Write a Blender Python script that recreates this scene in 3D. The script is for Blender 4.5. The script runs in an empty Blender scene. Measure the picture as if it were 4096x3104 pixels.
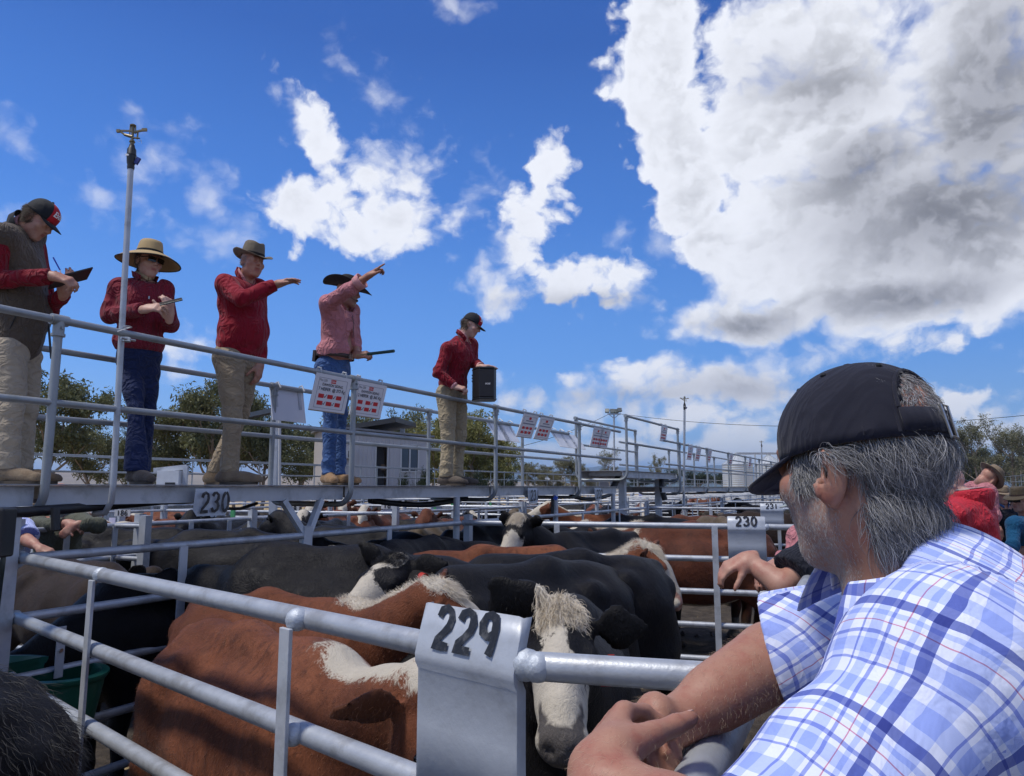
import bpy, bmesh, math, random
import numpy as np
from mathutils import Vector, Matrix, Euler
random.seed(7); RNG = np.random.default_rng(7)
S = bpy.context.scene; COL = S.collection
R = math.radians
# ------------------------------------------------------------------ camera, sky, sun, exposure
H = 1.75                       # eye height
F = 2900.0; TH = math.atan(398 / 2900)
cam = bpy.data.objects.new('camera', bpy.data.cameras.new('camera')); COL.objects.link(cam)
cam.location = (0, 0, H); cam.rotation_euler = (R(90) + TH, 0, 0)
cam.data.sensor_width = 36; cam.data.lens = 36 * F / 4096; cam.data.clip_start = .05; cam.data.clip_end = 60000
S.camera = cam
SUN_EL, SUN_AZ = 64, 248       # degrees, azimuth clockwise from +Y
SUN_STRENGTH, SKY_STRENGTH, EXPOSURE = 3.2, .1, 0.08
S.view_settings.view_transform = 'Standard'; S.view_settings.look = 'None'
S.view_settings.exposure = EXPOSURE; S.view_settings.gamma = 1; S.view_settings.use_curve_mapping = False
sun = bpy.data.objects.new('sun', bpy.data.lights.new('sun', 'SUN')); COL.objects.link(sun)
sun.data.energy = SUN_STRENGTH; sun.data.angle = R(9); sun.data.color = (1, .95, .87)
sun.rotation_euler = (R(90 - SUN_EL), 0, R(180 - SUN_AZ))
_c, _s = math.cos(TH), math.sin(TH)
def ray(u, v):                 # a photo pixel as (X/Y, Z/Y) seen from the eye
    x = (u - 2048) / F; z = (1552 - v) / F
    Y = _c - _s * z
    return x / Y, (_s + _c * z) / Y
def P(u, v, d):
    a, b = ray(u, v); return Vector((a * d, d, H + b * d))
def PZ(u, v, z):               # the point of height z seen at a pixel
    a, b = ray(u, v); d = (z - H) / b; return Vector((a * d, d, z))
def azel(u, v):
    a, b = ray(u, v); return math.atan2(a, 1), math.atan2(b, math.hypot(a, 1))

W = bpy.data.worlds.new('World'); S.world = W; W.use_nodes = True
class NT:                      # short-hand for building node trees
    def __init__(s, nt): s.nt = nt; nt.nodes.clear()
    def n(s, t, **k):
        o = s.nt.nodes.new(t)
        for a, b in k.items(): setattr(o, a, b)
        return o
    def put(s, sock, v):
        if v is None: return
        if isinstance(v, bpy.types.NodeSocket): s.nt.links.new(v, sock)
        else: sock.default_value = v
    def m(s, op, a, b=None, c=None, clamp=False):
        o = s.n('ShaderNodeMath', operation=op, use_clamp=clamp)
        for i, v in enumerate((a, b, c)): s.put(o.inputs[i], v)
        return o.outputs[0]
    def vm(s, op, a, b=None):
        o = s.n('ShaderNodeVectorMath', operation=op)
        s.put(o.inputs[0], a); s.put(o.inputs[1], b)
        return o.outputs['Value' if op in ('DOT_PRODUCT', 'LENGTH', 'DISTANCE') else 'Vector']
    def mix(s, f, a, b, t='RGBA', blend='MIX'):
        o = s.n('ShaderNodeMix', data_type=t, blend_type=blend) if t == 'RGBA' else s.n('ShaderNodeMix', data_type=t)
        i = {'RGBA': (0, 6, 7, 2), 'FLOAT': (0, 2, 3, 0), 'VECTOR': (0, 4, 5, 1)}[t]
        s.put(o.inputs[i[0]], f); s.put(o.inputs[i[1]], a); s.put(o.inputs[i[2]], b)
        return o.outputs[i[3]]
    def sm(s, v, lo, hi, a=0., b=1.):
        o = s.n('ShaderNodeMapRange', interpolation_type='SMOOTHSTEP')
        for i, x in enumerate((v, lo, hi, a, b)): s.put(o.inputs[i], x)
        return o.outputs[0]
    def noise(s, vec, scale, detail=4, rough=.5, dist=0., out=0, dim='3D'):
        o = s.n('ShaderNodeTexNoise', noise_dimensions=dim)
        s.put(o.inputs['Vector'], vec); s.put(o.inputs['Scale'], scale); s.put(o.inputs['Detail'], float(detail))
        s.put(o.inputs['Roughness'], rough); s.put(o.inputs['Distortion'], dist)
        return o.outputs[out]
    def ramp(s, f, pts):
        o = s.n('ShaderNodeValToRGB'); e = o.color_ramp.elements
        while len(e) < len(pts): e.new(.5)
        for q, (p, c) in zip(e, pts): q.position = p; q.color = (*c, 1)
        s.put(o.inputs[0], f); return o.outputs[0]
    def xyz(s, x, y, z=0.):
        o = s.n('ShaderNodeCombineXYZ')
        for i, v in enumerate((x, y, z)): s.put(o.inputs[i], v)
        return o.outputs[0]
    def sep(s, v):
        o = s.n('ShaderNodeSeparateXYZ'); s.put(o.inputs[0], v); return o.outputs

def build_world():
    t = NT(W.node_tree)
    g = t.n('ShaderNodeTexCoord').outputs['Generated']
    d = t.vm('NORMALIZE', g)
    x, y, z = t.sep(d)
    sky = t.n('ShaderNodeTexSky', sky_type='NISHITA'); sky.sun_disc = False
    sky.sun_elevation = R(SUN_EL); sky.sun_rotation = R(SUN_AZ); sky.altitude = 400; sky.air_density = 1.0; sky.dust_density = .6; sky.ozone_density = 3.0
    # clear-air colour: deep blue overhead, paler towards the horizon and towards the sun, over the physical sky
    gam = t.n('ShaderNodeGamma'); t.put(gam.inputs[0], t.mix(1., sky.outputs[0], (SKY_STRENGTH,) * 3 + (1,), blend='MULTIPLY')); gam.inputs[1].default_value = 1.35
    hs = t.n('ShaderNodeHueSaturation'); hs.inputs['Saturation'].default_value = 1.22; hs.inputs['Value'].default_value = 1.0; hs.inputs['Hue'].default_value = .503
    t.put(hs.inputs['Color'], gam.outputs[0])
    elv = t.m('ARCSINE', z)
    rampc = t.ramp(t.m('DIVIDE', elv, 1.2, clamp=True), [(0., (.36, .55, .86)), (.05, (.225, .44, .81)), (.14, (.115, .31, .76)), (.30, (.055, .18, .56)), (.48, (.026, .092, .35)), (.75, (.016, .06, .26)), (1., (.015, .052, .23))])
    se, sa = R(SUN_EL), R(SUN_AZ)
    cosg = t.vm('DOT_PRODUCT', d, (math.cos(se) * math.sin(sa), math.cos(se) * math.cos(sa), math.sin(se)))
    gain = t.m('ADD', 1.22, t.m('MULTIPLY', cosg, .55))
    rampc = t.mix(1., rampc, t.xyz(gain, gain, gain), blend='MULTIPLY')
    blue = t.mix(.82, hs.outputs[0], rampc)
    az = t.m('ARCTAN2', x, y); el = t.m('ARCSINE', z)
    # ---- cloud field over (azimuth, elevation); wispy warp first
    base = t.xyz(az, t.m('MULTIPLY', el, 1.25), 0.)
    wn = t.n('ShaderNodeTexNoise', noise_dimensions='3D'); t.put(wn.inputs['Vector'], base); wn.inputs['Scale'].default_value = 5.5; wn.inputs['Detail'].default_value = 6; wn.inputs['Roughness'].default_value = .6
    warp = t.vm('SUBTRACT', wn.outputs['Color'], (.5, .5, .5))
    def mulv(v, k): return t.vm('MULTIPLY', v, (k, k, k))
    pos = t.vm('ADD', t.xyz(az, el, 0.), mulv(warp, .085))
    def blob(u, v, ru, rv, ang=0, p=pos):
        a, e = azel(u, v)
        mp = t.n('ShaderNodeMapping', vector_type='TEXTURE'); t.put(mp.inputs['Vector'], p)
        mp.inputs['Location'].default_value = (a, e, 0); mp.inputs['Rotation'].default_value = (0, 0, R(-ang))
        k = .9 if abs(u - 2048) < 1300 else .8
        mp.inputs['Scale'].default_value = (ru / F * k, rv / F * .92, 1)
        return t.m('SUBTRACT', 1., t.vm('LENGTH', mp.outputs[0]))
    def union(lst, p=pos):
        o = None
        for b in lst:
            w = b[5] if len(b) > 5 else 1.
            q = blob(*b[:5], p=p)
            if w != 1.: q = t.m('MULTIPLY', q, w)
            if o is None: o = q
            else:
                sx = t.n('ShaderNodeMath', operation='SMOOTH_MAX'); t.put(sx.inputs[0], o); t.put(sx.inputs[1], q); sx.inputs[2].default_value = .25; o = sx.outputs[0]
        return o
    BIG = [(2640, 90, 220, 300, 0), (2620, 330, 230, 230, 20), (2720, 560, 200, 380, -8), (2760, 760, 170, 200, 30), (3250, 120, 560, 300, 0), (3250, 480, 560, 420, 0), (3330, 760, 520, 300, 0), (3850, 420, 560, 620, 0), (3850, 860, 620, 330, 0), (3060, 1080, 330, 270, -20), (2960, 1280, 380, 140, 0),
           (3560, 1130, 640, 260, 0), (4050, 1080, 380, 290, 0), (4400, 500, 500, 800, 0), (2860, 980, 150, 200, 0), (3150, 1240, 420, 150, 0)]
    MID = [(2330, 1120, 430, 150, 0), (2080, 930, 190, 250, 20), (2210, 690, 130, 170, 30), (1510, 840, 380, 190, 5), (1330, 580, 330, 120, 52), (1640, 640, 170, 190, 0), (1180, 810, 200, 140, 0), (1480, 940, 260, 90, 5), (1480, 700, 230, 200, 0), (2000, 1150, 120, 110, 0)]
    LOW = [(2500, 1560, 500, 110, 0), (2960, 1530, 330, 140, 0), (2130, 1600, 190, 75, 0), (760, 1425, 150, 80, 0), (740, 1505, 210, 45, 0), (2680, 1680, 460, 70, 0), (3000, 1730, 240, 100, 0), (2400, 1640, 360, 80, 0), (3960, 1740, 380, 110, 0), (3830, 1620, 170, 60, -10),
           (2350, 1800, 760, 90, 0), (3050, 1830, 560, 90, 0), (3900, 1590, 100, 30, 0), (600, 1790, 900, 110, 0), (1350, 1860, 900, 80, 0)]
    WIS = [(110, 600, 230, 70, 25, .8), (390, 745, 150, 60, 15, .75), (570, 660, 130, 170, 40, .7), (840, 780, 110, 210, -15, .95), (880, 930, 200, 110, -10, 1.), (1800, 30, 190, 60, 10, .8), (1500, 360, 110, 210, -40, .6), (40, 820, 140, 60, 0, .7), (660, 500, 150, 90, 30, .55), (1560, 1000, 110, 50, 0, .6), (2480, 960, 170, 80, -20, .75), (2650, 960, 190, 90, -30, .85), (1950, 760, 130, 150, 20, .6), (700, 860, 130, 90, 30, .6)]
    b1 = t.vm('ADD', base, mulv(warp, .10))
    n1 = t.noise(b1, 8, 8, .62, dim='2D')                                        # billows
    n2 = t.noise(t.vm('ADD', base, mulv(warp, .2)), 30, 6, .66, dim='2D')         # frayed rims
    def lumps(v):                                                       # rounded cauliflower heads at two sizes
        o = None
        for sc, w_ in ((17., .62), (43., .30)):
            vo = t.n('ShaderNodeTexVoronoi', feature='SMOOTH_F1', voronoi_dimensions='2D'); t.put(vo.inputs['Vector'], v); vo.inputs['Scale'].default_value = sc; vo.inputs['Smoothness'].default_value = .35; vo.inputs['Detail'].default_value = 1.
            q = t.m('MULTIPLY', t.m('SUBTRACT', .42, vo.outputs['Distance']), w_ * 1.7); o = q if o is None else t.m('ADD', o, q)
        return o
    b2 = t.vm('ADD', base, mulv(warp, .07)); lu = lumps(b2); lu2 = lumps(t.vm('ADD', b2, (.006, -.016, 0)))
    nn = t.m('ADD', t.m('ADD', t.m('MULTIPLY', t.m('SUBTRACT', n1, .5), 1.9), t.m('ADD', t.m('MULTIPLY', lu, .80), .29)), t.m('MULTIPLY', t.m('SUBTRACT', n2, .5), .72))
    big = union(BIG); mid = union(MID); low = union(LOW); wis = union(WIS)
    # the rest of the sky outside the frame carries the same kind of cloud
    rest = t.noise(t.xyz(t.m('MULTIPLY', x, 1.), y, t.m('MULTIPLY', z, 1.4)), 2.3, 3, .5)
    inside = t.sm(t.m('ABSOLUTE', az), .72, .95)
    top = t.sm(el, .72, .95)
    mk = t.m('MAXIMUM', inside, top)
    rest = t.m('SUBTRACT', t.m('MULTIPLY', t.m('MULTIPLY', t.m('SUBTRACT', rest, .47), 5.), mk), t.m('MULTIPLY', t.m('SUBTRACT', 1., mk), 3.))
    den = t.m('ADD', t.m('MAXIMUM', t.m('MAXIMUM', t.m('ADD', t.m('MULTIPLY', big, 1.25), t.sm(big, .12, .45, 0., .55)), t.m('MULTIPLY', mid, 1.05)), t.m('MAXIMUM', low, rest)), nn)
    soft = t.sm(t.noise(base, 3.1, 2, .5, dim='2D'), .38, .60, .60, 1.35)
    opac = t.sm(den, -.04, soft)
    wo = t.m('MULTIPLY', t.sm(t.m('ADD', wis, t.m('SUBTRACT', t.m('MULTIPLY', nn, 1.0), .36)), -.35, 1.1), .55)
    opac = t.m('MAXIMUM', opac, wo)
    # shading: thick middles and undersides go grey, rims and sunward billows stay white
    GREY = [(3780, 860, 640, 260, 0), (3980, 420, 330, 460, 20), (3450, 680, 330, 150, -15), (3620, 1190, 440, 90, 0), (3020, 1290, 260, 60, 0, .8), (2330, 1200, 330, 45, 0, .5), (3250, 330, 250, 120, 10, .45), (2950, 1560, 300, 60, 0, .45), (2500, 1590, 400, 40, 0, .45)]
    gr = union(GREY, p=t.vm('ADD', t.xyz(az, el, 0.), mulv(warp, .07)))
    gm = t.sm(t.m('ADD', gr, t.m('MULTIPLY', t.m('SUBTRACT', n1, .5), .45)), -.45, .9)
    off = t.noise(t.vm('ADD', b1, (.010, -.030, 0)), 8, 8, .62, dim='2D')
    lit = t.sm(t.m('ADD', t.m('SUBTRACT', off, n1), t.m('MULTIPLY', t.m('SUBTRACT', lu2, lu), .22)), -.13, .15)                     # billow faces turned away from the sun
    thick = t.sm(den, .5, 1.9)
    bright = t.m('SUBTRACT', .95, t.m('MULTIPLY', thick, t.mix(lit, .04, .27, 'FLOAT')))
    bright = t.m('MULTIPLY', bright, t.mix(t.m('MULTIPLY', gm, t.mix(lit, .80, 1., 'FLOAT')), 1., .34, 'FLOAT'))
    bright = t.m('MULTIPLY', bright, t.m('ADD', .95, t.m('MULTIPLY', n2, .10)))
    cc = t.mix(1., t.mix(gm, (.93, .955, 1.03, 1), (.935, .955, 1.06, 1)), t.xyz(bright, bright, bright), blend='MULTIPLY')
    cc = t.mix(t.sm(el, .12, .0), cc, (.66, .73, .82, 1))               # far cloud pales into the horizon
    col = t.mix(opac, blue, cc)
    bg = t.n('ShaderNodeBackground'); t.put(bg.inputs[0], col); bg.inputs[1].default_value = 1.0
    out = t.n('ShaderNodeOutputWorld'); t.put(out.inputs[0], bg.outputs[0])
build_world()

# ------------------------------------------------------------------ materials
MATS = {}
def mat(name, col, rough=.6, metal=0., var=.18, vs=6., bump=0., bs=60., spec=.5, col2=None, f2=0., streak=None, coat=0., trans=0., sheen=0.):
    if name in MATS: return MATS[name]
    m = bpy.data.materials.new(name); MATS[name] = m; m.use_nodes = True
    t = NT(m.node_tree); o = t.n('ShaderNodeTexCoord').outputs['Object']
    if streak: o = t.vm('MULTIPLY', o, streak)
    b = t.n('ShaderNodeBsdfPrincipled')
    nz = t.noise(o, vs, 6, .62)
    k = t.m('ADD', 1 - var, t.m('MULTIPLY', nz, 2 * var))
    c = t.mix(1., (*col, 1), t.xyz(k, k, k), blend='MULTIPLY')
    if col2: c = t.mix(t.m('MULTIPLY', t.sm(t.noise(o, vs * .45, 7, .68), .48, .66), f2), c, (*col2, 1))
    t.put(b.inputs['Base Color'], c)
    t.put(b.inputs['Roughness'], t.m('ADD', rough - .1, t.m('MULTIPLY', nz, .2), clamp=True))
    b.inputs['Metallic'].default_value = metal; b.inputs['Specular IOR Level'].default_value = spec
    b.inputs['Coat Weight'].default_value = coat
    if sheen: b.inputs['Sheen Weight'].default_value = sheen; b.inputs['Sheen Roughness'].default_value = .5
    if bump:
        bp = t.n('ShaderNodeBump'); bp.inputs['Strength'].default_value = bump; bp.inputs['Distance'].default_value = .01
        t.put(bp.inputs['Height'], t.noise(o, bs, 5, .6)); t.put(b.inputs['Normal'], bp.outputs[0])
    t.put(t.n('ShaderNodeOutputMaterial').inputs[0], b.outputs[0])
    return m
GALV = mat('galvanised steel', (.47, .495, .53), .45, .15, .16, 9., .12, 90, col2=(.22, .23, .24), f2=.55)
GALVN = mat('weathered galvanised pipe', (.41, .435, .47), .42, .35, .24, 14., .10, 120, col2=(.20, .195, .19), f2=.55)
GALVD = mat('dull galvanised handrail', (.30, .325, .345), .5, .45, .15, 10., .08, 90, col2=(.20, .22, .20), f2=.5)
ZINC = mat('cold zinc weld paint', (.46, .5, .55), .5, .35, .1, 30., .3, 150)
SHEET = mat('galvanised sheet', (.44, .475, .53), .42, .12, .14, 5., .10, 40, col2=(.30, .315, .34), f2=.8)
DECKS = mat('steel deck sheet', (.34, .34, .35), .5, .5, .2, 5.)
BLACKP = mat('black poly pipe', (.012, .013, .016), .45, 0, .2, 9)
NUMB = mat('black number paint', (.012, .012, .014), .35, 0, .3, 60, col2=(.13, .13, .13), f2=.6)
RUST = mat('rusted bracket', (.10, .055, .03), .8, .1, .4, 30)

# ------------------------------------------------------------------ object helpers
def link(o, parent=None):
    COL.objects.link(o)
    if parent is not None: o.parent = parent
    return o
def tag(o, label=None, cat=None, group=None, kind=None):
    for k, v in (('label', label), ('category', cat), ('group', group), ('kind', kind)):
        if v: o[k] = v
    return o
def thing(name, label, cat, loc=(0, 0, 0), rz=0., group=None):
    o = bpy.data.objects.new(name, None); o.location = loc; o.rotation_euler = (0, 0, rz); o.empty_display_size = .1
    link(o); return tag(o, label, cat, group)
def copy_tree(o, parent=None):
    c = o.copy(); link(c, parent)
    for ch in o.children: copy_tree(ch, c)
    return c
class MB:                       # collects polygons, then links them as one mesh object
    def __init__(s): s.v = []; s.f = []; s.mi = []
    def add(s, vs, fs, mi=0):
        b = len(s.v); s.v += [tuple(p) for p in vs]; s.f += [tuple(b + i for i in f) for f in fs]; s.mi += [mi] * len(fs); return s
    def tube(s, a, b, r, n=10, r2=None, caps=True, mi=0):
        return s.sweep([a, b], [r, r if r2 is None else r2], n, caps, mi)
    def sweep(s, pts, r, n=10, caps=True, mi=0, sq=None):
        pts = [Vector(p) for p in pts]; m = len(pts)
        if not hasattr(r, '__len__'): r = [r] * m
        t0 = (pts[1] - pts[0]).normalized()
        up = Vector((0, 0, 1)) if abs(t0.z) < .9 else Vector((1, 0, 0))
        vs = []
        x = up.cross(t0).normalized()
        for i, p in enumerate(pts):
            t = (pts[min(i + 1, m - 1)] - pts[max(i - 1, 0)]).normalized()
            x = (x - t * x.dot(t)).normalized(); y = t.cross(x)
            for k in range(n):
                a = 2 * math.pi * (k + (.5 if n == 4 else 0)) / n
                vs.append(p + (x * math.cos(a) + y * math.sin(a)) * r[i])
        fs = [(i * n + k, i * n + (k + 1) % n, (i + 1) * n + (k + 1) % n, (i + 1) * n + k) for i in range(m - 1) for k in range(n)]
        if caps: fs += [tuple(range(n - 1, -1, -1)), tuple((m - 1) * n + k for k in range(n))]
        return s.add(vs, fs, mi)
    def box(s, c, size, rz=0., rot=None, mi=0):
        M = rot if rot is not None else Matrix.Rotation(rz, 3, 'Z'); c = Vector(c)
        vs = [c + M @ Vector((i * size[0] / 2, j * size[1] / 2, k * size[2] / 2)) for i in (-1, 1) for j in (-1, 1) for k in (-1, 1)]
        return s.add(vs, [(0, 1, 3, 2), (4, 6, 7, 5), (0, 4, 5, 1), (2, 3, 7, 6), (0, 2, 6, 4), (1, 5, 7, 3)], mi)
    def beam(s, a, b, w, h, mi=0, up=(0, 0, 1)):   # rectangular bar from a to b, w sideways and h upwards
        a, b = Vector(a), Vector(b); t = (b - a).normalized(); x = t.cross(Vector(up)).normalized(); y = x.cross(t)
        vs = [p + x * i * w / 2 + y * j * h / 2 for p in (a, b) for i in (-1, 1) for j in (-1, 1)]
        return s.add(vs, [(0, 2, 3, 1), (4, 5, 7, 6), (0, 1, 5, 4), (2, 6, 7, 3), (0, 4, 6, 2), (1, 3, 7, 5)], mi)
    def lathe(s, prof, n=24, c=(0, 0, 0), mi=0, rot=None):
        c = Vector(c); vs = []
        for (r, z) in prof:
            for k in range(n):
                a = 2 * math.pi * k / n; q = Vector((r * math.cos(a), r * math.sin(a), z)); vs.append(c + (rot @ q if rot is not None else q))
        m = len(prof)
        return s.add(vs, [(i * n + k, i * n + (k + 1) % n, (i + 1) * n + (k + 1) % n, (i + 1) * n + k) for i in range(m - 1) for k in range(n)], mi)
    def grid(s, rows, mi=0, closed=False):
        n = len(rows[0]); vs = [p for r in rows for p in r]; w = n if closed else n - 1
        return s.add(vs, [(i * n + k, i * n + (k + 1) % n, (i + 1) * n + (k + 1) % n, (i + 1) * n + k) for i in range(len(rows) - 1) for k in range(w)], mi)
    def ball(s, c, r, n=10, mi=0):
        if not hasattr(r, '__len__'): r = (r, r, r)
        c = Vector(c); rows = []
        for i in range(n // 2 + 1):
            p = math.pi * i / (n // 2)
            rows.append([c + Vector((r[0] * max(math.sin(p), 1e-3) * math.cos(2 * math.pi * k / n), r[1] * max(math.sin(p), 1e-3) * math.sin(2 * math.pi * k / n), r[2] * math.cos(p))) for k in range(n)])
        return s.grid(rows, mi, True)
    def mesh(s, name, mats, smooth=True):
        me = bpy.data.meshes.new(name); me.from_pydata(s.v, [], s.f)
        for m in (mats if isinstance(mats, (list, tuple)) else [mats]): me.materials.append(m)
        if any(s.mi): me.polygons.foreach_set('material_index', s.mi)
        if smooth:
            me.polygons.foreach_set('use_smooth', [True] * len(me.polygons)); me.set_sharp_from_angle(angle=R(42))
        me.update(); return me
    def build(s, name, mats, parent=None, smooth=True, loc=None, rot=None):
        o = bpy.data.objects.new(name, s.mesh(name, mats, smooth)); link(o, parent)
        if loc is not None: o.location = loc
        if rot is not None: o.rotation_euler = rot
        return o
def solid(o, th, off=0.):
    md = o.modifiers.new('solid', 'SOLIDIFY'); md.thickness = th; md.offset = off; return o
def bevel(o, w, n=2):
    md = o.modifiers.new('bevel', 'BEVEL'); md.width = w; md.segments = n; md.limit_method = 'ANGLE'; return o
def text_mesh(body, size, offset=0., shear=0., align='CENTER', ext=0.):
    cu = bpy.data.curves.new('lettering', 'FONT'); cu.body = body; cu.size = size; cu.align_x = align; cu.align_y = 'CENTER'; cu.offset = offset; cu.shear = shear; cu.extrude = ext; cu.resolution_u = 3
    o = bpy.data.objects.new('lettering', cu); COL.objects.link(o)
    dg = bpy.context.evaluated_depsgraph_get(); me = bpy.data.meshes.new_from_object(o.evaluated_get(dg))
    bpy.data.objects.remove(o); bpy.data.curves.remove(cu); return me
def lettering(body, size, parent, m, loc, rot=(0, 0, 0), **k):
    me = text_mesh(body, size, **k); me.materials.clear(); me.materials.append(m); me.name = 'lettering'
    o = bpy.data.objects.new('lettering', me); link(o, parent); o.location = loc; o.rotation_euler = rot; return o
# brush-painted pen numbers: strokes as flat ribbons
GLY = {'0': [[(.5 + .4 * math.sin(a), .5 + .5 * math.cos(a)) for a in np.linspace(0, 2 * math.pi, 17)]],
       '1': [[(.5, 0), (.5, 1)]],
       '2': [[(.1, .74), (.2, .92), (.48, 1.0), (.78, .92), (.88, .72), (.8, .52), (.5, .32), (.2, .14), (.1, 0), (.5, 0), (.95, 0)]],
       '3': [[(.1, .82), (.28, .97), (.55, 1), (.82, .88), (.84, .7), (.7, .56), (.45, .52), (.75, .47), (.9, .3), (.82, .1), (.52, 0), (.25, .03), (.08, .2)]],
       '6': [[(.85, .85), (.6, 1), (.3, .9), (.12, .6), (.1, .3), (.25, .06), (.55, 0), (.85, .15), (.88, .38), (.7, .55), (.4, .55), (.14, .36)]],
       '7': [[(.08, 1), (.92, 1), (.6, .5), (.42, 0)]],
       '8': [[(.5 + .34 * math.sin(a), .76 + .24 * math.cos(a)) for a in np.linspace(math.pi, 3 * math.pi, 13)] + [(.5 + .4 * math.sin(a), .26 + .26 * math.cos(a)) for a in np.linspace(0, 2 * math.pi, 13)]],
       '9': [[(.86, .74), (.8, .54), (.5, .44), (.18, .55), (.1, .75), (.25, .95), (.5, 1), (.78, .93), (.87, .7), (.84, .3), (.7, 0)]]}
def number(body, h, w, gap, stroke, parent, m, loc, rot=(0, 0, 0), slant=0., drop=0.):
    mb = MB(); x0 = -(len(body) * w + (len(body) - 1) * gap) / 2
    for ci, ch in enumerate(body):
        for st in GLY[ch]:
            q = [Vector((x0 + ci * (w + gap) + a * w + slant * b * h, (b - .5) * h - drop * ci, 0)) for a, b in st]; n = len(q)
            L = []
            for i in range(n):
                t = (q[min(i + 1, n - 1)] - q[max(i - 1, 0)]).normalized(); nn = Vector((-t.y, t.x, 0))
                ww = stroke * (1 + .16 * math.sin(i * 1.7 + ci))
                L.append([q[i] + nn * ww / 2, q[i] - nn * ww / 2])
            mb.grid(L)
    for p in range(len(mb.v)): mb.v[p] = (mb.v[p][0], mb.v[p][1], .0006 * (p % 7) / 7)
    return mb.build('number', m, parent, smooth=False, loc=loc, rot=rot)

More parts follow.
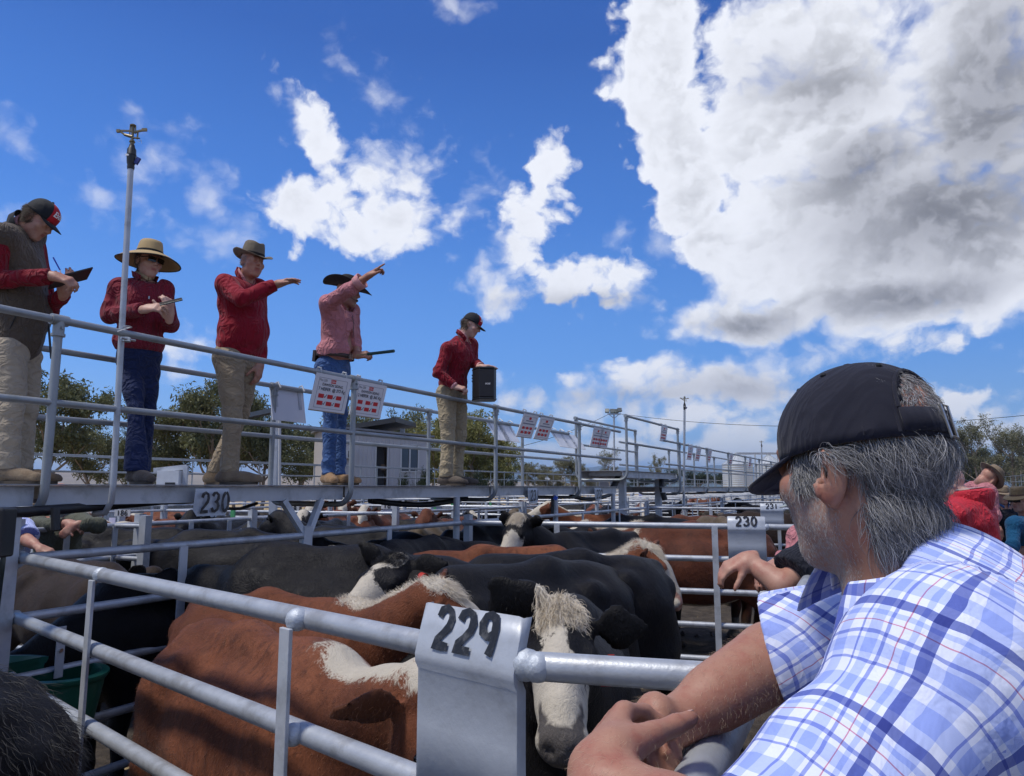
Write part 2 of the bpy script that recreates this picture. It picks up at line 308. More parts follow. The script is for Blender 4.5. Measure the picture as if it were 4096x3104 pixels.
# ------------------------------------------------------------------ smooth solids on a grid (bodies, garments)
class Field:
    def __init__(s, lo, hi, vox):
        s.lo = np.array(lo, float); s.vox = vox; s.n = np.ceil((np.array(hi) - s.lo) / vox).astype(int) + 1
        s.ax = [(s.lo[i] + vox * np.arange(s.n[i])).astype(np.float32) for i in range(3)]
        s.D = np.full(s.n, .3, np.float32)
    def _sl(s, lo, hi):
        a = np.clip(np.floor((np.array(lo) - s.lo) / s.vox).astype(int), 0, s.n - 1); b = np.clip(np.ceil((np.array(hi) - s.lo) / s.vox).astype(int) + 1, 1, s.n)
        if np.any(b <= a): return None, None
        sl = tuple(slice(a[i], b[i]) for i in range(3))
        return sl, (s.ax[0][sl[0]][:, None, None], s.ax[1][sl[1]][None, :, None], s.ax[2][sl[2]][None, None, :])
    def _comb(s, sl, d, k, op):
        o = s.D[sl]
        if op == 'sub': d = -d
        if op == 'add':
            if k > 0: h = np.clip(.5 + .5 * (o - d) / k, 0, 1); r = o + (d - o) * h - k * h * (1 - h)
            else: r = np.minimum(o, d)
        else:
            if k > 0: h = np.clip(.5 - .5 * (o - d) / k, 0, 1); r = o + (d - o) * h + k * h * (1 - h)
            else: r = np.maximum(o, d)
        s.D[sl] = r
    def cap(s, a, b, ra, rb=None, k=.03, op='add', flat=None, fs=1.):   # tapered capsule, optionally squashed along an axis
        a = np.array(a, float); b = np.array(b, float); rb = ra if rb is None else rb; rm = max(ra, rb) * max(1, fs) + k + 2 * s.vox
        sl, g = s._sl(np.minimum(a, b) - rm, np.maximum(a, b) + rm)
        if sl is None: return s
        p = [g[i] - np.float32(a[i]) for i in range(3)]; ba = b - a
        if flat is not None:
            f = np.array(flat, float); f /= np.linalg.norm(f)
            q = (p[0] * f[0] + p[1] * f[1] + p[2] * f[2]) * (1 / fs - 1); bq = float(ba @ f) * (1 / fs - 1)
            p = [p[i] + q * f[i] for i in range(3)]; ba = ba + bq * f
        L2 = float(ba @ ba) + 1e-12
        h = np.clip((p[0] * ba[0] + p[1] * ba[1] + p[2] * ba[2]) / L2, 0, 1)
        d = np.sqrt((p[0] - ba[0] * h) ** 2 + (p[1] - ba[1] * h) ** 2 + (p[2] - ba[2] * h) ** 2) - (ra + (rb - ra) * h)
        s._comb(sl, (d * min(1, fs)).astype(np.float32), k, op); return s
    def ell(s, c, r, rot=None, k=.03, op='add'):
        c = np.array(c, float); r = np.array(r, float) if hasattr(r, '__len__') else np.array([r] * 3, float); rm = r.max() + k + 2 * s.vox
        e = rm if rot is not None else r + k + 2 * s.vox
        sl, g = s._sl(c - e, c + e)
        if sl is None: return s
        p = [g[i] - np.float32(c[i]) for i in range(3)]
        if rot is not None:
            M = np.array(rot)                                  # columns: the ellipsoid's axes
            p = [p[0] * M[0, i] + p[1] * M[1, i] + p[2] * M[2, i] for i in range(3)]
        k0 = np.sqrt(sum((p[i] / r[i]) ** 2 for i in range(3))); k1 = np.sqrt(sum((p[i] / r[i] ** 2) ** 2 for i in range(3))) + 1e-6
        s._comb(sl, (k0 * (k0 - 1) / k1).astype(np.float32), k, op); return s
    def chain(s, pts, rs, k=.03, **kw):
        for i in range(len(pts) - 1): s.cap(pts[i], pts[i + 1], rs[i], rs[i + 1], k, **kw)
        return s
    def plane(s, p, n, k=.004, lo=None, hi=None):              # keep only the side opposite the normal
        sl, g = s._sl(s.lo if lo is None else lo, s.lo + s.n * s.vox if hi is None else hi)
        if sl is None: return s
        n = np.array(n, float); n /= np.linalg.norm(n)
        d = (g[0] - p[0]) * n[0] + (g[1] - p[1]) * n[1] + (g[2] - p[2]) * n[2]
        s._comb(sl, d.astype(np.float32), k, 'int'); return s
    def warp(s, fn):
        g = (s.ax[0][:, None, None], s.ax[1][None, :, None], s.ax[2][None, None, :]); m = np.abs(s.D) < .06
        s.D = np.where(m, s.D - fn(*g).astype(np.float32), s.D); return s
    def nets(s):
        D = s.D.copy()
        for i in range(3):
            sl = [slice(None)] * 3
            for e in (0, -1): sl[i] = e; D[tuple(sl)] = np.maximum(D[tuple(sl)], .5 * s.vox)
        B = D < 0; n = B.shape
        cnt = np.zeros((n[0] - 1, n[1] - 1, n[2] - 1), np.int8)
        for i in (0, 1):
            for j in (0, 1):
                for k in (0, 1): cnt += B[i:n[0] - 1 + i, j:n[1] - 1 + j, k:n[2] - 1 + k]
        act = np.argwhere((cnt > 0) & (cnt < 8)); idx = np.full(cnt.shape, -1, np.int32); idx[tuple(act.T)] = np.arange(len(act))
        acc = np.zeros((len(act), 3)); w = np.zeros(len(act))
        co = [(i, j, k) for i in (0, 1) for j in (0, 1) for k in (0, 1)]
        val = {c: D[act[:, 0] + c[0], act[:, 1] + c[1], act[:, 2] + c[2]].astype(float) for c in co}
        for c in co:
            for ax in range(3):
                if c[ax] == 0:
                    e = list(c); e[ax] = 1; a, b = val[c], val[tuple(e)]; m = (a < 0) != (b < 0)
                    t = np.where(m, a / np.where(m, a - b, 1), 0)
                    q = np.array(c, float)[None, :].repeat(len(act), 0); q[:, ax] += t
                    acc += q * m[:, None]; w += m
        V = s.lo + (act + acc / w[:, None]) * s.vox
        Q = []
        for ax in range(3):
            sl0 = [slice(1, -1)] * 3; sl1 = [slice(1, -1)] * 3; sl0[ax] = slice(0, -1); sl1[ax] = slice(1, None)
            a, b = B[tuple(sl0)], B[tuple(sl1)]; e = np.argwhere(a != b)
            if not len(e): continue
            inside = a[tuple(e.T)]; off = np.ones(3, int); off[ax] = 0; e = e + off
            u, v = (ax + 1) % 3, (ax + 2) % 3; du = np.zeros(3, int); du[u] = 1; dv = np.zeros(3, int); dv[v] = 1
            q = np.stack([idx[tuple((e - du - dv).T)], idx[tuple((e - dv).T)], idx[tuple(e.T)], idx[tuple((e - du).T)]], 1)
            q[~inside] = q[~inside][:, ::-1]; Q.append(q)
        Q = np.concatenate(Q); return V, Q[(Q >= 0).all(1)]
    def mesh(s, name, mats, attrs=None):
        V, Q = s.nets(); return np_mesh(name, V, Q, mats, attrs(V) if attrs else None)
def np_mesh(name, V, Q, mats, attrs=None):
    me = bpy.data.meshes.new(name); me.vertices.add(len(V)); me.vertices.foreach_set('co', V.astype(np.float32).ravel())
    k = Q.shape[1]
    me.loops.add(len(Q) * k); me.polygons.add(len(Q))
    me.polygons.foreach_set('loop_start', np.arange(0, len(Q) * k, k, dtype=np.int32)); me.loops.foreach_set('vertex_index', Q.astype(np.int32).ravel())
    me.polygons.foreach_set('use_smooth', np.ones(len(Q), bool))
    for m in (mats if isinstance(mats, (list, tuple)) else [mats]): me.materials.append(m)
    for nme, arr in (attrs or {}).items():
        a = me.attributes.new(nme, 'FLOAT', 'POINT'); a.data.foreach_set('value', np.asarray(arr, np.float32))
    me.update(calc_edges=True); return me
def obj(name, me, parent=None, loc=None):
    o = bpy.data.objects.new(name, me); link(o, parent)
    if loc is not None: o.location = loc
    return o
def sines(seed, freq, n=7, aniso=(1, 1, 1)):                    # a cheap smooth random field
    r = np.random.default_rng(seed); d = r.normal(size=(n, 3)) * np.array(aniso); d /= np.linalg.norm(d, axis=1)[:, None] + 1e-9; f = freq * r.uniform(.6, 1.6, n); ph = r.uniform(0, 6.3, n)
    def fn(x, y, z):
        o = 0
        for i in range(n): o = o + np.sin((x * d[i, 0] + y * d[i, 1] + z * d[i, 2]) * f[i] + ph[i])
        return o / n ** .5
    return fn
def hair(name, roots, tips, parent, m, rad=.0006, steps=4, curl=.15, droop=0., seed=1, clump=0., locks=0):   # strands as real curves
    r = np.random.default_rng(seed); n = len(roots); roots = np.asarray(roots, float); tips = np.asarray(tips, float)
    if clump and locks:
        c = r.choice(n, locks, replace=False); rc, tc = roots[c], tips[c]; near = np.concatenate([np.argmin(((roots[i:i + 800, None] - rc[None]) ** 2).sum(2), 1) for i in range(0, n, 800)]); f = clump * r.uniform(.5, 1.2, (n, 1)); tips = tips * (1 - f) + (tc[near] + r.normal(size=(locks, 3))[near] * .004) * f
    cv = bpy.data.hair_curves.new(name); cv.add_curves([steps] * n)
    L = np.linalg.norm(tips - roots, axis=1)[:, None]; k1 = r.normal(size=(n, 3)) * L * curl
    pts = np.zeros((n, steps, 3), np.float32)
    for i in range(steps):
        t = i / (steps - 1); pts[:, i] = roots + (tips - roots) * t + k1 * (t * (1 - t) * 2 + .35 * t * t) - np.array([0, 0, 1.]) * L * droop * t * t
    cv.position_data.foreach_set('vector', pts.ravel())
    ra = cv.attributes.new('radius', 'FLOAT', 'POINT') if 'radius' not in cv.attributes else cv.attributes['radius']
    rr = np.tile(np.linspace(1, .25, steps), n) * rad * np.repeat(r.uniform(.6, 1.4, n), steps)
    ra.data.foreach_set('value', rr.astype(np.float32))
    cv.materials.append(m); o = bpy.data.objects.new(name, cv); link(o, parent); o['kind'] = 'stuff'; return o
def scatter(V, Q, n, mask=None, seed=1):                         # random points on a mesh with normals
    r = np.random.default_rng(seed); a, b, c, d = (V[Q[:, i]] for i in range(4)); N = np.cross(c - a, d - b); A = np.linalg.norm(N, axis=1) / 2
    w = A.copy()
    if mask is not None: w = w * mask[Q].mean(1)
    i = r.choice(len(Q), n, p=w / w.sum()); u, v = r.random((2, n, 1))
    p = (a[i] * (1 - u) + b[i] * u) * (1 - v) + (d[i] * (1 - u) + c[i] * u) * v
    return p, N[i] / (np.linalg.norm(N[i], axis=1)[:, None] + 1e-9)
def hair_mat(name, col, col2, rough=.5):
    m = bpy.data.materials.new(name); m.use_nodes = True; t = NT(m.node_tree)
    hi = t.n('ShaderNodeHairInfo'); b = t.n('ShaderNodeBsdfPrincipled')
    t.put(b.inputs['Base Color'], t.mix(hi.outputs['Random'], (*col, 1), (*col2, 1))); b.inputs['Roughness'].default_value = rough
    t.put(t.n('ShaderNodeOutputMaterial').inputs[0], b.outputs[0]); return m
# ------------------------------------------------------------------ ground and hills
def ground_mat(name, c1, c2, c3, sc, bump, bd=.05):
    m = bpy.data.materials.new(name); m.use_nodes = True; t = NT(m.node_tree); o = t.n('ShaderNodeTexCoord').outputs['Object']
    a = t.noise(o, sc, 8, .65); b2 = t.noise(o, sc * .13, 5, .6)
    c = t.mix(t.sm(a, .38, .64), (*c1, 1), (*c2, 1)); c = t.mix(t.sm(b2, .45, .7), c, (*c3, 1))
    b = t.n('ShaderNodeBsdfPrincipled'); t.put(b.inputs['Base Color'], c); b.inputs['Roughness'].default_value = .95
    bp = t.n('ShaderNodeBump'); bp.inputs['Strength'].default_value = bump; bp.inputs['Distance'].default_value = bd; t.put(bp.inputs['Height'], a); t.put(b.inputs['Normal'], bp.outputs[0])
    t.put(t.n('ShaderNodeOutputMaterial').inputs[0], b.outputs[0]); return m
mb = MB(); rows = []
for r_ in (0.1, 30, 120, 400, 1500, 6000, 13500): rows.append([(r_ * math.cos(2 * math.pi * k / 48), r_ * math.sin(2 * math.pi * k / 48), 0) for k in range(48)])
mb.grid(rows, closed=True)
tag(mb.build('ground', ground_mat('dry grass', (.40, .30, .15), (.30, .22, .11), (.44, .35, .2), .35, .3), smooth=False), kind='structure')
mb = MB(); N_ = 90
gx = np.concatenate([np.linspace(-34, -6, 12), np.linspace(-5.5, 6.5, 70), np.linspace(7, 46, 14)]); gy = np.concatenate([np.linspace(-6, 0, 6), np.linspace(.4, 11, 70), np.linspace(12, 92, 26)])
fn = sines(5, 9., 12, (1, 1, 0)); fn2 = sines(6, 30., 12, (1, 1, 0))
mb.grid([[(x + .53 * y * (1 if y > 0 else 0), y, .035 + .018 * float(fn(x, y, 0)) + .012 * float(fn2(x, y, 0))) for x in gx] for y in gy])
MUD = ground_mat('trampled mud', (.030, .022, .016), (.075, .058, .042), (.05, .038, .028), 7., 1., .06)
tag(mb.build('pen_floor', MUD), kind='structure')
mb = MB()                                                                      # clods of dry dung and mud trodden into the pens
for i in range(900):
    x = random.uniform(-4, 4); y = random.uniform(.6, 9); q = random.uniform(.015, .05)
    mb.ball((x + .5 * y, y, .05), (q * random.uniform(.8, 1.6), q * random.uniform(.8, 1.6), q * .8), 5)
tag(mb.build('mud_clods', MUD), kind='stuff')
def ridge(name, d, u0, u1, prof, m, depth):
    mb = MB(); n = len(prof); rows = [[], [], []]
    for i in range(n * 6 - 5):
        a = i / 6; k = min(int(a), n - 2); f = a - k; f = f * f * (3 - 2 * f)
        v = prof[k] * (1 - f) + prof[k + 1] * f; u = u0 + (u1 - u0) * a / (n - 1)
        h = max((1950 - v) / F * d + H, 2) * (1 + .02 * math.sin(i * 2.3) + .015 * math.sin(i * 5.1)); x = (u - 2048) / F * d
        rows[0].append((x, d - depth * .4, -2)); rows[1].append((x * 1.02, d + depth * .3, h)); rows[2].append((x * 1.05, d + depth, -2))
    # fold the near face so that spurs and gullies catch the light
    mid = []
    for i, (p, q) in enumerate(zip(rows[0], rows[1])):
        s = .5 + .12 * math.sin(i * 1.9) + .1 * math.sin(i * .8 + 2); mid.append(tuple(p[j] * (1 - s) + q[j] * s for j in range(3)))
    mb.grid([rows[0], mid, rows[1], rows[2]]); return tag(mb.build(name, m), kind='structure')
HILLF = ground_mat('far forested hills', (.035, .055, .035), (.05, .075, .045), (.06, .08, .05), .002, 0)
HILLB = ground_mat('dry grazing hills', (.30, .23, .15), (.22, .17, .11), (.16, .15, .09), .004, 0)
ridge('far_hills', 9000, 1300, 4700, [1930, 1918, 1912, 1900, 1888, 1880, 1874, 1862, 1872, 1868, 1855, 1866, 1866, 1876, 1868, 1880, 1888, 1888, 1900, 1908, 1900, 1910], HILLF, 1500)
ridge('middle_hills', 5200, 1600, 4500, [1940, 1930, 1921, 1924, 1917, 1916, 1923, 1928, 1931, 1929, 1935, 1933, 1938, 1936, 1940], HILLF, 700)
ridge('dry_hills', 2400, -900, 2300, [1900, 1890, 1893, 1885, 1878, 1883, 1880, 1889, 1895, 1902, 1906, 1914, 1925, 1932], HILLB, 700)

# ------------------------------------------------------------------ walkways
WD = Vector((.53, 1, 0)).normalized(); WN = Vector((WD.y, -WD.x, 0))         # along the yards; outwards to the selling lane
def WL(Y, off=0., z=0.): return Vector((-4.539 + .53 * Y, Y, z)) - WN * off  # a point of the walkway's front edge
DECK = 1.768; WIDE = .85
def hoop(base, z0, zt, wide, r=.0225, back=None):                              # one bent tube: front post, under the deck, back post
    b = Vector(base); pts = []; rad = .13; zb = z0 - .155; back = zt if back is None else back
    pts.append(b + Vector((0, 0, zt - b.z))); pts.append(b + Vector((0, 0, (zt + z0) / 2 - b.z)))
    for k in range(7):
        a = math.pi / 2 * k / 6; pts.append(b - WN * rad * (1 - math.cos(a)) + Vector((0, 0, zb + rad - rad * math.sin(a) - b.z)))
    for k in range(7):
        a = math.pi / 2 * k / 6; pts.append(b - WN * (wide - rad + rad * math.sin(a)) + Vector((0, 0, zb + rad - rad * math.cos(a) - b.z)))
    pts.append(b - WN * wide + Vector((0, 0, back - b.z)))
    return MB().sweep(pts, r, 14)
def tee(mb, p, r=.03):                                                         # cast tee fitting that clamps a rail to a post
    p = Vector(p); mb.tube(p - WD * .045, p + WD * .045, r, 14); mb.tube(p - Vector((0, 0, .085)), p, r * .96, 14); mb.tube(p - Vector((0, 0, .09)), p - Vector((0, 0, .075)), r * 1.16, 14)
    mb.tube(p + WN * .02 - Vector((0, 0, .045)), p + WN * .042 - Vector((0, 0, .045)), .009, 6)
def walkway(label, off, y0, y1, posts, zd=DECK, zr=.883, zm=.432, far=False, plates=()):
    ORG = WL(y0, off, zd); w = thing('walkway', label, 'walkway', ORG)
    def L(Y, o=0., z=0.): return WL(Y, off + o, z) - ORG
    n = 8 if far else 16
    mb = MB()
    a, b = L(y0), L(y1); c, d = L(y1, WIDE), L(y0, WIDE)
    mb.add([(*p.xy, z) for z in (zd - ORG.z - .006, zd - ORG.z) for p in (a + WN * .012, b + WN * .012, c - WN * .012, d - WN * .012)], [(3, 2, 1, 0), (4, 5, 6, 7), (0, 1, 5, 4), (1, 2, 6, 5), (2, 3, 7, 6), (3, 0, 4, 7)])
    mb.build('deck', DECKS, w, smooth=False)
    ends = [y0] + [p for p in posts if y0 + .3 < p < y1 - .3] + [y1]
    if far: ends = [y0, y1]
    for o in (.045, WIDE - .045):
        for i in range(len(ends) - 1):
            g = .012 if not far else 0
            p, q = L(ends[i] + g, o, zd - .062), L(ends[i + 1] - g, o, zd - .062); m2 = MB()
            m2.beam(p, q, .008, .106); m2.beam(p + Vector((0, 0, .0495)) - WN * .022, q + Vector((0, 0, .0495)) - WN * .022, .045, .007); m2.beam(p - Vector((0, 0, .0495)) - WN * .022, q - Vector((0, 0, .0495)) - WN * .022, .045, .007)
            m2.build('beam', GALV, w, smooth=False)
    p0_ = L(posts[0], 0, zd); bm_ = MB().beam(L(posts[0] + .25, .09, zd - .05) - p0_, L(posts[0] + .25, WIDE - .09, zd - .05) - p0_, .05, .07).mesh('cross_bearer', GALV, False)
    tm = MB(); tee(tm, (0, 0, 0)); tm_ = tm.mesh('clamp', GALVD)
    for p in posts:
        obj('cross_bearer', bm_, w, L(p, 0, zd))
        hoop(L(p, -.03, 0), zd - ORG.z, zd + zr - .03 - ORG.z, WIDE + .06, back=zd + zr - .03 - ORG.z).build('post', GALVD, w)
        for o in (-.03, WIDE + .03): obj('clamp', tm_, w, L(p, o, zd + zr))
    for o in (-.03, WIDE + .03):
        for z, r in ((zr, .021), (zm, .0195)):
            MB().tube(L(y0 - .02, o, zd + z), L(y1 + .02, o, zd + z), r, n).build('rail', GALVD, w)
    return w
posts1 = [3.87 + 2.15 * i for i in range(-2, 4)]
# L() works relative to the walkway's own origin, so heights go in as absolute z
walk1 = walkway('raised steel walkway the five auction staff stand on, above the cattle pens', 0, -1.5, 11.82, posts1)
walk2 = walkway('short raised bridge section with higher deck at the end of the staff walkway', 0, 12.1, 15.0, [12.12, 14.96], zd=2.03, zr=.91, zm=.46)
walk3 = walkway('long continuing walkway beyond the raised bridge, running towards the silos', 0, 14.1, 75, [15.05 + 2.15 * i for i in range(28)], far=True)
walk4 = walkway('distant walkway across the yards in front of the corrugated office', 16.4, 8, 90, [9 + 2.6 * i for i in range(31)], far=True)
walk5 = walkway('distant walkway behind the men in hats, below the tall gum trees', -12.8, 14, 70, [15 + 2.6 * i for i in range(21)], far=True)

# ------------------------------------------------------------------ pen fences
ZR = [1.39, 1.09, .79, .49, .19]
def fence(p0, p1, label, group=None, stays=None, r=.024, zs=ZR, one=False, endposts=True, name='pen_fence', cat='fence', n=10):
    p0 = Vector((p0[0], p0[1], 0)); p1 = Vector((p1[0], p1[1], 0)); D = p1 - p0; L = D.length; t = D / L; nrm = Vector((t.y, -t.x, 0))
    if nrm.y > 0: nrm = -nrm
    if stays is None: stays = [(i + 1) / (int(L / 1.6) + 1) for i in range(int(L / 1.6))]
    if one:
        mb = MB()
        for z in zs: mb.tube((0, 0, z), D + Vector((0, 0, z)), r, 6)
        for s in stays: mb.beam(D * s + nrm * .03 + Vector((0, 0, .1)), D * s + nrm * .03 + Vector((0, 0, zs[0] + .01)), .012, .05, up=t)
        for s in (0, 1) if endposts else (): mb.beam(D * s, D * s + Vector((0, 0, zs[0] + .08)), .07, .07, up=t)
        return tag(mb.build(name, GALV, loc=p0), label, cat, group)
    o = thing(name, label, cat, p0, 0, group)
    for z in zs: MB().tube((0, 0, z), D + Vector((0, 0, z)), r, n).build('rail', GALVN, o)
    for s in stays:
        MB().beam(D * s + nrm * (r + .008) + Vector((0, 0, .1)), D * s + nrm * (r + .008) + Vector((0, 0, zs[0] - .005)), .012, .055, up=t).build('stay_bar', GALV, o, smooth=False)
    if endposts:
        for s in (0, 1): MB().beam(D * s, D * s + Vector((0, 0, zs[0] + .1)), .075, .075, up=t).build('post', GALV, o, smooth=False)
    return o
def XA(Y): return -4.539 + .53 * Y
def row_line(off): return lambda Y: (-4.539 + .53 * Y + off, Y)
LANE = lambda Y: (-.225 + .477 * Y, Y)
# nearest fence, pen 229
A0 = PZ(72, 2228, 1.39); A1 = PZ(2120, 2663, 1.39); A2 = Vector((.457, 1.43, 1.39))
near = thing('pen_fence', 'nearest pipe rail fence, running from walkway post to plate 229', 'fence', (A0.x, A0.y, 0))
o0 = Vector((A0.x, A0.y, 0)); t0 = (A1 - A0).normalized(); n0 = Vector((t0.y, -t0.x, 0)); n0 = n0 if n0.y < 0 else -n0
for z in ZR:
    MB().tube(Vector((0, 0, z)) + t0 * .03, Vector((A1.x, A1.y, z)) - o0, .0285, 24).build('rail', GALVN, near)
    MB().tube(Vector((A1.x, A1.y, z)) - o0, Vector((A2.x, A2.y, z)) - o0, .0285, 24).build('rail', GALVN, near)
for (u, v) in ((405, 2300), (1190, 2478)):
    q = PZ(u, v, 1.39); q.z = 0; q = q - o0 + n0 * (-.028)
    f_ = -n0
    bevel(MB().beam(q + n0 * .062 + Vector((0, 0, .02)), q + n0 * .062 + Vector((0, 0, 1.372)), .05, .012, up=n0).build('stay_bar', GALV, near, smooth=False), .002)
    for z in ZR:
        w_ = MB(); qq = q + n0 * .028 + Vector((0, 0, z)); w_.ball(qq, (.034, .034, .032) if z > 1.3 else (.031, .031, .031), 12)
        w_.build('weld', ZINC, near)
for s_, z in ((0.04, 1.39), (.04, 1.09), (.04, .79)): MB().ball(t0 * s_ + Vector((0, 0, z)), .036, 12).build('weld', ZINC, near)
q = A1 - o0 + t0 * .02
MB().ball(Vector((q.x, q.y, 1.39)), (.0305, .0305, .0305), 12).build('weld', ZINC, near)
# lane fence that the men lean on
la0, la1 = LANE(-.6), LANE(6.55)
lane = thing('pen_fence', 'lane fence of pipe rails that the leaning men rest their arms on', 'fence', (*la0, 0))
for z in ZR: MB().tube((0, 0, z), Vector((*la1, z)) - Vector((*la0, 0)), .029, 20).build('rail', GALVN, lane)
for Y in (3.9, 6.5):
    q = Vector((*LANE(Y), 0)) - Vector((*la0, 0)); MB().beam(q, q + Vector((0, 0, 1.36)), .06, .06, up=WN).build('post', GALV, lane, smooth=False)
# under the walkway's front edge
W0 = [3.745, 5.61, 7.55]
for i in range(2):
    ya, yb = W0[i], W0[i + 1]
    o = fence((XA(ya), ya), (XA(yb), yb), ('pipe fence under the walkway with the green feed trough hung on it', 'pipe fence under the walkway between its forked post and next post')[i], stays=[.48] if i == 0 else [.45], endposts=False, r=.025, n=14)
corner = tag(bevel(MB().beam((0, 0, 0), (0, 0, DECK - .115), .078, .078, up=WN).build('post', GALV, loc=(XA(3.745), 3.745, 0), smooth=False), .005), 'square steel corner post under the walkway at the near fence end', 'post'); corner.name = 'corner_post'
yp = thing('forked_post', 'forked galvanised post whose two arms carry the walkway', 'post', (XA(5.61), 5.61, 0))
MB().beam((0, 0, 0), (0, 0, 1.46), .088, .05, up=WN).build('post', GALV, yp, smooth=False)
for s in (-1, 1): MB().beam(Vector((0, 0, 1.40)) + WD * s * .022, Vector((0, 0, DECK - .115)) + WD * s * .20 - WN * .05, .045, .045, up=WN).build('arm', GALV, yp, smooth=False)
for i, Y in enumerate((7.58, 9.75, 11.7)):
    tag(MB().tube((0, 0, 0), (0, 0, DECK - .115), .034, 14).build('walkway_post', GALV, loc=(XA(Y) - .05, Y, 0)), ('single round post under the walkway left of cow with wide eye', 'round post under the walkway between plates 231 and 232', 'round post under the end of the staff walkway')[i], 'post')
for i, Y in enumerate((12.9, 14.8)):
    tag(MB().beam((0, 0, 0), (0, 0, 2.03 - .115), .11, .11, up=WN).build('bridge_post', GALV, loc=(XA(Y) - .35, Y, 0), smooth=False), ('square post carrying the near end of the raised bridge', 'square post carrying the far end of the raised bridge')[i], 'post')
# cross fences of the main row
R230 = P(2990, 2100, 6.7)
fence((XA(7.6), 7.6), LANE(6.62), 'cross fence of pen 230 with five pipe rails behind the black heifers', stays=[.28, .70], endposts=False, r=.028, n=12)
for k in range(1, 11):
    y = 7.6 + 5.5 * k
    fence((XA(y), y), LANE(y - .95), ['cross fence just behind the reclining red cattle at plate 231', 'cross fence at plate 232, third back from the front'][k - 1] if k < 3 else 'distant pipe cross fence between cattle pens', group=None if k < 3 else 'distant pen fences', one=k > 3, r=.023)
    fence(LANE(y - .95 - 5.4), LANE(y - .95), ('lane side fence of the pen holding the dark red cattle', 'lane side fence hidden by the leaning men')[k - 1] if k < 3 else 'distant pipe fence along the selling lane', group=None if k < 3 else 'distant lane fences', one=True, r=.023)
    fence((XA(y - 5.5 + (0 if k > 1 else .1)), y - 5.5 + (0 if k > 1 else .1)), (XA(y), y), 'pipe fence below the %s' % ('end of the staff walkway' if k == 1 else 'raised bridge section') if k < 3 else 'distant pipe fence below the long walkway', group=None if k < 3 else 'distant fences below the walkway', one=True, r=.023)
# rows of pens left of the walkway
B = row_line(-2.55); C_ = row_line(-7.2); D1 = row_line(-10.2); D2 = row_line(-14.6)
pb = [P(70, 2117, 6.15), P(560, 2092, 7.3), P(1010, 2070, 8.6)]
fence(pb[0], pb[1], 'fence the man in the green jumper leans on', stays=[.35, .75], r=.023)
fence(pb[1], pb[2], 'fence left of the walkway carrying a chained gate', stays=[.4, .75], r=.023)
yb = 8.6
prev = pb[2]
for k in range(11):
    y1 = yb + 5.2; q = B(y1)
    fence(prev, q, 'side fence of the second pen row, behind the forked post' if k == 0 else 'distant side fence of the second pen row', group=None if k == 0 else 'distant second row fences', one=k > 1, r=.022)
    prev = q; yb = y1
gname = ['cross fence in second row nearest the green jumper', 'cross fence in second row behind chained gate', 'second row cross fence left of the forked post', 'second row cross fence right of the forked post']
for k in range(15):
    y = 6.9 + 3.4 * k; a, b2 = B(y), C_(y + 1.4)
    fence(a, b2, gname[k] if k < 4 else 'distant cross fence in the second pen row', group=None if k < 4 else 'distant second row cross fences', one=k > 3, r=.022)
    fence(C_(y + 1.4), C_(y + 4.8), 'long back fence of the second pen row' if k == 0 else 'distant back fence of the second pen row', group=None if k == 0 else 'distant second row back fences', one=True, r=.022)
    if k < 15:
        y += 3
        fence(D1(y), D2(y + 1.3), 'distant cross fence in the third pen row', group='distant third row fences', one=True, r=.022)
        fence(D1(y), D1(y + 3.4), 'distant fence along the third pen row', group='distant third row side fences', one=True, r=.022)
for k in range(9):
    y = 13 + 5.5 * k
    fence(row_line(8.3)(y), row_line(12.2)(y - 1), 'pipe fence in the row right of the selling lane', group='fences right of the lane', one=True, r=.022)
    fence(row_line(8.3)(y - 5.5), row_line(8.3)(y), 'pipe fence along the right side of the selling lane', group='fences along the right lane side', one=True, r=.022)
# ------------------------------------------------------------------ cloth, skin and leather
def cloth(name, col, var=.12, weave=900, wb=.12, fold=16, fb=.25, rough=.85, sheen=.08, col2=None, f2=0., st=None):
    m = bpy.data.materials.new(name); MATS[name] = m; m.use_nodes = True; t = NT(m.node_tree); o = t.n('ShaderNodeTexCoord').outputs['Object']
    b = t.n('ShaderNodeBsdfPrincipled'); a = t.noise(o, 7, 5, .6); f = t.noise(t.vm('MULTIPLY', o, st or (1, 1, .55)), fold, 3, .45, 1.1); w = t.noise(o, weave, 2, .5)
    k = t.m('ADD', 1 - var * 1.5, t.m('ADD', t.m('MULTIPLY', a, var * 2), t.m('MULTIPLY', w, var)))
    c = t.mix(1., (*col, 1), t.xyz(k, k, k), blend='MULTIPLY')
    if col2: c = t.mix(t.m('MULTIPLY', t.sm(t.noise(o, 4, 6, .7), .45, .7), f2), c, (*col2, 1))
    t.put(b.inputs['Base Color'], c); b.inputs['Roughness'].default_value = rough; b.inputs['Sheen Weight'].default_value = sheen; b.inputs['Specular IOR Level'].default_value = .25
    b1 = t.n('ShaderNodeBump'); b1.inputs['Strength'].default_value = fb; b1.inputs['Distance'].default_value = .05; t.put(b1.inputs['Height'], t.m('ADD', t.m('POWER', t.m('SUBTRACT', 1., t.m('ABSOLUTE', t.m('SUBTRACT', t.m('MULTIPLY', f, 2.), 1.))), 5.), t.m('MULTIPLY', f, .8)))
    b2 = t.n('ShaderNodeBump'); b2.inputs['Strength'].default_value = wb; b2.inputs['Distance'].default_value = .002; t.put(b2.inputs['Height'], w); t.put(b2.inputs['Normal'], b1.outputs[0])
    t.put(b.inputs['Normal'], b2.outputs[0]); t.put(t.n('ShaderNodeOutputMaterial').inputs[0], b.outputs[0]); return m
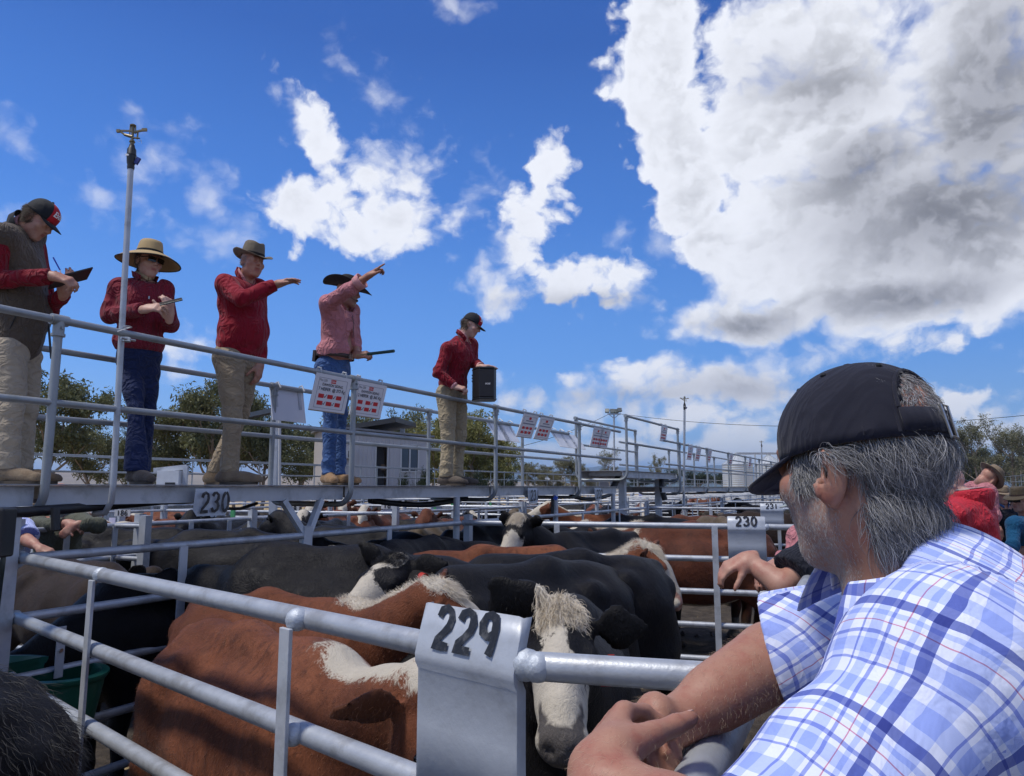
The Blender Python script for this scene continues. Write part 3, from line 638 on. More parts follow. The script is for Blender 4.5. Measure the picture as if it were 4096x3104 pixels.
def skin(name, col, red, grey=(.30, .28, .27)):
    m = bpy.data.materials.new(name); m.use_nodes = True; t = NT(m.node_tree); o = t.n('ShaderNodeTexCoord').outputs['Object']
    def at(n):
        a = t.n('ShaderNodeAttribute'); a.attribute_name = n; return a.outputs['Fac']
    n1 = t.noise(o, 22, 6, .65); n2 = t.noise(o, 260, 3, .6)
    c = t.mix(t.sm(n1, .40, .68), (*col, 1), (*red, 1)); c = t.mix(t.sm(n2, .58, .75, 0, .35), c, tuple(x * .55 for x in red) + (1,))
    c = t.mix(at('lip'), c, (red[0] * .75, red[1] * .5, red[2] * .55, 1)); c = t.mix(t.m('MULTIPLY', at('brow'), t.sm(n2, .3, .6, .55, 1.)), c, (.05, .038, .03, 1))
    c = t.mix(t.m('MULTIPLY', at('stub'), t.sm(n2, .35, .65, .2, .75)), c, (*grey, 1))
    b = t.n('ShaderNodeBsdfPrincipled'); t.put(b.inputs['Base Color'], c); b.inputs['Roughness'].default_value = .52; b.inputs['Specular IOR Level'].default_value = .4
    b.inputs['Subsurface Weight'].default_value = .0
    bp = t.n('ShaderNodeBump'); bp.inputs['Strength'].default_value = .22; bp.inputs['Distance'].default_value = .004
    t.put(bp.inputs['Height'], t.m('ADD', n1, t.m('MULTIPLY', n2, .45))); t.put(b.inputs['Normal'], bp.outputs[0]); t.put(t.n('ShaderNodeOutputMaterial').inputs[0], b.outputs[0]); return m
SKIN = skin('ruddy skin', (.42, .23, .165), (.37, .155, .11)); SKIN2 = skin('weathered skin', (.36, .185, .125), (.32, .125, .085)); SKIN3 = skin('fair skin', (.52, .33, .26), (.48, .25, .20))
RED = cloth('maroon fleece', (.20, .005, .016), .14, 500, .25, 12, .6); RED2 = cloth('dusky red sweatshirt', (.19, .014, .030), .1, 600, .2, 11, .55); RED3 = cloth('crimson knit jumper', (.235, .005, .018), .08, 800, .2, 10, .45)
PINK = cloth('pink work shirt', (.46, .18, .20), .06, 1400, .06, 13, .5); PINKC = cloth('pink collar cotton', (.62, .30, .31), .06, 1400, .06, 30, .3)
KHAKI = cloth('khaki moleskin', (.29, .23, .155), .1, 900, .12, 11, .40, st=(.8, .8, 1.1)); KHAKI2 = cloth('stone chinos', (.36, .305, .23), .08, 900, .1, 11, .40, st=(.8, .8, 1.1)); KHAKI3 = cloth('sand trousers', (.32, .265, .175), .1, 900, .1, 11, .40, st=(.8, .8, 1.1))
DENIM = cloth('dark indigo denim', (.012, .022, .075), .25, 1100, .2, 11, .45, st=(.8, .8, 1.1)); DENIM2 = cloth('faded blue denim', (.045, .10, .25), .25, 1100, .2, 11, .45, col2=(.08, .16, .34), f2=.5, st=(.8, .8, 1.1))
VEST = cloth('waxed brown vest cloth', (.078, .058, .042), .15, 900, .1, 20, .4, .7, .1); DARKN = cloth('dark navy cotton', (.010, .011, .018), .12, 900, .1, 20, .35)
OLIVE = cloth('olive green jumper', (.085, .09, .065), .12, 600, .2, 18, .3); TEAL = cloth('teal work shirt', (.005, .07, .16), .1, 1000, .1, 26, .35); REDJ = cloth('bright red rain jacket', (.46, .02, .035), .06, 500, .04, 20, .35, .6, .05); GREYL = cloth('pale grey lining', (.30, .34, .34), .08, 600, .1, 20, .2)
SUEDE = cloth('dusty suede boot', (.165, .115, .072), .25, 300, .2, 60, .25, .9, .1, col2=(.24, .19, .13), f2=.7); SUEDE2 = cloth('grey brown boot', (.085, .068, .055), .25, 300, .2, 60, .25, .9, .1, col2=(.16, .13, .10), f2=.6); SUEDE3 = cloth('tan work boot', (.27, .165, .085), .2, 300, .2, 60, .3, .9, .1)
SOLE = mat('rubber boot sole', (.09, .07, .05), .85, 0, .25, 20); LEATH = mat('brown belt leather', (.035, .018, .012), .5, 0, .2, 20, .1, 200); STEEL = mat('bright steel', (.55, .53, .48), .3, .9, .1, 20)
FELT = cloth('taupe felt', (.15, .125, .092), .1, 700, .12, 12, .12, .9); FELTD = cloth('dark brown felt', (.016, .014, .014), .12, 700, .12, 12, .1, .8); STRAW = mat('plaited straw', (.42, .30, .14), .75, 0, .25, 240, .35, 300, streak=(1, 1, 4)); FELTB = cloth('sun faded brown felt', (.20, .15, .10), .15, 700, .1, 12, .15, .9); FELTO = cloth('dark olive felt', (.07, .055, .035), .15, 700, .1, 12, .15, .9)
CAPK = cloth('black cap twill', (.011, .013, .017), .15, 1600, .12, 14, .1, .8); CAPR = cloth('red cap twill', (.42, .012, .022), .08, 1600, .12, 14, .08, .8); CAPN = cloth('washed navy cap twill', (.0095, .0105, .022), .22, 1600, .25, 10, .16, .85, .10, col2=(.019, .019, .030), f2=.7)
WHITE = mat('white thread', (.8, .8, .8), .7); BLK = mat('black plastic', (.012, .013, .015), .42, 0, .15, 30); EYEW = mat('eye white', (.30, .26, .24), .3); EYED = mat('dark iris', (.02, .014, .01), .1, spec=.8)
HAIRB = hair_mat('brown hair', (.05, .034, .022), (.12, .085, .055)); HAIRG = hair_mat('grey hair', (.06, .058, .06), (.40, .40, .41)); HAIRW = hair_mat('white stubble', (.28, .26, .25), (.5, .48, .46)); HAIRL = hair_mat('fair arm hair', (.50, .38, .25), (.62, .50, .36))

def nrm(v): return Vector(v).normalized()
def hand(F, w, d, n, th, curls=(.5, .5, .5, .5), tc=.35, k=1., spread=0., thumb=None, pts=None):
    # w wrist, d towards the fingers, n back of the hand, th thumb side; curls bend every finger joint towards the palm
    w, d, n, th = Vector(w), nrm(d), nrm(n), Vector(th); n = (n - d * n.dot(d)).normalized(); th = (th - d * th.dot(d) - n * th.dot(n)).normalized()
    F.cap(w - d * .03 * k, w + d * .025 * k, .027 * k, .029 * k, .02, flat=n, fs=.72)
    L = (.078, .086, .082, .07); S_ = (.90, 1.0, .94, .76)
    for i in range(4):
        o = (1.5 - i) * .0195 * k; kn = w + d * (.088 - .004 * abs(i - 1)) * k + th * o + n * .002
        F.cap(w + d * .015 * k + th * o * .7, kn, .0155 * k, .0118 * k, .016)
        p = kn; c = curls[i]; a = c * .75; r = (.0098, .0088, .0078)
        sd = th * (1.5 - i) * spread
        for j, ln in enumerate((.046, .028, .022)):
            q = p + ((d + sd) * math.cos(a) - n * math.sin(a)).normalized() * ln * S_[i] * k
            F.cap(p, q, r[j] * k * 1.05, (r[j] - .001) * k, .005 if j else .009); p = q; a += c
    b = w + d * .028 * k + th * .026 * k - n * .008 * k
    t1 = thumb if thumb is not None else (d * .72 + th * .62 - n * .35 * (1 + tc)); t1 = nrm(t1)
    m1 = b + t1 * .042 * k; t2 = nrm(t1 + d * .25 - th * .25 * tc); m2 = m1 + t2 * .034 * k; m3 = m2 + nrm(t2 - th * .2 * tc) * .026 * k
    F.cap(b - d * .015 * k, m1, .0215 * k, .0140 * k, .018).cap(m1, m2, .0132 * k, .0112 * k, .006).cap(m2, m3, .0118 * k, .0095 * k, .005); hand.thumb = (m2, m3, n, k)

class Human:
    """One figure; joints are world positions, geometry is stored relative to the feet."""
    def __init__(s, label, root, bf, cat='person', group=None):
        s.o = thing('person', label, cat, root, 0, group); s.r = Vector(root); s.bf = nrm(bf); s.up = Vector((0, 0, 1)); s.arms = []; s.legs = []
    def loc(s, p): return Vector(p) - s.r
    def frame(s, f, u):
        f = nrm(f); u = Vector(u); u = (u - f * u.dot(f)).normalized(); return f, u, f.cross(u)   # side points to the figure's right
    def torso_parts(s, F, g=0., k=.06, belly=None):
        b = s.build; pv, nb = s.pv, s.nb; ax = (nb - pv).normalized(); L = (nb - pv).length
        f = (s.bf - ax * s.bf.dot(ax)).normalized(); sd = f.cross(ax); M = [[sd[i], f[i], ax[i]] for i in range(3)]
        s.tf, s.ts, s.ta = f, sd, ax
        c = pv + ax * L * .62
        F.ell(c, (.160 * b + g, .112 * b + g, L * .34 + g), M, k)
        F.ell(pv + ax * L * .28 + f * (.012 + s.belly * .55), (.145 * b + g + s.belly * .3, .108 * b + g + s.belly, L * .32 + g), M, k)
        F.ell(pv + ax * .02, (.150 * b + g, .112 * b + g, .135 + g), M, k)
        sh = [a[0] for a in s.arms]
        for a in sh: F.cap(nb - ax * .045, Vector(a) - ax * .012, .050 * b + g, .046 * b + g, k)
        for a in sh: F.cap(c + (Vector(a) - c) * .4, Vector(a), .09 * b + g, .05 * b + g, k)
        F.ell(c + f * .03 - ax * .0, (.14 * b + g, .105 * b + g, .12 + g), M, k)
    def make(s, head, hf, hu, nb, pv, arms, legs, build=1., belly=.0, hs=1., ek=1., ez=0., vox=.0085, skin_m=None, female=False, mouth=0., face=True, stub=0., bald=False):
        s.build = build; s.belly = belly; s.hc = s.loc(head); s.hf, s.hu, s.hsd = s.frame(hf, hu); s.nb = s.loc(nb); s.pv = s.loc(pv); s.hs = hs
        s.arms = [tuple([s.loc(a[0]), s.loc(a[1]), s.loc(a[2])] + list(a[3:])) for a in arms]; s.legs = [tuple([s.loc(a[0]), s.loc(a[1]), s.loc(a[2])] + list(a[3:])) for a in legs]
        P_ = [s.hc, s.pv, s.nb] + [p for a in s.arms for p in a[:3]] + [p for a in s.legs for p in a[:3]]
        s.lo = np.min(np.array(P_), 0) - .28; s.hi = np.max(np.array(P_), 0) + .28
        F = Field(s.lo, s.hi, vox); s.torso_parts(F, -.012)
        h, f, u, d = s.hc, s.hf, s.hu, s.hsd; k = hs; M = [[d[i], f[i], u[i]] for i in range(3)]
        def at(a, b, c): return h + (f * a + d * b + u * c) * k
        F.cap(s.nb - Vector((0, 0, .03)), at(-.025, 0, -.06), .062 * (.88 if female else 1) * k, .054 * (.86 if female else 1) * k, .03)
        F.ell(at(-.014, 0, .03), (.074 * k, .094 * k, .09 * k), M, .01); F.ell(at(.028, 0, -.042), (.061 * k, .064 * k, .076 * k), M, .03)
        F.ell(at(.006, 0, -.062), (.062 * k, .052 * k, .05 * k), M, .03)
        F.cap(at(.062, -.012, -.103), at(.062, .012, -.103), .020 * k, None, .028)
        if face:
            F.cap(at(.078, -.034, .024), at(.078, .034, .024), .013 * k, None, .014)
            for e in (-1, 1):
                F.ell(at(.093, e * .032, .003), (.014 * k, .010 * k, .0095 * k), M, .012, 'sub'); F.ell(at(.058, e * .043, -.025), (.026 * k, .022 * k, .022 * k), M, .02)
                F.ell(at(.078, e * .031, .004), .0145 * k, None, .002); F.ell(at(.0935, e * .012, -.031), .0085 * k, None, .008)
            F.cap(at(.088, 0, .016), at(.108, 0, -.024), .0085 * k, .0125 * k, .012)
            F.cap(at(.083, -.018, -.056), at(.083, .018, -.056), .0085 * k, None, .008); F.cap(at(.081, -.015, -.072 - mouth * .3), at(.081, .015, -.072 - mouth * .3), .0085 * k, None, .008)
            F.cap(at(.094, -.015, -.0635 - mouth * .15), at(.094, .015, -.0635 - mouth * .15), (.0035 + mouth * .35) * k, None, .003, op='sub')
        for e in (-1, 1):
            E2 = [[d[i] * .90 - f[i] * .42 * e, f[i] * .90 + d[i] * .42 * e, u[i]] for i in range(3)] if ek != 1 else M
            F.ell(at(-.012, e * (.077 + .006 * (ek > 1)), -.012 + ez), (.010 * k, .019 * k * ek, .031 * k * ek), E2, .008); F.ell(at(-.004, e * .088, -.006 + ez), (.006 * k, .010 * k * ek, .018 * k * ek), E2, .004, 'sub'); F.ell(at(-.008, e * .076, -.036 * ek + ez), (.008 * k, .008 * k, .010 * k), M, .006)
        F0 = F
        for ai, a in enumerate(s.arms):
            F = F0
            if ai: F = Field(s.lo, s.hi, vox)                       # the second arm may rest on the first without melting into it
            F.cap(a[0], a[1], .050 * build, .041 * build, .04); F.cap(a[1], a[2], .041 * build, .027 * build, .02); F.cap(a[1] + (a[2] - a[1]) * .08, a[1] + (a[2] - a[1]) * .5, .044 * build, .036 * build, .03)
            if len(a) > 3 and a[3]: hand(F, a[2], **a[3])
            if not ai: globals()['THUMB'] = getattr(hand, 'thumb', None)
            if ai: F0.D = np.minimum(F0.D, F.D)
        F = F0
        for a in s.legs: F.cap(a[0], a[1], .064 * build, .040 * build, .04); F.cap(a[1], a[2], .040 * build, .032 * build, .03)
        def attrs(V):
            Q = (V - np.array(h)) @ np.array([list(f), list(d), list(u)]).T / k; x, y, z = Q.T
            lip = np.clip(1 - np.maximum(np.abs(y) / .026, np.abs(z + .064 + mouth * .15) / (.0135 + mouth * .3)), 0, 1) * (x > .07) * 1.6
            br = np.clip(1 - np.maximum(np.abs(np.abs(y) - .032) / .022, np.abs(z - .025) / .008), 0, 1) * (x > .06) * .9
            st = np.clip((-.018 - z + (x < .03) * .02) / .03, 0, 1) * (np.abs(Q).max(1) < .16) * np.clip((x + .005) / .02, 0, 1) * (z > -.16) * stub
            return {'lip': np.clip(lip, 0, 1) * face, 'brow': np.clip(br, 0, 1) * face, 'stub': st}
        V, Q = F.nets(); s.V, s.Q = V, Q
        obj('body', np_mesh('body', V, Q, skin_m or SKIN, attrs(V)), s.o)
        if face:
            for q in (-1, 1):
                eo = MB().ball(at(.0775, q * .031, .003), .0128 * k, 10).build('eye', EYEW, s.o); MB().ball(at(.0855, q * .031 , .003), .0060 * k, 8).build('iris', EYED, eo)
        s.at = at; return s
    def folds(s, F, amp=.006, seed=1, joints=(), freq=34):
        fn = sines(seed, freq, 8, (1, 1, .8)); fb = sines(seed + 200, 16, 6)
        def w(x, y, z):
            o = amp * fn(x, y, z)
            for (p, ax, a, wd, fr) in joints:
                d2 = (x - p[0]) ** 2 + (y - p[1]) ** 2 + (z - p[2]) ** 2; ph = (x - p[0]) * ax[0] + (y - p[1]) * ax[1] + (z - p[2]) * ax[2]
                o = o + a * np.exp(-d2 / wd ** 2) * np.sin(ph * fr * .8 + 3.2 * fn(x * .4, y * .4, z * .4)) * np.clip(.35 + .8 * fb(x, y, z), 0, 1.2)
            return o
        F.warp(w)
    def top(s, name, m, hem=-.12, long=True, g=.012, cuff=.0, seed=1, amp=.004, vox=.009, blouse=.0, neck=.0, short=.62, sl=.012, attrs=None, arms=True, neckn=None, armr=1., fq=34):
        F = Field(s.lo, s.hi, vox); s.torso_parts(F, g)
        if blouse: F.ell(s.pv + s.ta * (hem + .07), (.165 * s.build + blouse, .135 * s.build + s.belly * .9 + blouse, .07), [[s.ts[i], s.tf[i], s.ta[i]] for i in range(3)], .05)
        jo = []
        if arms:
            for a in s.arms:
                S0, E, W_ = a[:3]; b = s.build * armr
                if long:
                    F.cap(S0 - s.ta * .012, E, .054 * b + sl, .045 * b + sl, .04); e2 = E + (W_ - E) * (.93 - cuff); F.cap(E, e2, .045 * b + sl, .033 * b + sl, .02)
                    jo.append((E, (W_ - S0).normalized(), .010, .085, 95)); jo.append((S0 + (E - S0) * .35, (E - S0 + s.ta * .4).normalized(), .007, .10, 80)); jo.append((e2, (e2 - E).normalized(), .006, .07, 120)); jo.append((E + (W_ - E) * .45, (W_ - E + s.ta * .3).normalized(), .005, .08, 100))
                else:
                    e2 = S0 + (E - S0) * short; F.cap(S0, e2, .068 * b + sl, .068 * b + sl * 1.6, .035); jo.append((S0 + (E - S0) * .4, (E - S0).normalized(), .007, .1, 75))
        jo.append((s.pv + s.ta * (hem + .07), (s.ta + s.ts * .3).normalized(), .008, .17, 75)); jo.append((s.pv + s.ta * .3 + s.tf * .06, (s.ta * .5 + s.ts).normalized(), .006, .2, 50))
        s.folds(F, amp, seed, jo, fq)
        if arms:
            for a in s.arms:
                S0, E, W_ = a[:3]
                e2, dr = (E + (W_ - E) * (.93 - cuff), (W_ - E).normalized()) if long else (S0 + (E - S0) * short, (E - S0).normalized())
                r = .13; F.plane(e2, dr, .004, np.array(e2) - r, np.array(e2) + r)
        F.plane(s.pv + s.ta * hem, -s.ta, .006)
        nn = neckn or (s.ta * .8 - s.tf * -.35)
        F.plane(s.nb + s.ta * neck, nn, .008, np.array(s.nb) - (.095, .095, .09), np.array(s.nb) + (.095, .095, .2))
        me = F.mesh(name, m, attrs); return obj(name, me, s.o)
    def trousers(s, name, m, w=.012, flare=0., seed=3, vox=.0095, top=.06, hem=.10, amp=.004):
        F = Field(s.lo, s.hi, vox); b = s.build; M = [[s.ts[i], s.tf[i], s.ta[i]] for i in range(3)]
        F.ell(s.pv + s.ta * .0, (.152 * b, .113 * b + s.belly * .3, .15), M, .04); F.ell(s.pv - s.tf * .045 - s.up * .05, (.13 * b, .09, .1), M, .05); jo = []
        for a in s.legs:
            Hh, K, A = a[:3]; F.cap(Hh, K, .080 * b + w, .054 * b + w, .045); e = A + (K - A).normalized() * (hem - .1); F.cap(K, e - Vector((0, 0, .0)), .050 * b + w, .046 * b + w + flare, .03)
            F.cap(Hh - s.tf * .02, K + (Hh - K) * .3, .082 * b + w, .060 * b + w, .04)
            jo += [(K - s.tf * .03, (.15, .1, 1), .010, .12, 75), (e + Vector((0, 0, .05)), (.1, .25, .95), .011, .11, 85), (Hh + s.tf * .08, (s.tf * .3 + s.ts * .45 + Vector((0, 0, .8))).normalized(), .009, .13, 70), ((Hh + K) / 2, (.3, .2, .9), .005, .14, 55)]
        s.folds(F, amp, seed, jo, 26)
        F.plane(s.pv + s.ta * top, s.ta, .005)
        for a in s.legs:
            e = a[2]; F.plane(e - Vector((0, 0, .012)), (0, 0, -1), .004, np.array(e) - .16, np.array(e) + .1)
        return obj(name, F.mesh(name, m), s.o)
    def boots(s, m, k=1.1, heel=True):
        for a in s.legs:
            A, td = a[2], nrm(a[3]); z0 = -a[2].z if False else None; gz = a[4] if len(a) > 4 else 0.
            b = Vector((A.x, A.y, gz)); F = Field(np.array(b) - (.36, .36, .03), np.array(b) + (.36, .36, .26), .0075); sd = td.cross(s.up)
            F.cap(A + Vector((0, 0, .05)), b + Vector((0, 0, .075)) - td * .01,   .044 * k, .044 * k, .03); F.cap(b + td * .0 + Vector((0, 0, .06)), b + td * .12 * k + Vector((0, 0, .045)), .045 * k, .041 * k, .04, flat=s.up, fs=.85)
            F.cap(b + td * .10 * k + Vector((0, 0, .042)), b + td * .195 * k + Vector((0, 0, .034)), .042 * k, .031 * k, .03); F.cap(b - td * .045 * k + Vector((0, 0, .05)), b + Vector((0, 0, .05)), .042 * k, .045 * k, .03)
            fn = sines(4, 60, 6); F.warp(lambda x, y, z: .002 * fn(x, y, z)); F.plane(b + Vector((0, 0, .018)), (0, 0, -1), .003)
            bo = obj('boot', F.mesh('boot', m), s.o)
            mb = MB(); out = []
            for i in range(24):
                t = 2 * math.pi * i / 24; q = math.cos(t); ln = .135 if q > 0 else .125; wd = .046 + .006 * math.cos(t - .3); out.append(b + td * (.075 + q * ln * k) + sd * wd * k * math.sin(t))
            mb.grid([[p + Vector((0, 0, z)) for p in out] for z in (.001, .020)], closed=True); mb.add([p + Vector((0, 0, .020)) for p in out], [tuple(range(24))]); mb.add([p + Vector((0, 0, .001)) for p in out], [tuple(range(23, -1, -1))])
            mb.box(b + td * -.01 + Vector((0, 0, .008)), (.01, .01, .012)); mb.build('sole', SOLE, bo)
    def collar(s, m, r=.068, h=.045, open_=.5, name='collar', lean=None, out=.012, drop=.0):
        ax = (s.at(-.025, 0, -.06) - s.nb).normalized(); c = s.nb + ax * .018; f = (s.hf * .3 + s.bf); f = (f - ax * f.dot(ax)).normalized(); sd = f.cross(ax); rows = []
        for j in range(6):
            t = j / 5; row = []
            for i in range(25):
                a = -math.pi + open_ * .5 + (2 * math.pi - open_) * i / 24 ; q = abs(i / 12 - 1)          # back of the neck is a = 0
                ca, sa = -math.cos(a), math.sin(a); rr = r + out * (1 - abs(t - .45) * 2) ** 1 * .6 - .010 * t
                hh = h * (1 - .35 * q * q); z = hh * (t * 2 if t < .5 else (2 - t * 2) * (1 + drop * q) - drop * q * .55)
                row.append(c + (f * ca * 1.05 + sd * sa) * (rr + (.008 if t > .5 else 0)) + ax * z - f * 0 + (f * .02 - ax * .035) * (q ** 3) )
            rows.append(row)
        o = MB().grid(rows).build(name, m, s.o); solid(o, .003); return o
    def hat(s, m, crown_h=.105, crown_r=(.082, .098), brim=.075, curl=.02, droop=.0, pinch=.02, dent=.018, back=0., tilt=0., band=None, name='hat', hz=.052, edge=None, sag=0.):
        f, u, d = s.hf, s.hu, s.hsd; k = s.hs
        f2 = (f * math.cos(tilt) - u * math.sin(tilt)); u2 = (u * math.cos(tilt) + f * math.sin(tilt)); o0 = s.at(-.012, 0, hz)
        def pt(a, ra, rb, z): return o0 + (f2 * (math.cos(a) * rb) + d * (math.sin(a) * ra) + u2 * z) * k
        n = 40; rows = []
        prof = [(0.02, 1.0), (.30, .995), (.55, .985), (.74, .955), (.84, .88), (.90, .7), (.95, .45), (1., .2), (1.02, .02), (1.04, 0.)]
        for q, zz in prof:
            row = []
            for i in range(n):
                a = 2 * math.pi * i / n; ca, sa = math.cos(a), math.sin(a); z = crown_h * zz
                dn = dent * math.exp(-(q * sa / .38) ** 2) * max(0, 1 - (q / .95) ** 4); fr = pinch * max(0, q * ca) * max(0, zz - .3) * (abs(sa) ** .5)
                w = 1 - fr * 9 * abs(sa) * .5
                row.append(pt(a, crown_r[0] * q * w, crown_r[1] * q, z - dn - .012 * max(0, -ca) * q * zz))
            rows.append(row)
        for j in range(1, 8):
            t = j / 7; row = []
            for i in range(n):
                a = 2 * math.pi * i / n; ca, sa = math.cos(a), math.sin(a); e = brim * t
                z = curl * (t ** 1.7) * (abs(sa) ** 1.6) * (1 if True else 0) - droop * (t ** 1.3) * (max(0, ca) ** 1.2 + .75 * max(0, -ca) ** 1.2) - sag * t ** 1.5 + .004 * math.sin(3 * a + 1) * t
                row.append(pt(a, crown_r[0] * 1.04 + e * (1 - .25 * (curl > .03)), crown_r[1] * 1.04 + e, z))
            rows.append(row)
        h = MB().grid(rows, closed=True).build(name, m, s.o); solid(h, .0045)
        if edge: MB().sweep(rows[-1] + rows[-1][:2], .004, 6).build('brim_edge', edge, h)
        if band:
            b = MB().grid([[p + (p - o0 - u2 * (p - o0).dot(u2)).normalized() * .0035 for p in rows[8]], [pt(2 * math.pi * i / n, crown_r[0] * 1.0 + .004, crown_r[1] * 1.0 + .004, crown_h * .2) for i in range(n)]], closed=True).build('hat_band', band, h)
        return h
    def cap_(s, m, mf=None, brim_l=.075, hz=.030, tilt=0., txt=None, btn=True, dz=.108, rs=(.083, .103), bm=None, open_back=False, curve=.022, ns=48, bd=.018):
        f, u, d = s.hf, s.hu, s.hsd; k = s.hs; f2 = f * math.cos(tilt) - u * math.sin(tilt); u2 = u * math.cos(tilt) + f * math.sin(tilt); o0 = s.at(-.008, 0, hz)
        def dome(a, t, off=0.):                                   # t from rim 0 to top 1
            q = math.cos(t * math.pi / 2) ** .82; z = dz * math.sin(t * math.pi / 2) ** .9
            seam = 1 - .012 * abs(math.cos(3 * a)) ** 14 * (t > .03)
            fr = .010 * max(0, math.cos(a)) ** 3 * math.sin(min(1, t * 1.6) * math.pi)
            return o0 + (f2 * (math.cos(a) * (rs[1] * q * seam + off + fr)) + d * (math.sin(a) * (rs[0] * q * seam + off)) + u2 * (z + off * t)) * k
        s.dome = dome; nr = 18; mb = MB(); rows = [[dome(2 * math.pi * i / ns, j / nr) for i in range(ns)] for j in range(nr)]; rows.append([dome(0, .995)] * ns)
        vs = [p for r in rows for p in r]; fs = []; mi = []
        for j in range(nr):
            for i in range(ns):
                a = (i + .5) / ns * 2 * math.pi; aa = min(a, 2 * math.pi - a)
                if open_back and aa > math.pi - .60 and (j + .5) / nr < .55 * math.sqrt(max(0, 1 - ((math.pi - aa) / .60) ** 2)) and (j + .5) / nr > .17: continue
                fs.append((j * ns + i, j * ns + (i + 1) % ns, (j + 1) * ns + (i + 1) % ns, (j + 1) * ns + i)); mi.append(1 if (mf and aa < .62) else 0)
        mb.v = [tuple(p) for p in vs]; mb.f = fs; mb.mi = mi
        c = mb.build('cap', [m, mf or m], s.o); solid(c, .003)
        rows = []
        for j in range(7):
            t = j / 6; row = []
            for i in range(15):
                a = -1.05 + 2.1 * i / 14; p = dome(a, .0); e = max(0, math.cos(a / 1.05 * math.pi / 2)) ** .55
                row.append(p + (f2 * brim_l * t * e - u2 * e * (bd * t ** 1.3 + curve * (abs(a) / 1.05) ** 2 * t) ) * k)
            rows.append(row)
        b = MB().grid(rows).build('brim', bm or m, c); solid(b, .0045)
        if btn: MB().ball(dome(0, 1) + u2 * .002, (.0085 * k, .0085 * k, .006 * k), 10).build('button', m, c)
        if txt:
            me = text_mesh(txt, .046, .0008, .35); me.materials.clear(); me.materials.append(WHITE)
            bm2 = bmesh.new(); bm2.from_mesh(me); bmesh.ops.subdivide_edges(bm2, edges=[e for e in bm2.edges if e.calc_length() > .006], cuts=2)
            for v in bm2.verts: p = v.co.copy(); v.co = dome(-p.x / rs[1] * 1.0 , .36 + p.y / .13, .004)
            bm2.to_mesh(me); bm2.free(); lo = bpy.data.objects.new('lettering', me); link(lo, c)
        return c
    def hair_on(s, n, cond, m, ln=.05, down=.6, back=.5, out=.25, rad=.0007, seed=2, curl=.18, name='hair', steps=4, spread=.25, lift=0., clump=0., locks=0, comb=None):
        Q = (s.V - np.array(s.hc)) @ np.array([list(s.hf), list(s.hsd), list(s.hu)]).T / s.hs
        mask = cond(Q[:, 0], Q[:, 1], Q[:, 2]).astype(float) * (np.abs(Q).max(1) < .17)
        p, N = scatter(s.V, s.Q, n, mask, seed); r = np.random.default_rng(seed)
        g = -np.array(s.hu) * down - np.array(s.hf) * back + r.normal(size=(n, 3)) * spread; g = g - N * (g * N).sum(1)[:, None]; g /= np.linalg.norm(g, axis=1)[:, None] + 1e-9
        dr = g + N * out; dr /= np.linalg.norm(dr, axis=1)[:, None]; return hair(name, p + N * lift, p + N * lift + dr * ln * r.uniform(.6, 1.25, (n, 1)), s.o, m, rad, steps, curl, seed=seed, clump=clump, locks=locks)

RIGHT = Vector((1, 0, 0))
def deckp(u, d): a, b = ray(u, 1937); return Vector((a * d, d, DECK))
def ankle(u, d, toe, lift=.0): q = deckp(u, d); return q + Vector((0, 0, .085 + lift)), toe, lift
def leg(h, k, uf, d, toe, root):                                  # hip, knee as points, foot by its place on the deck
    q = deckp(uf, d); return (h, k, q + Vector((0, 0, .10)), toe, q.z - root.z + .001)
VIEW = lambda p: (Vector((p[0], p[1], 0))).normalized()
# ------------------------------------------------------------------ the five auction staff on the walkway
# 1. note taker in the brown vest
d = 4.45; rt = deckp(50, d)
h = Human('person in brown vest and black and red cap writing on a notepad', rt, (.93, .3, 0))
sr, sl = P(8, 945, d - .2), P(125, 925, d + .14)
h.make(P(155, 880, d), (.80, .02, -.58), (.55, .05, .83), P(62, 915, d), P(62, 1375, d + .02),
       [(sr, P(-35, 1120, d - .2), P(218, 1105, d - .17), dict(d=(.85, .12, -.25), n=(-.1, -.55, .8), th=(.2, .75, .6), curls=(.75, .8, .9, .95), tc=.6)),
        (sl, P(190, 1240, d + .16), P(258, 1172, d + .05), dict(d=(.35, -.1, .85), n=(.75, -.55, -.35), th=(-.7, -.5, .4), curls=(.45, .42, .45, .5)))],
       [leg(P(40, 1400, d - .07), P(45, 1640, d - .1), 22, d - .1, (.98, -.2, 0), rt), leg(P(100, 1400, d + .1), P(105, 1630, d + .12), 78, d + .12, (.95, .1, 0), rt)], build=1.02, belly=.03, skin_m=SKIN, vox=.0075, stub=.25)
h.trousers('trousers', KHAKI2, .009, .010); h.boots(SUEDE)
h.top('sleeves', RED, hem=-.02, g=.008, seed=11, sl=.014)
h.top('vest', VEST, hem=-.115, g=.026, seed=5, arms=False, neck=.035, amp=.005)
h.collar(PINKC, .064, .06, .7, drop=.8); h.collar(CAPK, .088, .06, 1.2, 'vest_collar', out=.022, drop=.9)
MB().beam(h.pv + h.tf * (.165 + .03) + h.ta * -.1, h.pv + h.tf * .165 + h.ta * .36, .008, .012, up=h.tf).build('zip', BLK, h.o)
MB().sweep([h.pv - h.ts * -.17 + h.tf * .02 + h.ta * .06, h.pv + h.ts * .19 + h.tf * .06 + h.ta * .14], .004, 5).build('pocket_zip', BLK, h.o)
h.cap_(CAPK, CAPR, txt='Elders', tilt=.02); h.hair_on(1800, lambda x, y, z: (x < .02) & (z < .05) & (z > -.055) & (np.abs(y) < .085), HAIRB, .032, .5, .6, .35, .0011)
np_ = thing('notepad', 'open notepad folder held by the person in the brown vest', 'notepad', P(283, 1113, d - .02))
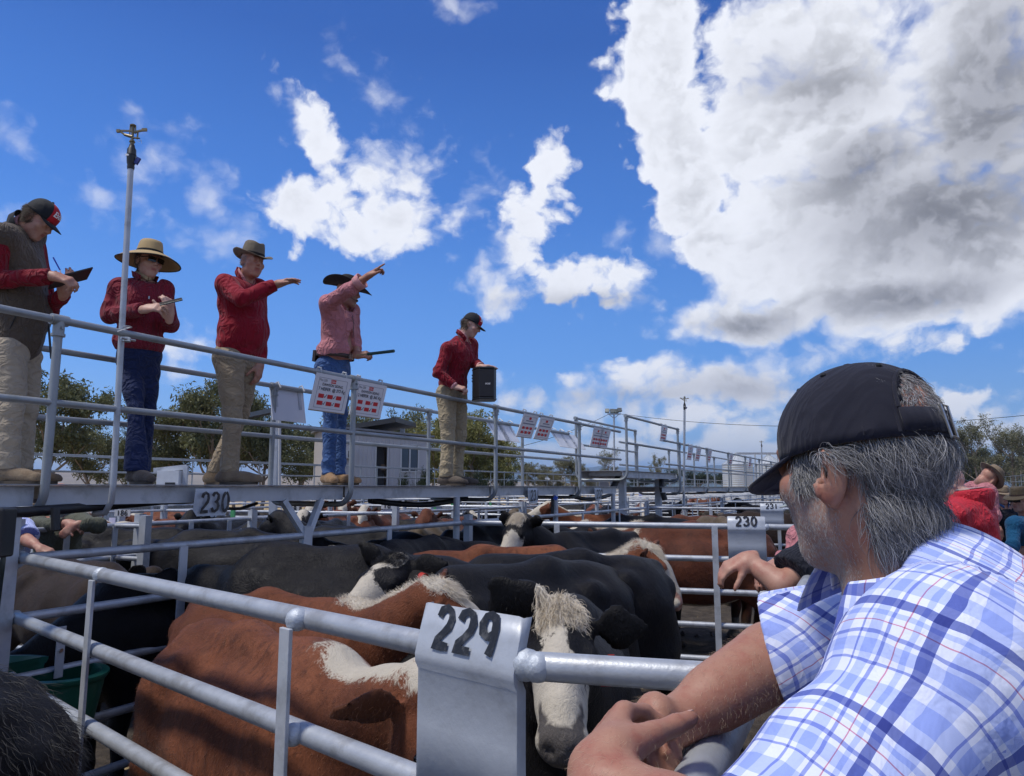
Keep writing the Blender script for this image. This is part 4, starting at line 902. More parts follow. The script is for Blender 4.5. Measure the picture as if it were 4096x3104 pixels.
bx = (P(358, 1100, d + .06) - P(205, 1140, d - .1)).normalized(); R_ = Matrix((bx, Vector((-.18, .9, .38)).normalized().cross(bx).cross(bx) * -1, bx.cross(Vector((-.18, .9, .38)).normalized()))).transposed().to_3x3()
R_ = Vector((1, 0, 0)).rotation_difference(bx).to_matrix() @ Matrix.Rotation(R(-4), 3, 'X')
MB().box((0, 0, 0), (.24, .16, .008), rot=R_).build('cover', BLK, np_, smooth=False); MB().box(R_ @ Vector((-.012, 0, .006)), (.19, .14, .004), rot=R_).build('paper', WHITE, np_, smooth=False); MB().box(R_ @ Vector((.10, 0, .011)), (.014, .07, .006), rot=R_).build('clip', STEEL, np_, smooth=False)
pn = thing('pen', 'blue ballpoint pen in the writing hand of the person in the vest', 'pen', P(240, 1080, d - .15)); BLUEP = mat('blue plastic', (.01, .03, .35), .3)
MB().tube((0, 0, 0), P(213, 1030, d - .15) - P(240, 1080, d - .15), .0045, 8).build('barrel', BLUEP, pn); MB().tube((0, 0, 0), (P(250, 1110, d - .13) - P(240, 1080, d - .15)), .0035, 8, .001).build('tip', WHITE, pn)
# 2. woman in the straw hat
d = 5.0; rt = deckp(565, d)
h = Human('person in wide straw hat, sunglasses and dusky red sweatshirt looking up from a phone', rt, (.66, -.7, 0))
h.make(P(596, 1045, d), (.80, -.56, -.14), (.1, 0, 1), P(577, 1118, d + .02), P(556, 1400, d + .02),
       [(P(476, 1150, d - .02), P(440, 1262, d - .06), P(580, 1237, d - .25), dict(d=(.9, -.2, .1), n=(-.1, -.7, .6), th=(.1, -.1, 1), curls=(.55, .6, .65, .7), tc=.2)),
        (P(652, 1155, d + .08), P(682, 1295, d + .06), P(676, 1265, d - .16), dict(d=(.05, -.35, .85), n=(.75, -.6, 0), th=(-.7, -.6, .2), curls=(.7, .75, .8, .85)))],
       [leg(P(520, 1420, d + .03), P(543, 1640, d - .04), 545, d - .08, (.75, -.65, 0), rt), leg(P(598, 1420, d + .08), P(590, 1640, d + .12), 548, d + .14, (.5, -.8, 0), rt)], build=.90, skin_m=SKIN3, vox=.0075, female=True, hs=.97)
h.trousers('jeans', DENIM, .004, .034, top=.10); h.boots(SUEDE2)
h.top('sweatshirt', RED2, hem=-.01, g=.014, seed=21, blouse=.012, sl=.014, amp=.005)
h.collar(RED2, .078, .042, 1.4, drop=.7, out=.018); h.collar(mat('sand neck scarf', (.40, .32, .20), .9, 0, .3, 40, .5, 60), .06, .045, .1, 'scarf')
h.hat(STRAW, .105, (.084, .10), .128, -.012, .0, .004, .004, tilt=-.10, edge=CAPK, band=CAPK, sag=.055)
h.hair_on(900, lambda x, y, z: (x < .015) & (z < .06) & (z > -.10) & (np.abs(y) < .09), HAIRB, .04, 1., .25, .1, .0012)
mb = MB()
for q in (-1, 1): mb.grid([[h.at(.112 - .30 * (q * .032 + b) ** 2 * 12, q * .032 + b, .004 + c) for b in np.linspace(-.027, .027, 7)] for c in (-.019, -.012, 0, .012, .018)])
mb.sweep([h.at(.100, -.06, .012), h.at(.03, -.082, .008), h.at(-.01, -.082, .004)], .003, 5); mb.sweep([h.at(.100, .06, .012), h.at(.03, .082, .008), h.at(-.01, .082, .004)], .003, 5)
mb.build('sunglasses', mat('dark lens', (.004, .004, .005), .06, spec=.7), h.o)
ph = thing('phone', 'dark mobile phone held by the person in the straw hat', 'phone', P(684, 1207, d - .28)); Rp = Matrix.Rotation(R(20), 3, 'Z') @ Matrix.Rotation(R(-20), 3, 'Y') @ Matrix.Rotation(R(25), 3, 'X')
bevel(MB().box((0, 0, 0), (.145, .072, .009), rot=Rp).build('case', mat('blue grey phone case', (.03, .05, .06), .35), ph, smooth=False), .003); MB().box(Rp @ Vector((0, 0, .0056)), (.135, .064, .001), rot=Rp).build('screen', BLK, ph, smooth=False); MB().box(Rp @ Vector((-.045, .012, -.0062)), (.032, .034, .003), rot=Rp).build('camera_bump', BLK, ph, smooth=False)
def front_zip(h, L=.15):
    p = [h.nb + h.tf * (.060 + .55 * t * .13) - h.ta * (.010 + L * t) for t in np.linspace(0, 1, 5)]; z_ = MB().sweep(p, .0035, 5).build('zip', BLK, h.o); MB().box(p[-1] + h.tf * .012, (.008, .006, .02)).build('zip_pull', STEEL, z_, smooth=False)
front_zip(h)
# 3. auctioneer in the crimson jumper and taupe hat
d = 5.4; rt = deckp(925, d)
h = Human('person in taupe felt hat and crimson jumper calling with one arm stretched out flat', rt, (.93, -.36, 0))
h.make(P(1010, 1050, d), (.74, -.66, -.08), (.08, 0, 1), P(972, 1118, d + .03), P(948, 1415, d + .04),
       [(P(905, 1135, d - .14), P(965, 1195, d - .26), P(1112, 1136, d - .2), dict(d=(.94, -.1, .22), n=(-.25, .1, .95), th=(.3, -.9, .1), curls=(.22, .2, .25, .32), tc=.1, spread=.04)),
        (P(1030, 1150, d + .2), P(1042, 1330, d + .22), P(1040, 1462, d + .12), dict(d=(-.05, -.2, -1), n=(.95, -.2, .1), th=(-.1, -.9, -.2), curls=(.35, .4, .45, .5)))],
       [leg(P(918, 1440, d - .05), P(930, 1650, d - .08), 915, d - .1, (.96, -.25, 0), rt), leg(P(985, 1440, d + .12), P(960, 1650, d + .14), 862, d + .16, (.96, -.2, 0), rt)], build=1.08, belly=.05, skin_m=SKIN, vox=.0075, mouth=.012)
h.trousers('trousers', KHAKI, .012, .004, seed=8); h.boots(SUEDE, 1.2)
h.top('jumper', RED3, hem=-.055, g=.013, seed=31, blouse=.0, sl=.012)
h.collar(RED3, .080, .042, 1.5, drop=.6, out=.016); h.collar(PINKC, .068, .050, 1.0, 'shirt_collar', drop=1.)
h.hat(FELT, .115, (.080, .098), .075, .034, .022, .03, .022, tilt=.10, band=FELTD)
h.hair_on(700, lambda x, y, z: (x < .03) & (z < .04) & (z > -.05) & (np.abs(y) < .09), HAIRG, .016, .9, .3, .2, .001)
# 4. pointing man in the pink shirt
d = 6.3; rt = deckp(1330, d)
h = Human('person in pink shirt and dark wide hat pointing with raised arm', rt, (.80, -.35, 0))
sr, er, wr = P(1312, 1212, d - .17), P(1398, 1158, d - .36), P(1474, 1103, d - .42)
h.make(P(1392, 1172, d), (.86, -.1, -.12), (.12, 0, 1), P(1362, 1228, d + .02), P(1338, 1455, d + .03),
       [(sr, er, wr, dict(d=(.72, -.1, .55), n=(-.5, -.35, .8), th=(.55, -.6, -.55), curls=(.06, .95, 1.0, 1.05), tc=-.3)),
        (P(1408, 1245, d + .2), P(1418, 1370, d + .22), P(1428, 1422, d - .02), dict(d=(.9, -.25, .05), n=(-.2, -.8, .5), th=(.2, .1, 1), curls=(.95, 1., 1., 1.05), tc=.8))],
       [leg(P(1310, 1475, d - .04), P(1322, 1655, d - .07), 1312, d - .1, (.45, -.9, 0), rt), leg(P(1362, 1475, d + .12), P(1360, 1655, d + .14), 1352, d + .1, (.9, -.45, 0), rt)], build=1.0, belly=.015, skin_m=SKIN2, vox=.0075, mouth=.006, stub=.5)
h.trousers('jeans', DENIM2, .008, .006, seed=9, top=.085); h.boots(SUEDE3)
h.top('shirt', PINK, hem=.045, g=.017, seed=41, blouse=.012, sl=.014, cuff=.36, amp=.005)
h.collar(PINK, .07, .05, .9, drop=1.)
for q, nme in ((sr, 0),):
    a = h.arms[0]; c_ = a[1] + (a[2] - a[1]) * .53; ax = (a[2] - a[1]).normalized(); o_ = MB().tube(c_ - ax * .035, c_ + ax * .03, .058, 14, .068, False).build('rolled_cuff', PINKC, h.o); solid(o_, .006)
mb = MB(); n_ = 28; ring = []
for i in range(n_): a = 2 * math.pi * i / n_; ring.append((math.cos(a), math.sin(a)))
mb.grid([[h.pv + h.ta * z + h.tf * (.148 + h.belly) * c + h.ts * .170 * s_ for c, s_ in ring] for z in (.045, .082)], closed=True); bl = mb.build('belt', LEATH, h.o); solid(bl, .004)
MB().box(h.pv + h.ta * .064 + h.tf * .17, (.05, .012, .042), rot=Matrix((h.ts, h.tf, h.ta)).transposed()).build('buckle', STEEL, bl, smooth=False)
MB().box(h.pv + h.ta * .05 - h.tf * .13 + h.ts * .10, (.06, .03, .10), rot=Matrix((h.ts, h.tf, h.ta)).transposed()).build('belt_pouch', LEATH, h.o, smooth=False)
h.hat(FELTD, .11, (.082, .10), .125, .062, .02, .02, .02, tilt=.13)
mb = MB().sweep([h.at(.0, .082, -.01), h.at(.05, .07, -.05), h.at(.10, .035, -.07)], .002, 5); mb.ball(h.at(.108, .03, -.07), .011, 8); mb.build('headset_microphone', BLK, h.o)
mb = MB().sweep([h.nb + h.tf * .14 - h.ta * .08, h.nb + h.tf * .165 - h.ta * .16, h.nb + h.tf * .17 - h.ta * .28], .0025, 5); mb.build('microphone_cable', BLK, h.o)
M_ = [h.pv + h.tf * (.150 + .01 * math.sin(i)) + h.ta * (.12 + .075 * i) - h.ts * .0 for i in range(5)]
po = MB(); pc = h.pv + h.ta * .34 + h.tf * .125 + h.ts * .085
po.box(pc, (.10, .008, .11), rot=Matrix(((h.ts - h.tf * .35).normalized(), (h.tf + h.ts * .35).normalized(), h.ta)).transposed()); po.build('pocket', PINK, h.o)
st = thing('stick', 'short stick with green rubber grip held out by the person in pink', 'stick', P(1440, 1420, d - .12))
v_ = P(1576, 1404, d - .3) - P(1440, 1420, d - .12); MB().tube(v_ * -.1, v_ * .3, .008, 8).build('shaft', mat('bare wood', (.30, .2, .11), .6), st); MB().tube(v_ * .24, v_, .0135, 10).build('grip', mat('green rubber', (.004, .045, .045), .5), st)
# 5. young man with the speaker
d = 7.55; rt = deckp(1815, d)
h = Human('person in maroon jumper and black and red cap leaning over beside the black speaker', rt, (.93, -.28, 0))
h.make(P(1885, 1302, d), (.93, -.15, -.42), (.42, 0, .9), P(1846, 1352, d), P(1806, 1560, d + .02),
       [(P(1792, 1392, d - .16), P(1752, 1492, d - .22), P(1822, 1548, d - .24), dict(d=(.95, -.1, -.2), n=(.1, -.5, .8), th=(.3, -.4, .9), curls=(.9, .95, 1., 1.05), tc=.8)),
        (P(1884, 1378, d + .18), P(1893, 1450, d + .2), P(1924, 1466, d - .1), dict(d=(.97, -.15, .0), n=(0, 0, 1), th=(-.1, -1, 0), curls=(.25, .22, .25, .3)))],
       [leg(P(1788, 1575, d - .06), P(1792, 1745, d - .08), 1783, d - .1, (.95, -.35, 0), rt), leg(P(1832, 1575, d + .1), P(1838, 1745, d + .1), 1824, d + .08, (.95, -.3, 0), rt)], build=.98, skin_m=SKIN3, vox=.0085)
h.trousers('trousers', KHAKI3, .018, .010, seed=13); h.boots(SUEDE2)
h.top('jumper', RED, hem=-.005, g=.014, seed=51, blouse=.008, sl=.016, cuff=.06)
h.collar(RED, .078, .042, 1.5, drop=.6, out=.016); h.collar(PINKC, .066, .05, 1.0, 'shirt_collar', drop=1.)
for a in h.arms:
    ax = (a[2] - a[1]).normalized(); o_ = MB().tube(a[1] + (a[2] - a[1]) * .84, a[1] + (a[2] - a[1]) * .97, .040, 12, .038, False).build('cuff', PINKC, h.o); solid(o_, .004)
h.cap_(CAPK, CAPR, txt='Elders', tilt=.05); h.hair_on(800, lambda x, y, z: (x < .0) & (z < .04) & (z > -.06) & (np.abs(y) < .085), HAIRB, .045, .7, .5, .3, .0012)
front_zip(h)
# the speaker standing on the handrail
so = P(1937, 1538, 7.42); spk = thing('speaker', 'black box loudspeaker balanced on the top rail under a hand', 'speaker', so); Rs = Matrix.Rotation(R(8), 3, 'Z')
sw, sdp, shh = .235, .24, .335
def slab(z0, z1, ex=0.): 
    pr = [(-sw / 2 - ex, .09), (-sw / 2 - ex, -.02), (-.065, -.13 - ex), (.085, -.13 - ex), (sw / 2 + ex, -.06), (sw / 2 + ex, .09), (.07, .12 + ex), (-.07, .12 + ex)]
    m_ = MB(); n8 = len(pr); vs = [Rs @ Vector((x, y, z)) for z in (z0, z1) for x, y in pr]; m_.add(vs, [tuple(range(n8 - 1, -1, -1)), tuple(range(n8, 2 * n8))] + [(i, (i + 1) % n8, n8 + (i + 1) % n8, n8 + i) for i in range(n8)]); return m_
bevel(slab(-.145, .145).build('cabinet', mat('speaker black plastic', (.010, .011, .014), .5, 0, .1, 20), spk, smooth=False), .006); bevel(slab(.146, .168, .004).build('top_cap', BLK, spk, smooth=False), .006); bevel(slab(-.168, -.146, .004).build('base_cap', BLK, spk, smooth=False), .006)
mb = MB().box(Rs @ Vector((.010, -.1325, 0)), (.145, .005, .275), rot=Rs); mb.build('grille', mat('speaker grille cloth', (.014, .016, .024), .8, 0, .2, 400, .4, 500), spk, smooth=False)
lettering('BOSE', .022, spk, WHITE, Rs @ Vector((.02, -.137, -.01)), Euler((R(90), 0, R(8))), shear=.3, offset=.0006)
for z in (.09, .06, .03): MB().tube(Rs @ Vector((-sw / 2 - .002, -.01, z)), Rs @ Vector((-sw / 2 - .014, -.01, z)), .008, 10).build('knob', BLK, spk)
# ------------------------------------------------------------------ cattle
def coat(name, base, base2, dark, white=(.62, .56, .46), face=1., crest=0., under=0., patch=0., muz=(.35, .20, .16), rough=.62, sheen=.15, leg=0., dull=0.):
    m = bpy.data.materials.new(name); m.use_nodes = True; t = NT(m.node_tree); o = t.n('ShaderNodeTexCoord').outputs['Object']
    def at(n):
        a = t.n('ShaderNodeAttribute'); a.attribute_name = n; return a.outputs['Fac']
    wv = t.vm('ADD', o, t.vm('MULTIPLY', t.vm('SUBTRACT', t.noise(o, 3, 3, .5, out=1), (.5, .5, .5)), (.25, .25, .25)))
    n1 = t.noise(wv, 3.2, 6, .62); fine = t.noise(t.vm('MULTIPLY', wv, (1, 1, .35)), 120, 4, .7); mid = t.noise(t.vm('MULTIPLY', wv, (1, 1, .5)), 26, 5, .65)
    c = t.mix(t.sm(n1, .40, .60), (*base, 1), (*base2, 1)); c = t.mix(t.sm(mid, .48, .76, 0, .75), c, (*dark, 1))
    k = t.m('ADD', .52, t.m('MULTIPLY', fine, .96)); c = t.mix(1., c, t.xyz(k, k, k), blend='MULTIPLY')
    edge = t.m('ADD', t.m('MULTIPLY', t.m('SUBTRACT', mid, .5), .55), t.m('MULTIPLY', t.m('SUBTRACT', fine, .5), .5))
    def white_on(c, a, amt):
        return t.mix(t.m('MULTIPLY', t.sm(t.m('ADD', a, edge), .42, .6), amt), c, t.mix(mid, (*white, 1), tuple(x * .6 for x in white) + (1,)))
    if face:
        f = at('face')
        if patch: f = t.m('SUBTRACT', f, t.m('MULTIPLY', at('eyep'), .9)); f = t.m('ADD', t.m('MULTIPLY', f, .62), t.m('MULTIPLY', t.m('SUBTRACT', t.noise(o, 5.5, 3, .5), .42), 2.4 * patch)); f = t.m('MULTIPLY', f, t.sm(at('face'), .1, .35))
        c = white_on(c, f, face)
    if crest: c = white_on(c, at('crest'), crest)
    if under: c = white_on(c, at('under'), under)
    if leg: c = white_on(c, at('leg'), leg)
    c = t.mix(t.m('MULTIPLY', at('ear'), .8), c, tuple(x * .32 for x in base) + (1,)); c = t.mix(at('muz'), c, (*muz, 1))
    c = t.mix(t.m('MULTIPLY', t.sm(t.m('ADD', at('low'), t.m('MULTIPLY', t.m('SUBTRACT', mid, .5), .9)), .3, .8), .75), c, (.035, .028, .02, 1))   # dung and dust on the legs
    b = t.n('ShaderNodeBsdfPrincipled'); t.put(b.inputs['Base Color'], c); b.inputs['Roughness'].default_value = rough; b.inputs['Specular IOR Level'].default_value = .17
    b.inputs['Sheen Weight'].default_value = sheen * .3; b.inputs['Sheen Roughness'].default_value = .4
    bp = t.n('ShaderNodeBump'); bp.inputs['Strength'].default_value = .55; bp.inputs['Distance'].default_value = .012; t.put(bp.inputs['Height'], t.m('ADD', fine, t.m('MULTIPLY', mid, 1.2))); t.put(b.inputs['Normal'], bp.outputs[0])
    t.put(t.n('ShaderNodeOutputMaterial').inputs[0], b.outputs[0]); return m
BR, BR2, BRD = (.185, .062, .028), (.115, .036, .017), (.050, .017, .010); BK, BK2, BKD = (.006, .0056, .0072), (.0085, .0078, .009), (.004, .0038, .0042)
HERE = coat('hereford coat', BR, BR2, BRD, crest=1., under=1., leg=.8); HERED = coat('dark hereford coat', (.115, .036, .018), (.08, .026, .014), (.045, .016, .010), crest=1., under=1., leg=.8)
BROWN = coat('brown coat', BR, BR2, BRD, face=0., under=.0); RBROWN = coat('dark red coat', (.12, .04, .02), (.085, .028, .015), (.05, .018, .01), face=0)
BLACK = coat('black coat', BK, BK2, BKD, face=0., sheen=.03, rough=.5, muz=(.02, .018, .018)); BALDY = coat('black baldy coat', BK, BK2, BKD, face=1., patch=1., sheen=.03, rough=.5, muz=(.09, .08, .075)); BALDY2 = coat('black coat with white face', BK, BK2, BKD, face=1., sheen=.03, rough=.5, under=.6, muz=(.2, .13, .12))
FLECK = coat('black coat with white flecks on the cheek', BK, BK2, BKD, face=1., patch=.55, sheen=.03, rough=.5, muz=(.03, .028, .028))
BRBK = coat('brown black coat', (.030, .018, .013), (.022, .014, .011), (.012, .009, .008), face=0., muz=(.03, .025, .02)); TAN = coat('mousy tan coat', (.10, .075, .05), (.13, .10, .07), (.07, .05, .035), face=0., muz=(.05, .04, .035))
FURB = hair_mat('black cattle hair', (.005, .005, .006), (.017, .0155, .017), .5); FURR = hair_mat('red cattle hair', (.07, .022, .011), (.30, .115, .05), .5); FURW = hair_mat('cream cattle hair', (.55, .46, .33), (.78, .72, .62), .5)
TAGR = mat('red ear tag', (.42, .03, .02), .4); TAGW = mat('white ear tag', (.7, .68, .6), .45); EYEC = mat('cattle eye', (.006, .005, .005), .08, spec=.8)

def cow_geo(poll=(1.02, 0, 1.36), hdir=(.72, 0, -.69), hup=None, vox=.017, ear=(-.12, -.12), fat=1., seed=0, turn=0.):
    """x forward, z up, feet on z = 0; returns vertices, quads, masks and the head frame"""
    p = Vector(poll); f = nrm(hdir); u = Vector(hup) if hup else Vector((0, 0, 1)); u = (u - f * u.dot(f)).normalized(); s = u.cross(f)    # s: the animal's left
    M = [[s[i], f[i], u[i]] for i in range(3)]
    pts = np.array([p, p + f * .52, (-.95, -.4, 0), (.75, .4, 1.3)]); F = Field(pts.min(0) - .43, np.maximum(pts.max(0) + .43, (0, 0, 1.42)), vox)
    F.lo[2] = -.02; F.ax[2] = (F.lo[2] + vox * np.arange(F.n[2])).astype(np.float32)
    w = .30 * fat
    F.ell((-.08, 0, .86), (.66, w * 1.06, .36), None, .1); F.ell((.38, 0, .90), (.34, w * .86, .37), None, .1); F.ell((-.58, 0, .98), (.26, w * .93, .27), None, .1)
    F.cap((-.74, 0, 1.17), (-.2, 0, 1.235), .06, .07, .12).cap((-.2, 0, 1.235), (.44, 0, 1.25), .07, .06, .12)
    for e in (-1, 1):
        F.ell((-.40, e * .19, 1.13), (.07, .05, .06), None, .09); F.ell((-.80, e * .10, 1.06), (.06, .05, .06), None, .08)
        F.ell((.42, e * .17, .84), (.17, .09, .32), None, .09); F.cap((.42, e * .19, .72), (.44, e * .17, .40), .095, .058, .06); F.cap((.44, e * .17, .42), (.43, e * .17, .12), .052, .040, .03).cap((.43, e * .17, .12), (.46, e * .17, .04), .045, .06, .02)
        F.ell((-.60, e * .17, .80), (.20, .11, .30), [[math.cos(.35), 0, math.sin(.35)], [0, 1, 0], [-math.sin(.35), 0, math.cos(.35)]], .08); F.cap((-.62, e * .18, .68), (-.74, e * .17, .48), .10, .06, .06)
        F.cap((-.74, e * .17, .50), (-.70, e * .17, .13), .055, .042, .03).cap((-.70, e * .17, .13), (-.66, e * .17, .04), .047, .062, .02)
    nb = Vector((.50, 0, .98)); npt = p - f * .03 - u * .06; mid_ = (nb + npt) / 2 + Vector((0, 0, -.025))
    sq = (Vector((0, 1, 0)) + s).normalized()
    F.cap(nb, mid_, .245, .175, .12, flat=sq, fs=.74); F.cap(mid_, npt, .18, .125, .08, flat=sq, fs=.8); F.cap((.50, 0, .72), (.60, 0, .86), .13, .16, .1); F.cap((.58, 0, .80), (mid_ + npt) / 2 - u * .06, .09, .06, .1)
    def H_(a, b, c): return p + f * a + s * b + u * c
    F.ell(H_(.10, 0, -.025), (.108, .16, .085), M, .04); F.cap(H_(.08, 0, -.05), H_(.40, 0, -.055), .098, .062, .04); F.cap(H_(.08, 0, -.12), H_(.35, 0, -.105), .075, .042, .05); F.ell(H_(.425, 0, -.062), (.074, .062, .062), M, .03)
    F.ell(H_(.0, 0, .035), (.06, .07, .05), M, .05); F.cap(H_(.14, 0, .03), H_(.36, 0, -.0), .045, .035, .05)
    for e in (-1, 1):
        F.ell(H_(.155, e * .092, .005), (.024, .04, .03), M, .03); F.ell(H_(.12, e * .075, -.09), (.045, .07, .06), M, .04)
        F.ell(H_(.472, e * .034, -.048), (.016, .018, .012), M, .008, 'sub')
        dr = ear[0 if e > 0 else 1]; e0 = H_(.0, e * .085, -.01); ed = (s * e + u * dr * 2.6 - f * .18).normalized(); e1 = e0 + ed * .10; e2 = e1 + (ed + Vector((0, 0, -.12))).normalized() * .095
        fl = (f * .85 + u * .35); fl = (fl - ed * fl.dot(ed)).normalized(); F.cap(e0, e1, .030, .060, .02, flat=fl, fs=.30).cap(e1, e2, .060, .022, .01, flat=fl, fs=.30)
    F.cap(H_(.478, -.05, -.10), H_(.478, .05, -.10), .010, None, .004, 'sub')
    F.cap((-.80, 0, 1.18), (-.88, 0, 1.05), .045, .032, .05).cap((-.88, 0, 1.05), (-.89, 0, .62), .030, .022, .02)
    fn = sines(seed + 50, 13, 8); fn2 = sines(seed + 51, 34, 8); F.warp(lambda x, y, z: .007 * fn(x, y, z) + .0025 * fn2(x, y, z))
    F.plane((0, 0, .004), (0, 0, -1), .004)
    V, Q = F.nets(); X, Y, Z = V.T
    h = (V - np.array(p)) @ np.array([list(f), list(s), list(u)]).T; a, b, c = h.T
    near = np.clip(1 - (np.sqrt((a - .2) ** 2 + b ** 2 + (c + .05) ** 2) - .30) / .05, 0, 1); earm = np.clip((np.abs(b) - .105) / .03, 0, 1) * (a < .09)
    def ss(x, l, hh): q = np.clip((x - l) / (hh - l), 0, 1); return q * q * (3 - 2 * q)
    face = near * (1 - earm) * ss(a + .35 * np.maximum(c + .02, -.08), -.05, .05) * np.maximum(ss(c, -.12, -.05), ss(a, .16, .26))
    eyep = np.exp(-((a - .17) ** 2 + (np.abs(b) - .075) ** 2) / .058 ** 2)
    ab = np.array(npt) - np.array((.40, 0, 1.2)); tt = np.clip(((V - np.array((.40, 0, 1.2))) @ ab) / (ab @ ab), 0, 1); ln = np.array((.40, 0, 1.24)) + tt[:, None] * (ab + np.array(u) * .06)
    face = face * (1 - ss(np.abs(b), .058, .088) * (1 - ss(a, .12, .24)))
    crest = np.clip(1.15 - np.linalg.norm(V - ln, axis=1) / .13, 0, 1) * (1 - np.clip((a + .02) / .05, 0, 1))
    under = np.clip((.66 - Z) / .1, 0, 1) * np.clip((.17 - np.abs(Y)) / .08, 0, 1) * (X > -.5) + np.clip((.9 - Z) / .1, 0, 1) * np.clip((X - .60) / .1, 0, 1) * (a < .0)
    low = np.clip((.62 - Z) / .5, 0, 1) * (a < 0) ; muz = ss(a + .12 * (np.abs(b) < .06) * (c < 0), .445, .475) * near; leg_ = np.clip((.30 - Z) / .1, 0, 1)
    return V, Q, {'face': face, 'crest': crest, 'under': np.clip(under, 0, 1), 'low': low, 'eyep': eyep, 'muz': muz, 'leg': leg_, 'ear': earm * np.clip(1 - (np.abs(a) + np.abs(c)) / .5, 0, 1)}, (p, f, u, s)

def heifer(label, geo, m, pos, yaw, scale=1., group=None, tags=(), fore=None, crest=None, fur=None, furn=0, far=None, switch=None, seed=1):
    V, Q, at, (p, f, u, s) = geo
    o = thing('heifer', label, 'heifer', pos, yaw, group); o.scale = (scale,) * 3
    obj('body', np_mesh('heifer_body', V, Q, m, at), o)
    for e in (-1, 1): MB().ball(p + f * .155 + s * e * .0925 + u * .006, .0195, 10).build('eye', EYEC, o)
    for (e, kind) in tags:
        c = p + f * .02 + s * e * .155 - u * .075; mm = TAGR if kind in 'rb' else TAGW; t_ = MB()
        if kind == 'b': t_.tube(c + f * .02 + u * .06 + s * e * .02, c + f * .03 + u * .06 + s * e * .05, .022, 12)
        else: t_.grid([[c + f * .022 + s * e * (w_ * k) - u * (.0 + h_) for k in (-1, 1)] for w_, h_ in ((.010, -.01), (.014, .01), (.034, .04), (.034, .105))])
        solid(t_.build('ear_tag', mm, o, smooth=False), .003)
    if fore is not None:                                                        # forelock on the poll
        hh = (V - np.array(p)) @ np.array([list(f), list(s), list(u)]).T; mask = (np.abs(hh[:, 0] - .02) < .065) * (np.abs(hh[:, 1]) < .07) * (hh[:, 2] > -.02)
        q, N = scatter(V, Q, 1800, mask.astype(float), seed); r = np.random.default_rng(seed); d = N * .30 + np.array(f) * .95 + r.normal(size=q.shape) * .30; d /= np.linalg.norm(d, axis=1)[:, None]
        hair('forelock', q, q + d * r.uniform(.025, .06, (len(q), 1)), o, fore, .0006, 5, .3, .1, seed, clump=.5, locks=70)
    if crest is not None:
        q, N = scatter(V, Q, 2400, (at['crest'] > .45).astype(float), seed + 1); r = np.random.default_rng(seed + 1); d = N * .55 + r.normal(size=q.shape) * .35 + np.array([-.55, 0, -.1]); d /= np.linalg.norm(d, axis=1)[:, None]
        hair('mane', q, q + d * r.uniform(.018, .040, (len(q), 1)), o, crest, .0006, 4, .25, .05, seed, clump=.45, locks=150)
    if fur is not None:
        ln, mm, fm = fur; mk = np.ones(len(V)) if fm is None else fm(V, at)
        q, N = scatter(V, Q, furn, mk, seed + 2); r = np.random.default_rng(seed + 2); fl = sines(seed + 9, 9, 6); w_ = fl(q[:, 0], q[:, 1], q[:, 2])[:, None]
        d = N * .45 + np.array([-.55, 0, -.75]) + np.cross(N, np.array([0, 0, 1.])) * w_ * .5 + r.normal(size=q.shape) * .22; d /= np.linalg.norm(d, axis=1)[:, None]
        hair('coat_hair', q, q + d * ln * r.uniform(.5, 1.3, (len(q), 1)), o, mm, .00055, 3, .2, 0., seed)
    if switch is not None:
        r = np.random.default_rng(seed); q = np.array([-.89, 0, .66]) + r.normal(size=(260, 3)) * (.014, .014, .05); hair('tail_switch', q, q + r.normal(size=(260, 3)) * .03 + np.array([0, 0, -.30]), o, switch, .0016, 5, .1, 0., seed)
    return o
def stand(rump, withers, z=1.24):                                               # feet position, heading and scale from rump and withers seen in the photo
    a, b = PZ(*rump, z), PZ(*withers, z); d = b - a; return a, b
def put(a, b, k=1.):                                                            # a rump point, b withers point in the world -> pos, yaw
    d = Vector((b[0] - a[0], b[1] - a[1], 0)); yaw = math.atan2(d.y, d.x); m_ = Vector((a[0] + b[0], a[1] + b[1], 0)) / 2 + d.normalized() * .10; return m_, yaw
def xy(u, d): a, _ = ray(u, 1950); return (a * d, d)
RH = lambda V, at: 1. * (at['face'] < .3) * (at['crest'] < .4) * (at['under'] < .3)
DR = coat('deep red hereford coat', (.150, .048, .021), (.11, .034, .015), (.06, .02, .010), crest=1., under=1., leg=.8)
def cow_at(label, m, u, v, d, yaw, hdir, px=.98, py=0., sc=1., vox=.018, seed=0, hup=None, ear=(-.12, -.12), pz=None, **k):
    a, b = ray(u, v); z = (H + b * d - .07) / sc if pz is None else pz; g = cow_geo((px, py, z), hdir, hup, vox, ear, seed=seed)
    y = R(yaw); pos = (a * d - sc * (px * math.cos(y) - py * math.sin(y)), d - sc * (px * math.sin(y) + py * math.cos(y)), 0)
    return heifer(label, g, m, pos, y, sc, seed=seed, **k)
# --- pen 229: the poll of each animal is where the photograph shows it
cow_at('nearest brown heifer with white face lowered behind plate 229, right against the fence', HERE, 1735, 2700, 2.17, -44, (.52, -.10, -.82), 1.0, 0, .93, .0155, 1, ear=(-.25, -.05), fur=(.014, FURR, RH), furn=20000, switch=FURW)
cow_at('deep red heifer with cream forelock and white mane, head raised just behind plate 229', DR, 1765, 2325, 3.40, -29, (.60, .52, -.62), .98, .02, .92, .0155, 2, ear=(.3, -.35), fore=FURW, crest=FURW, fur=(.014, FURR, RH), furn=14000, switch=FURW)
cow_at('black heifer with white patched face and cream forelock looking straight out over the rail', BALDY, 2243, 2415, 2.25, 264, (.92, .03, -.40), 1.0, 0, .95, .0155, 3, ear=(.0, .6), fore=FURW, tags=[(1, 'r')], fur=(.012, FURB, lambda V, at: 1. * (at['face'] < .05)), furn=7000)
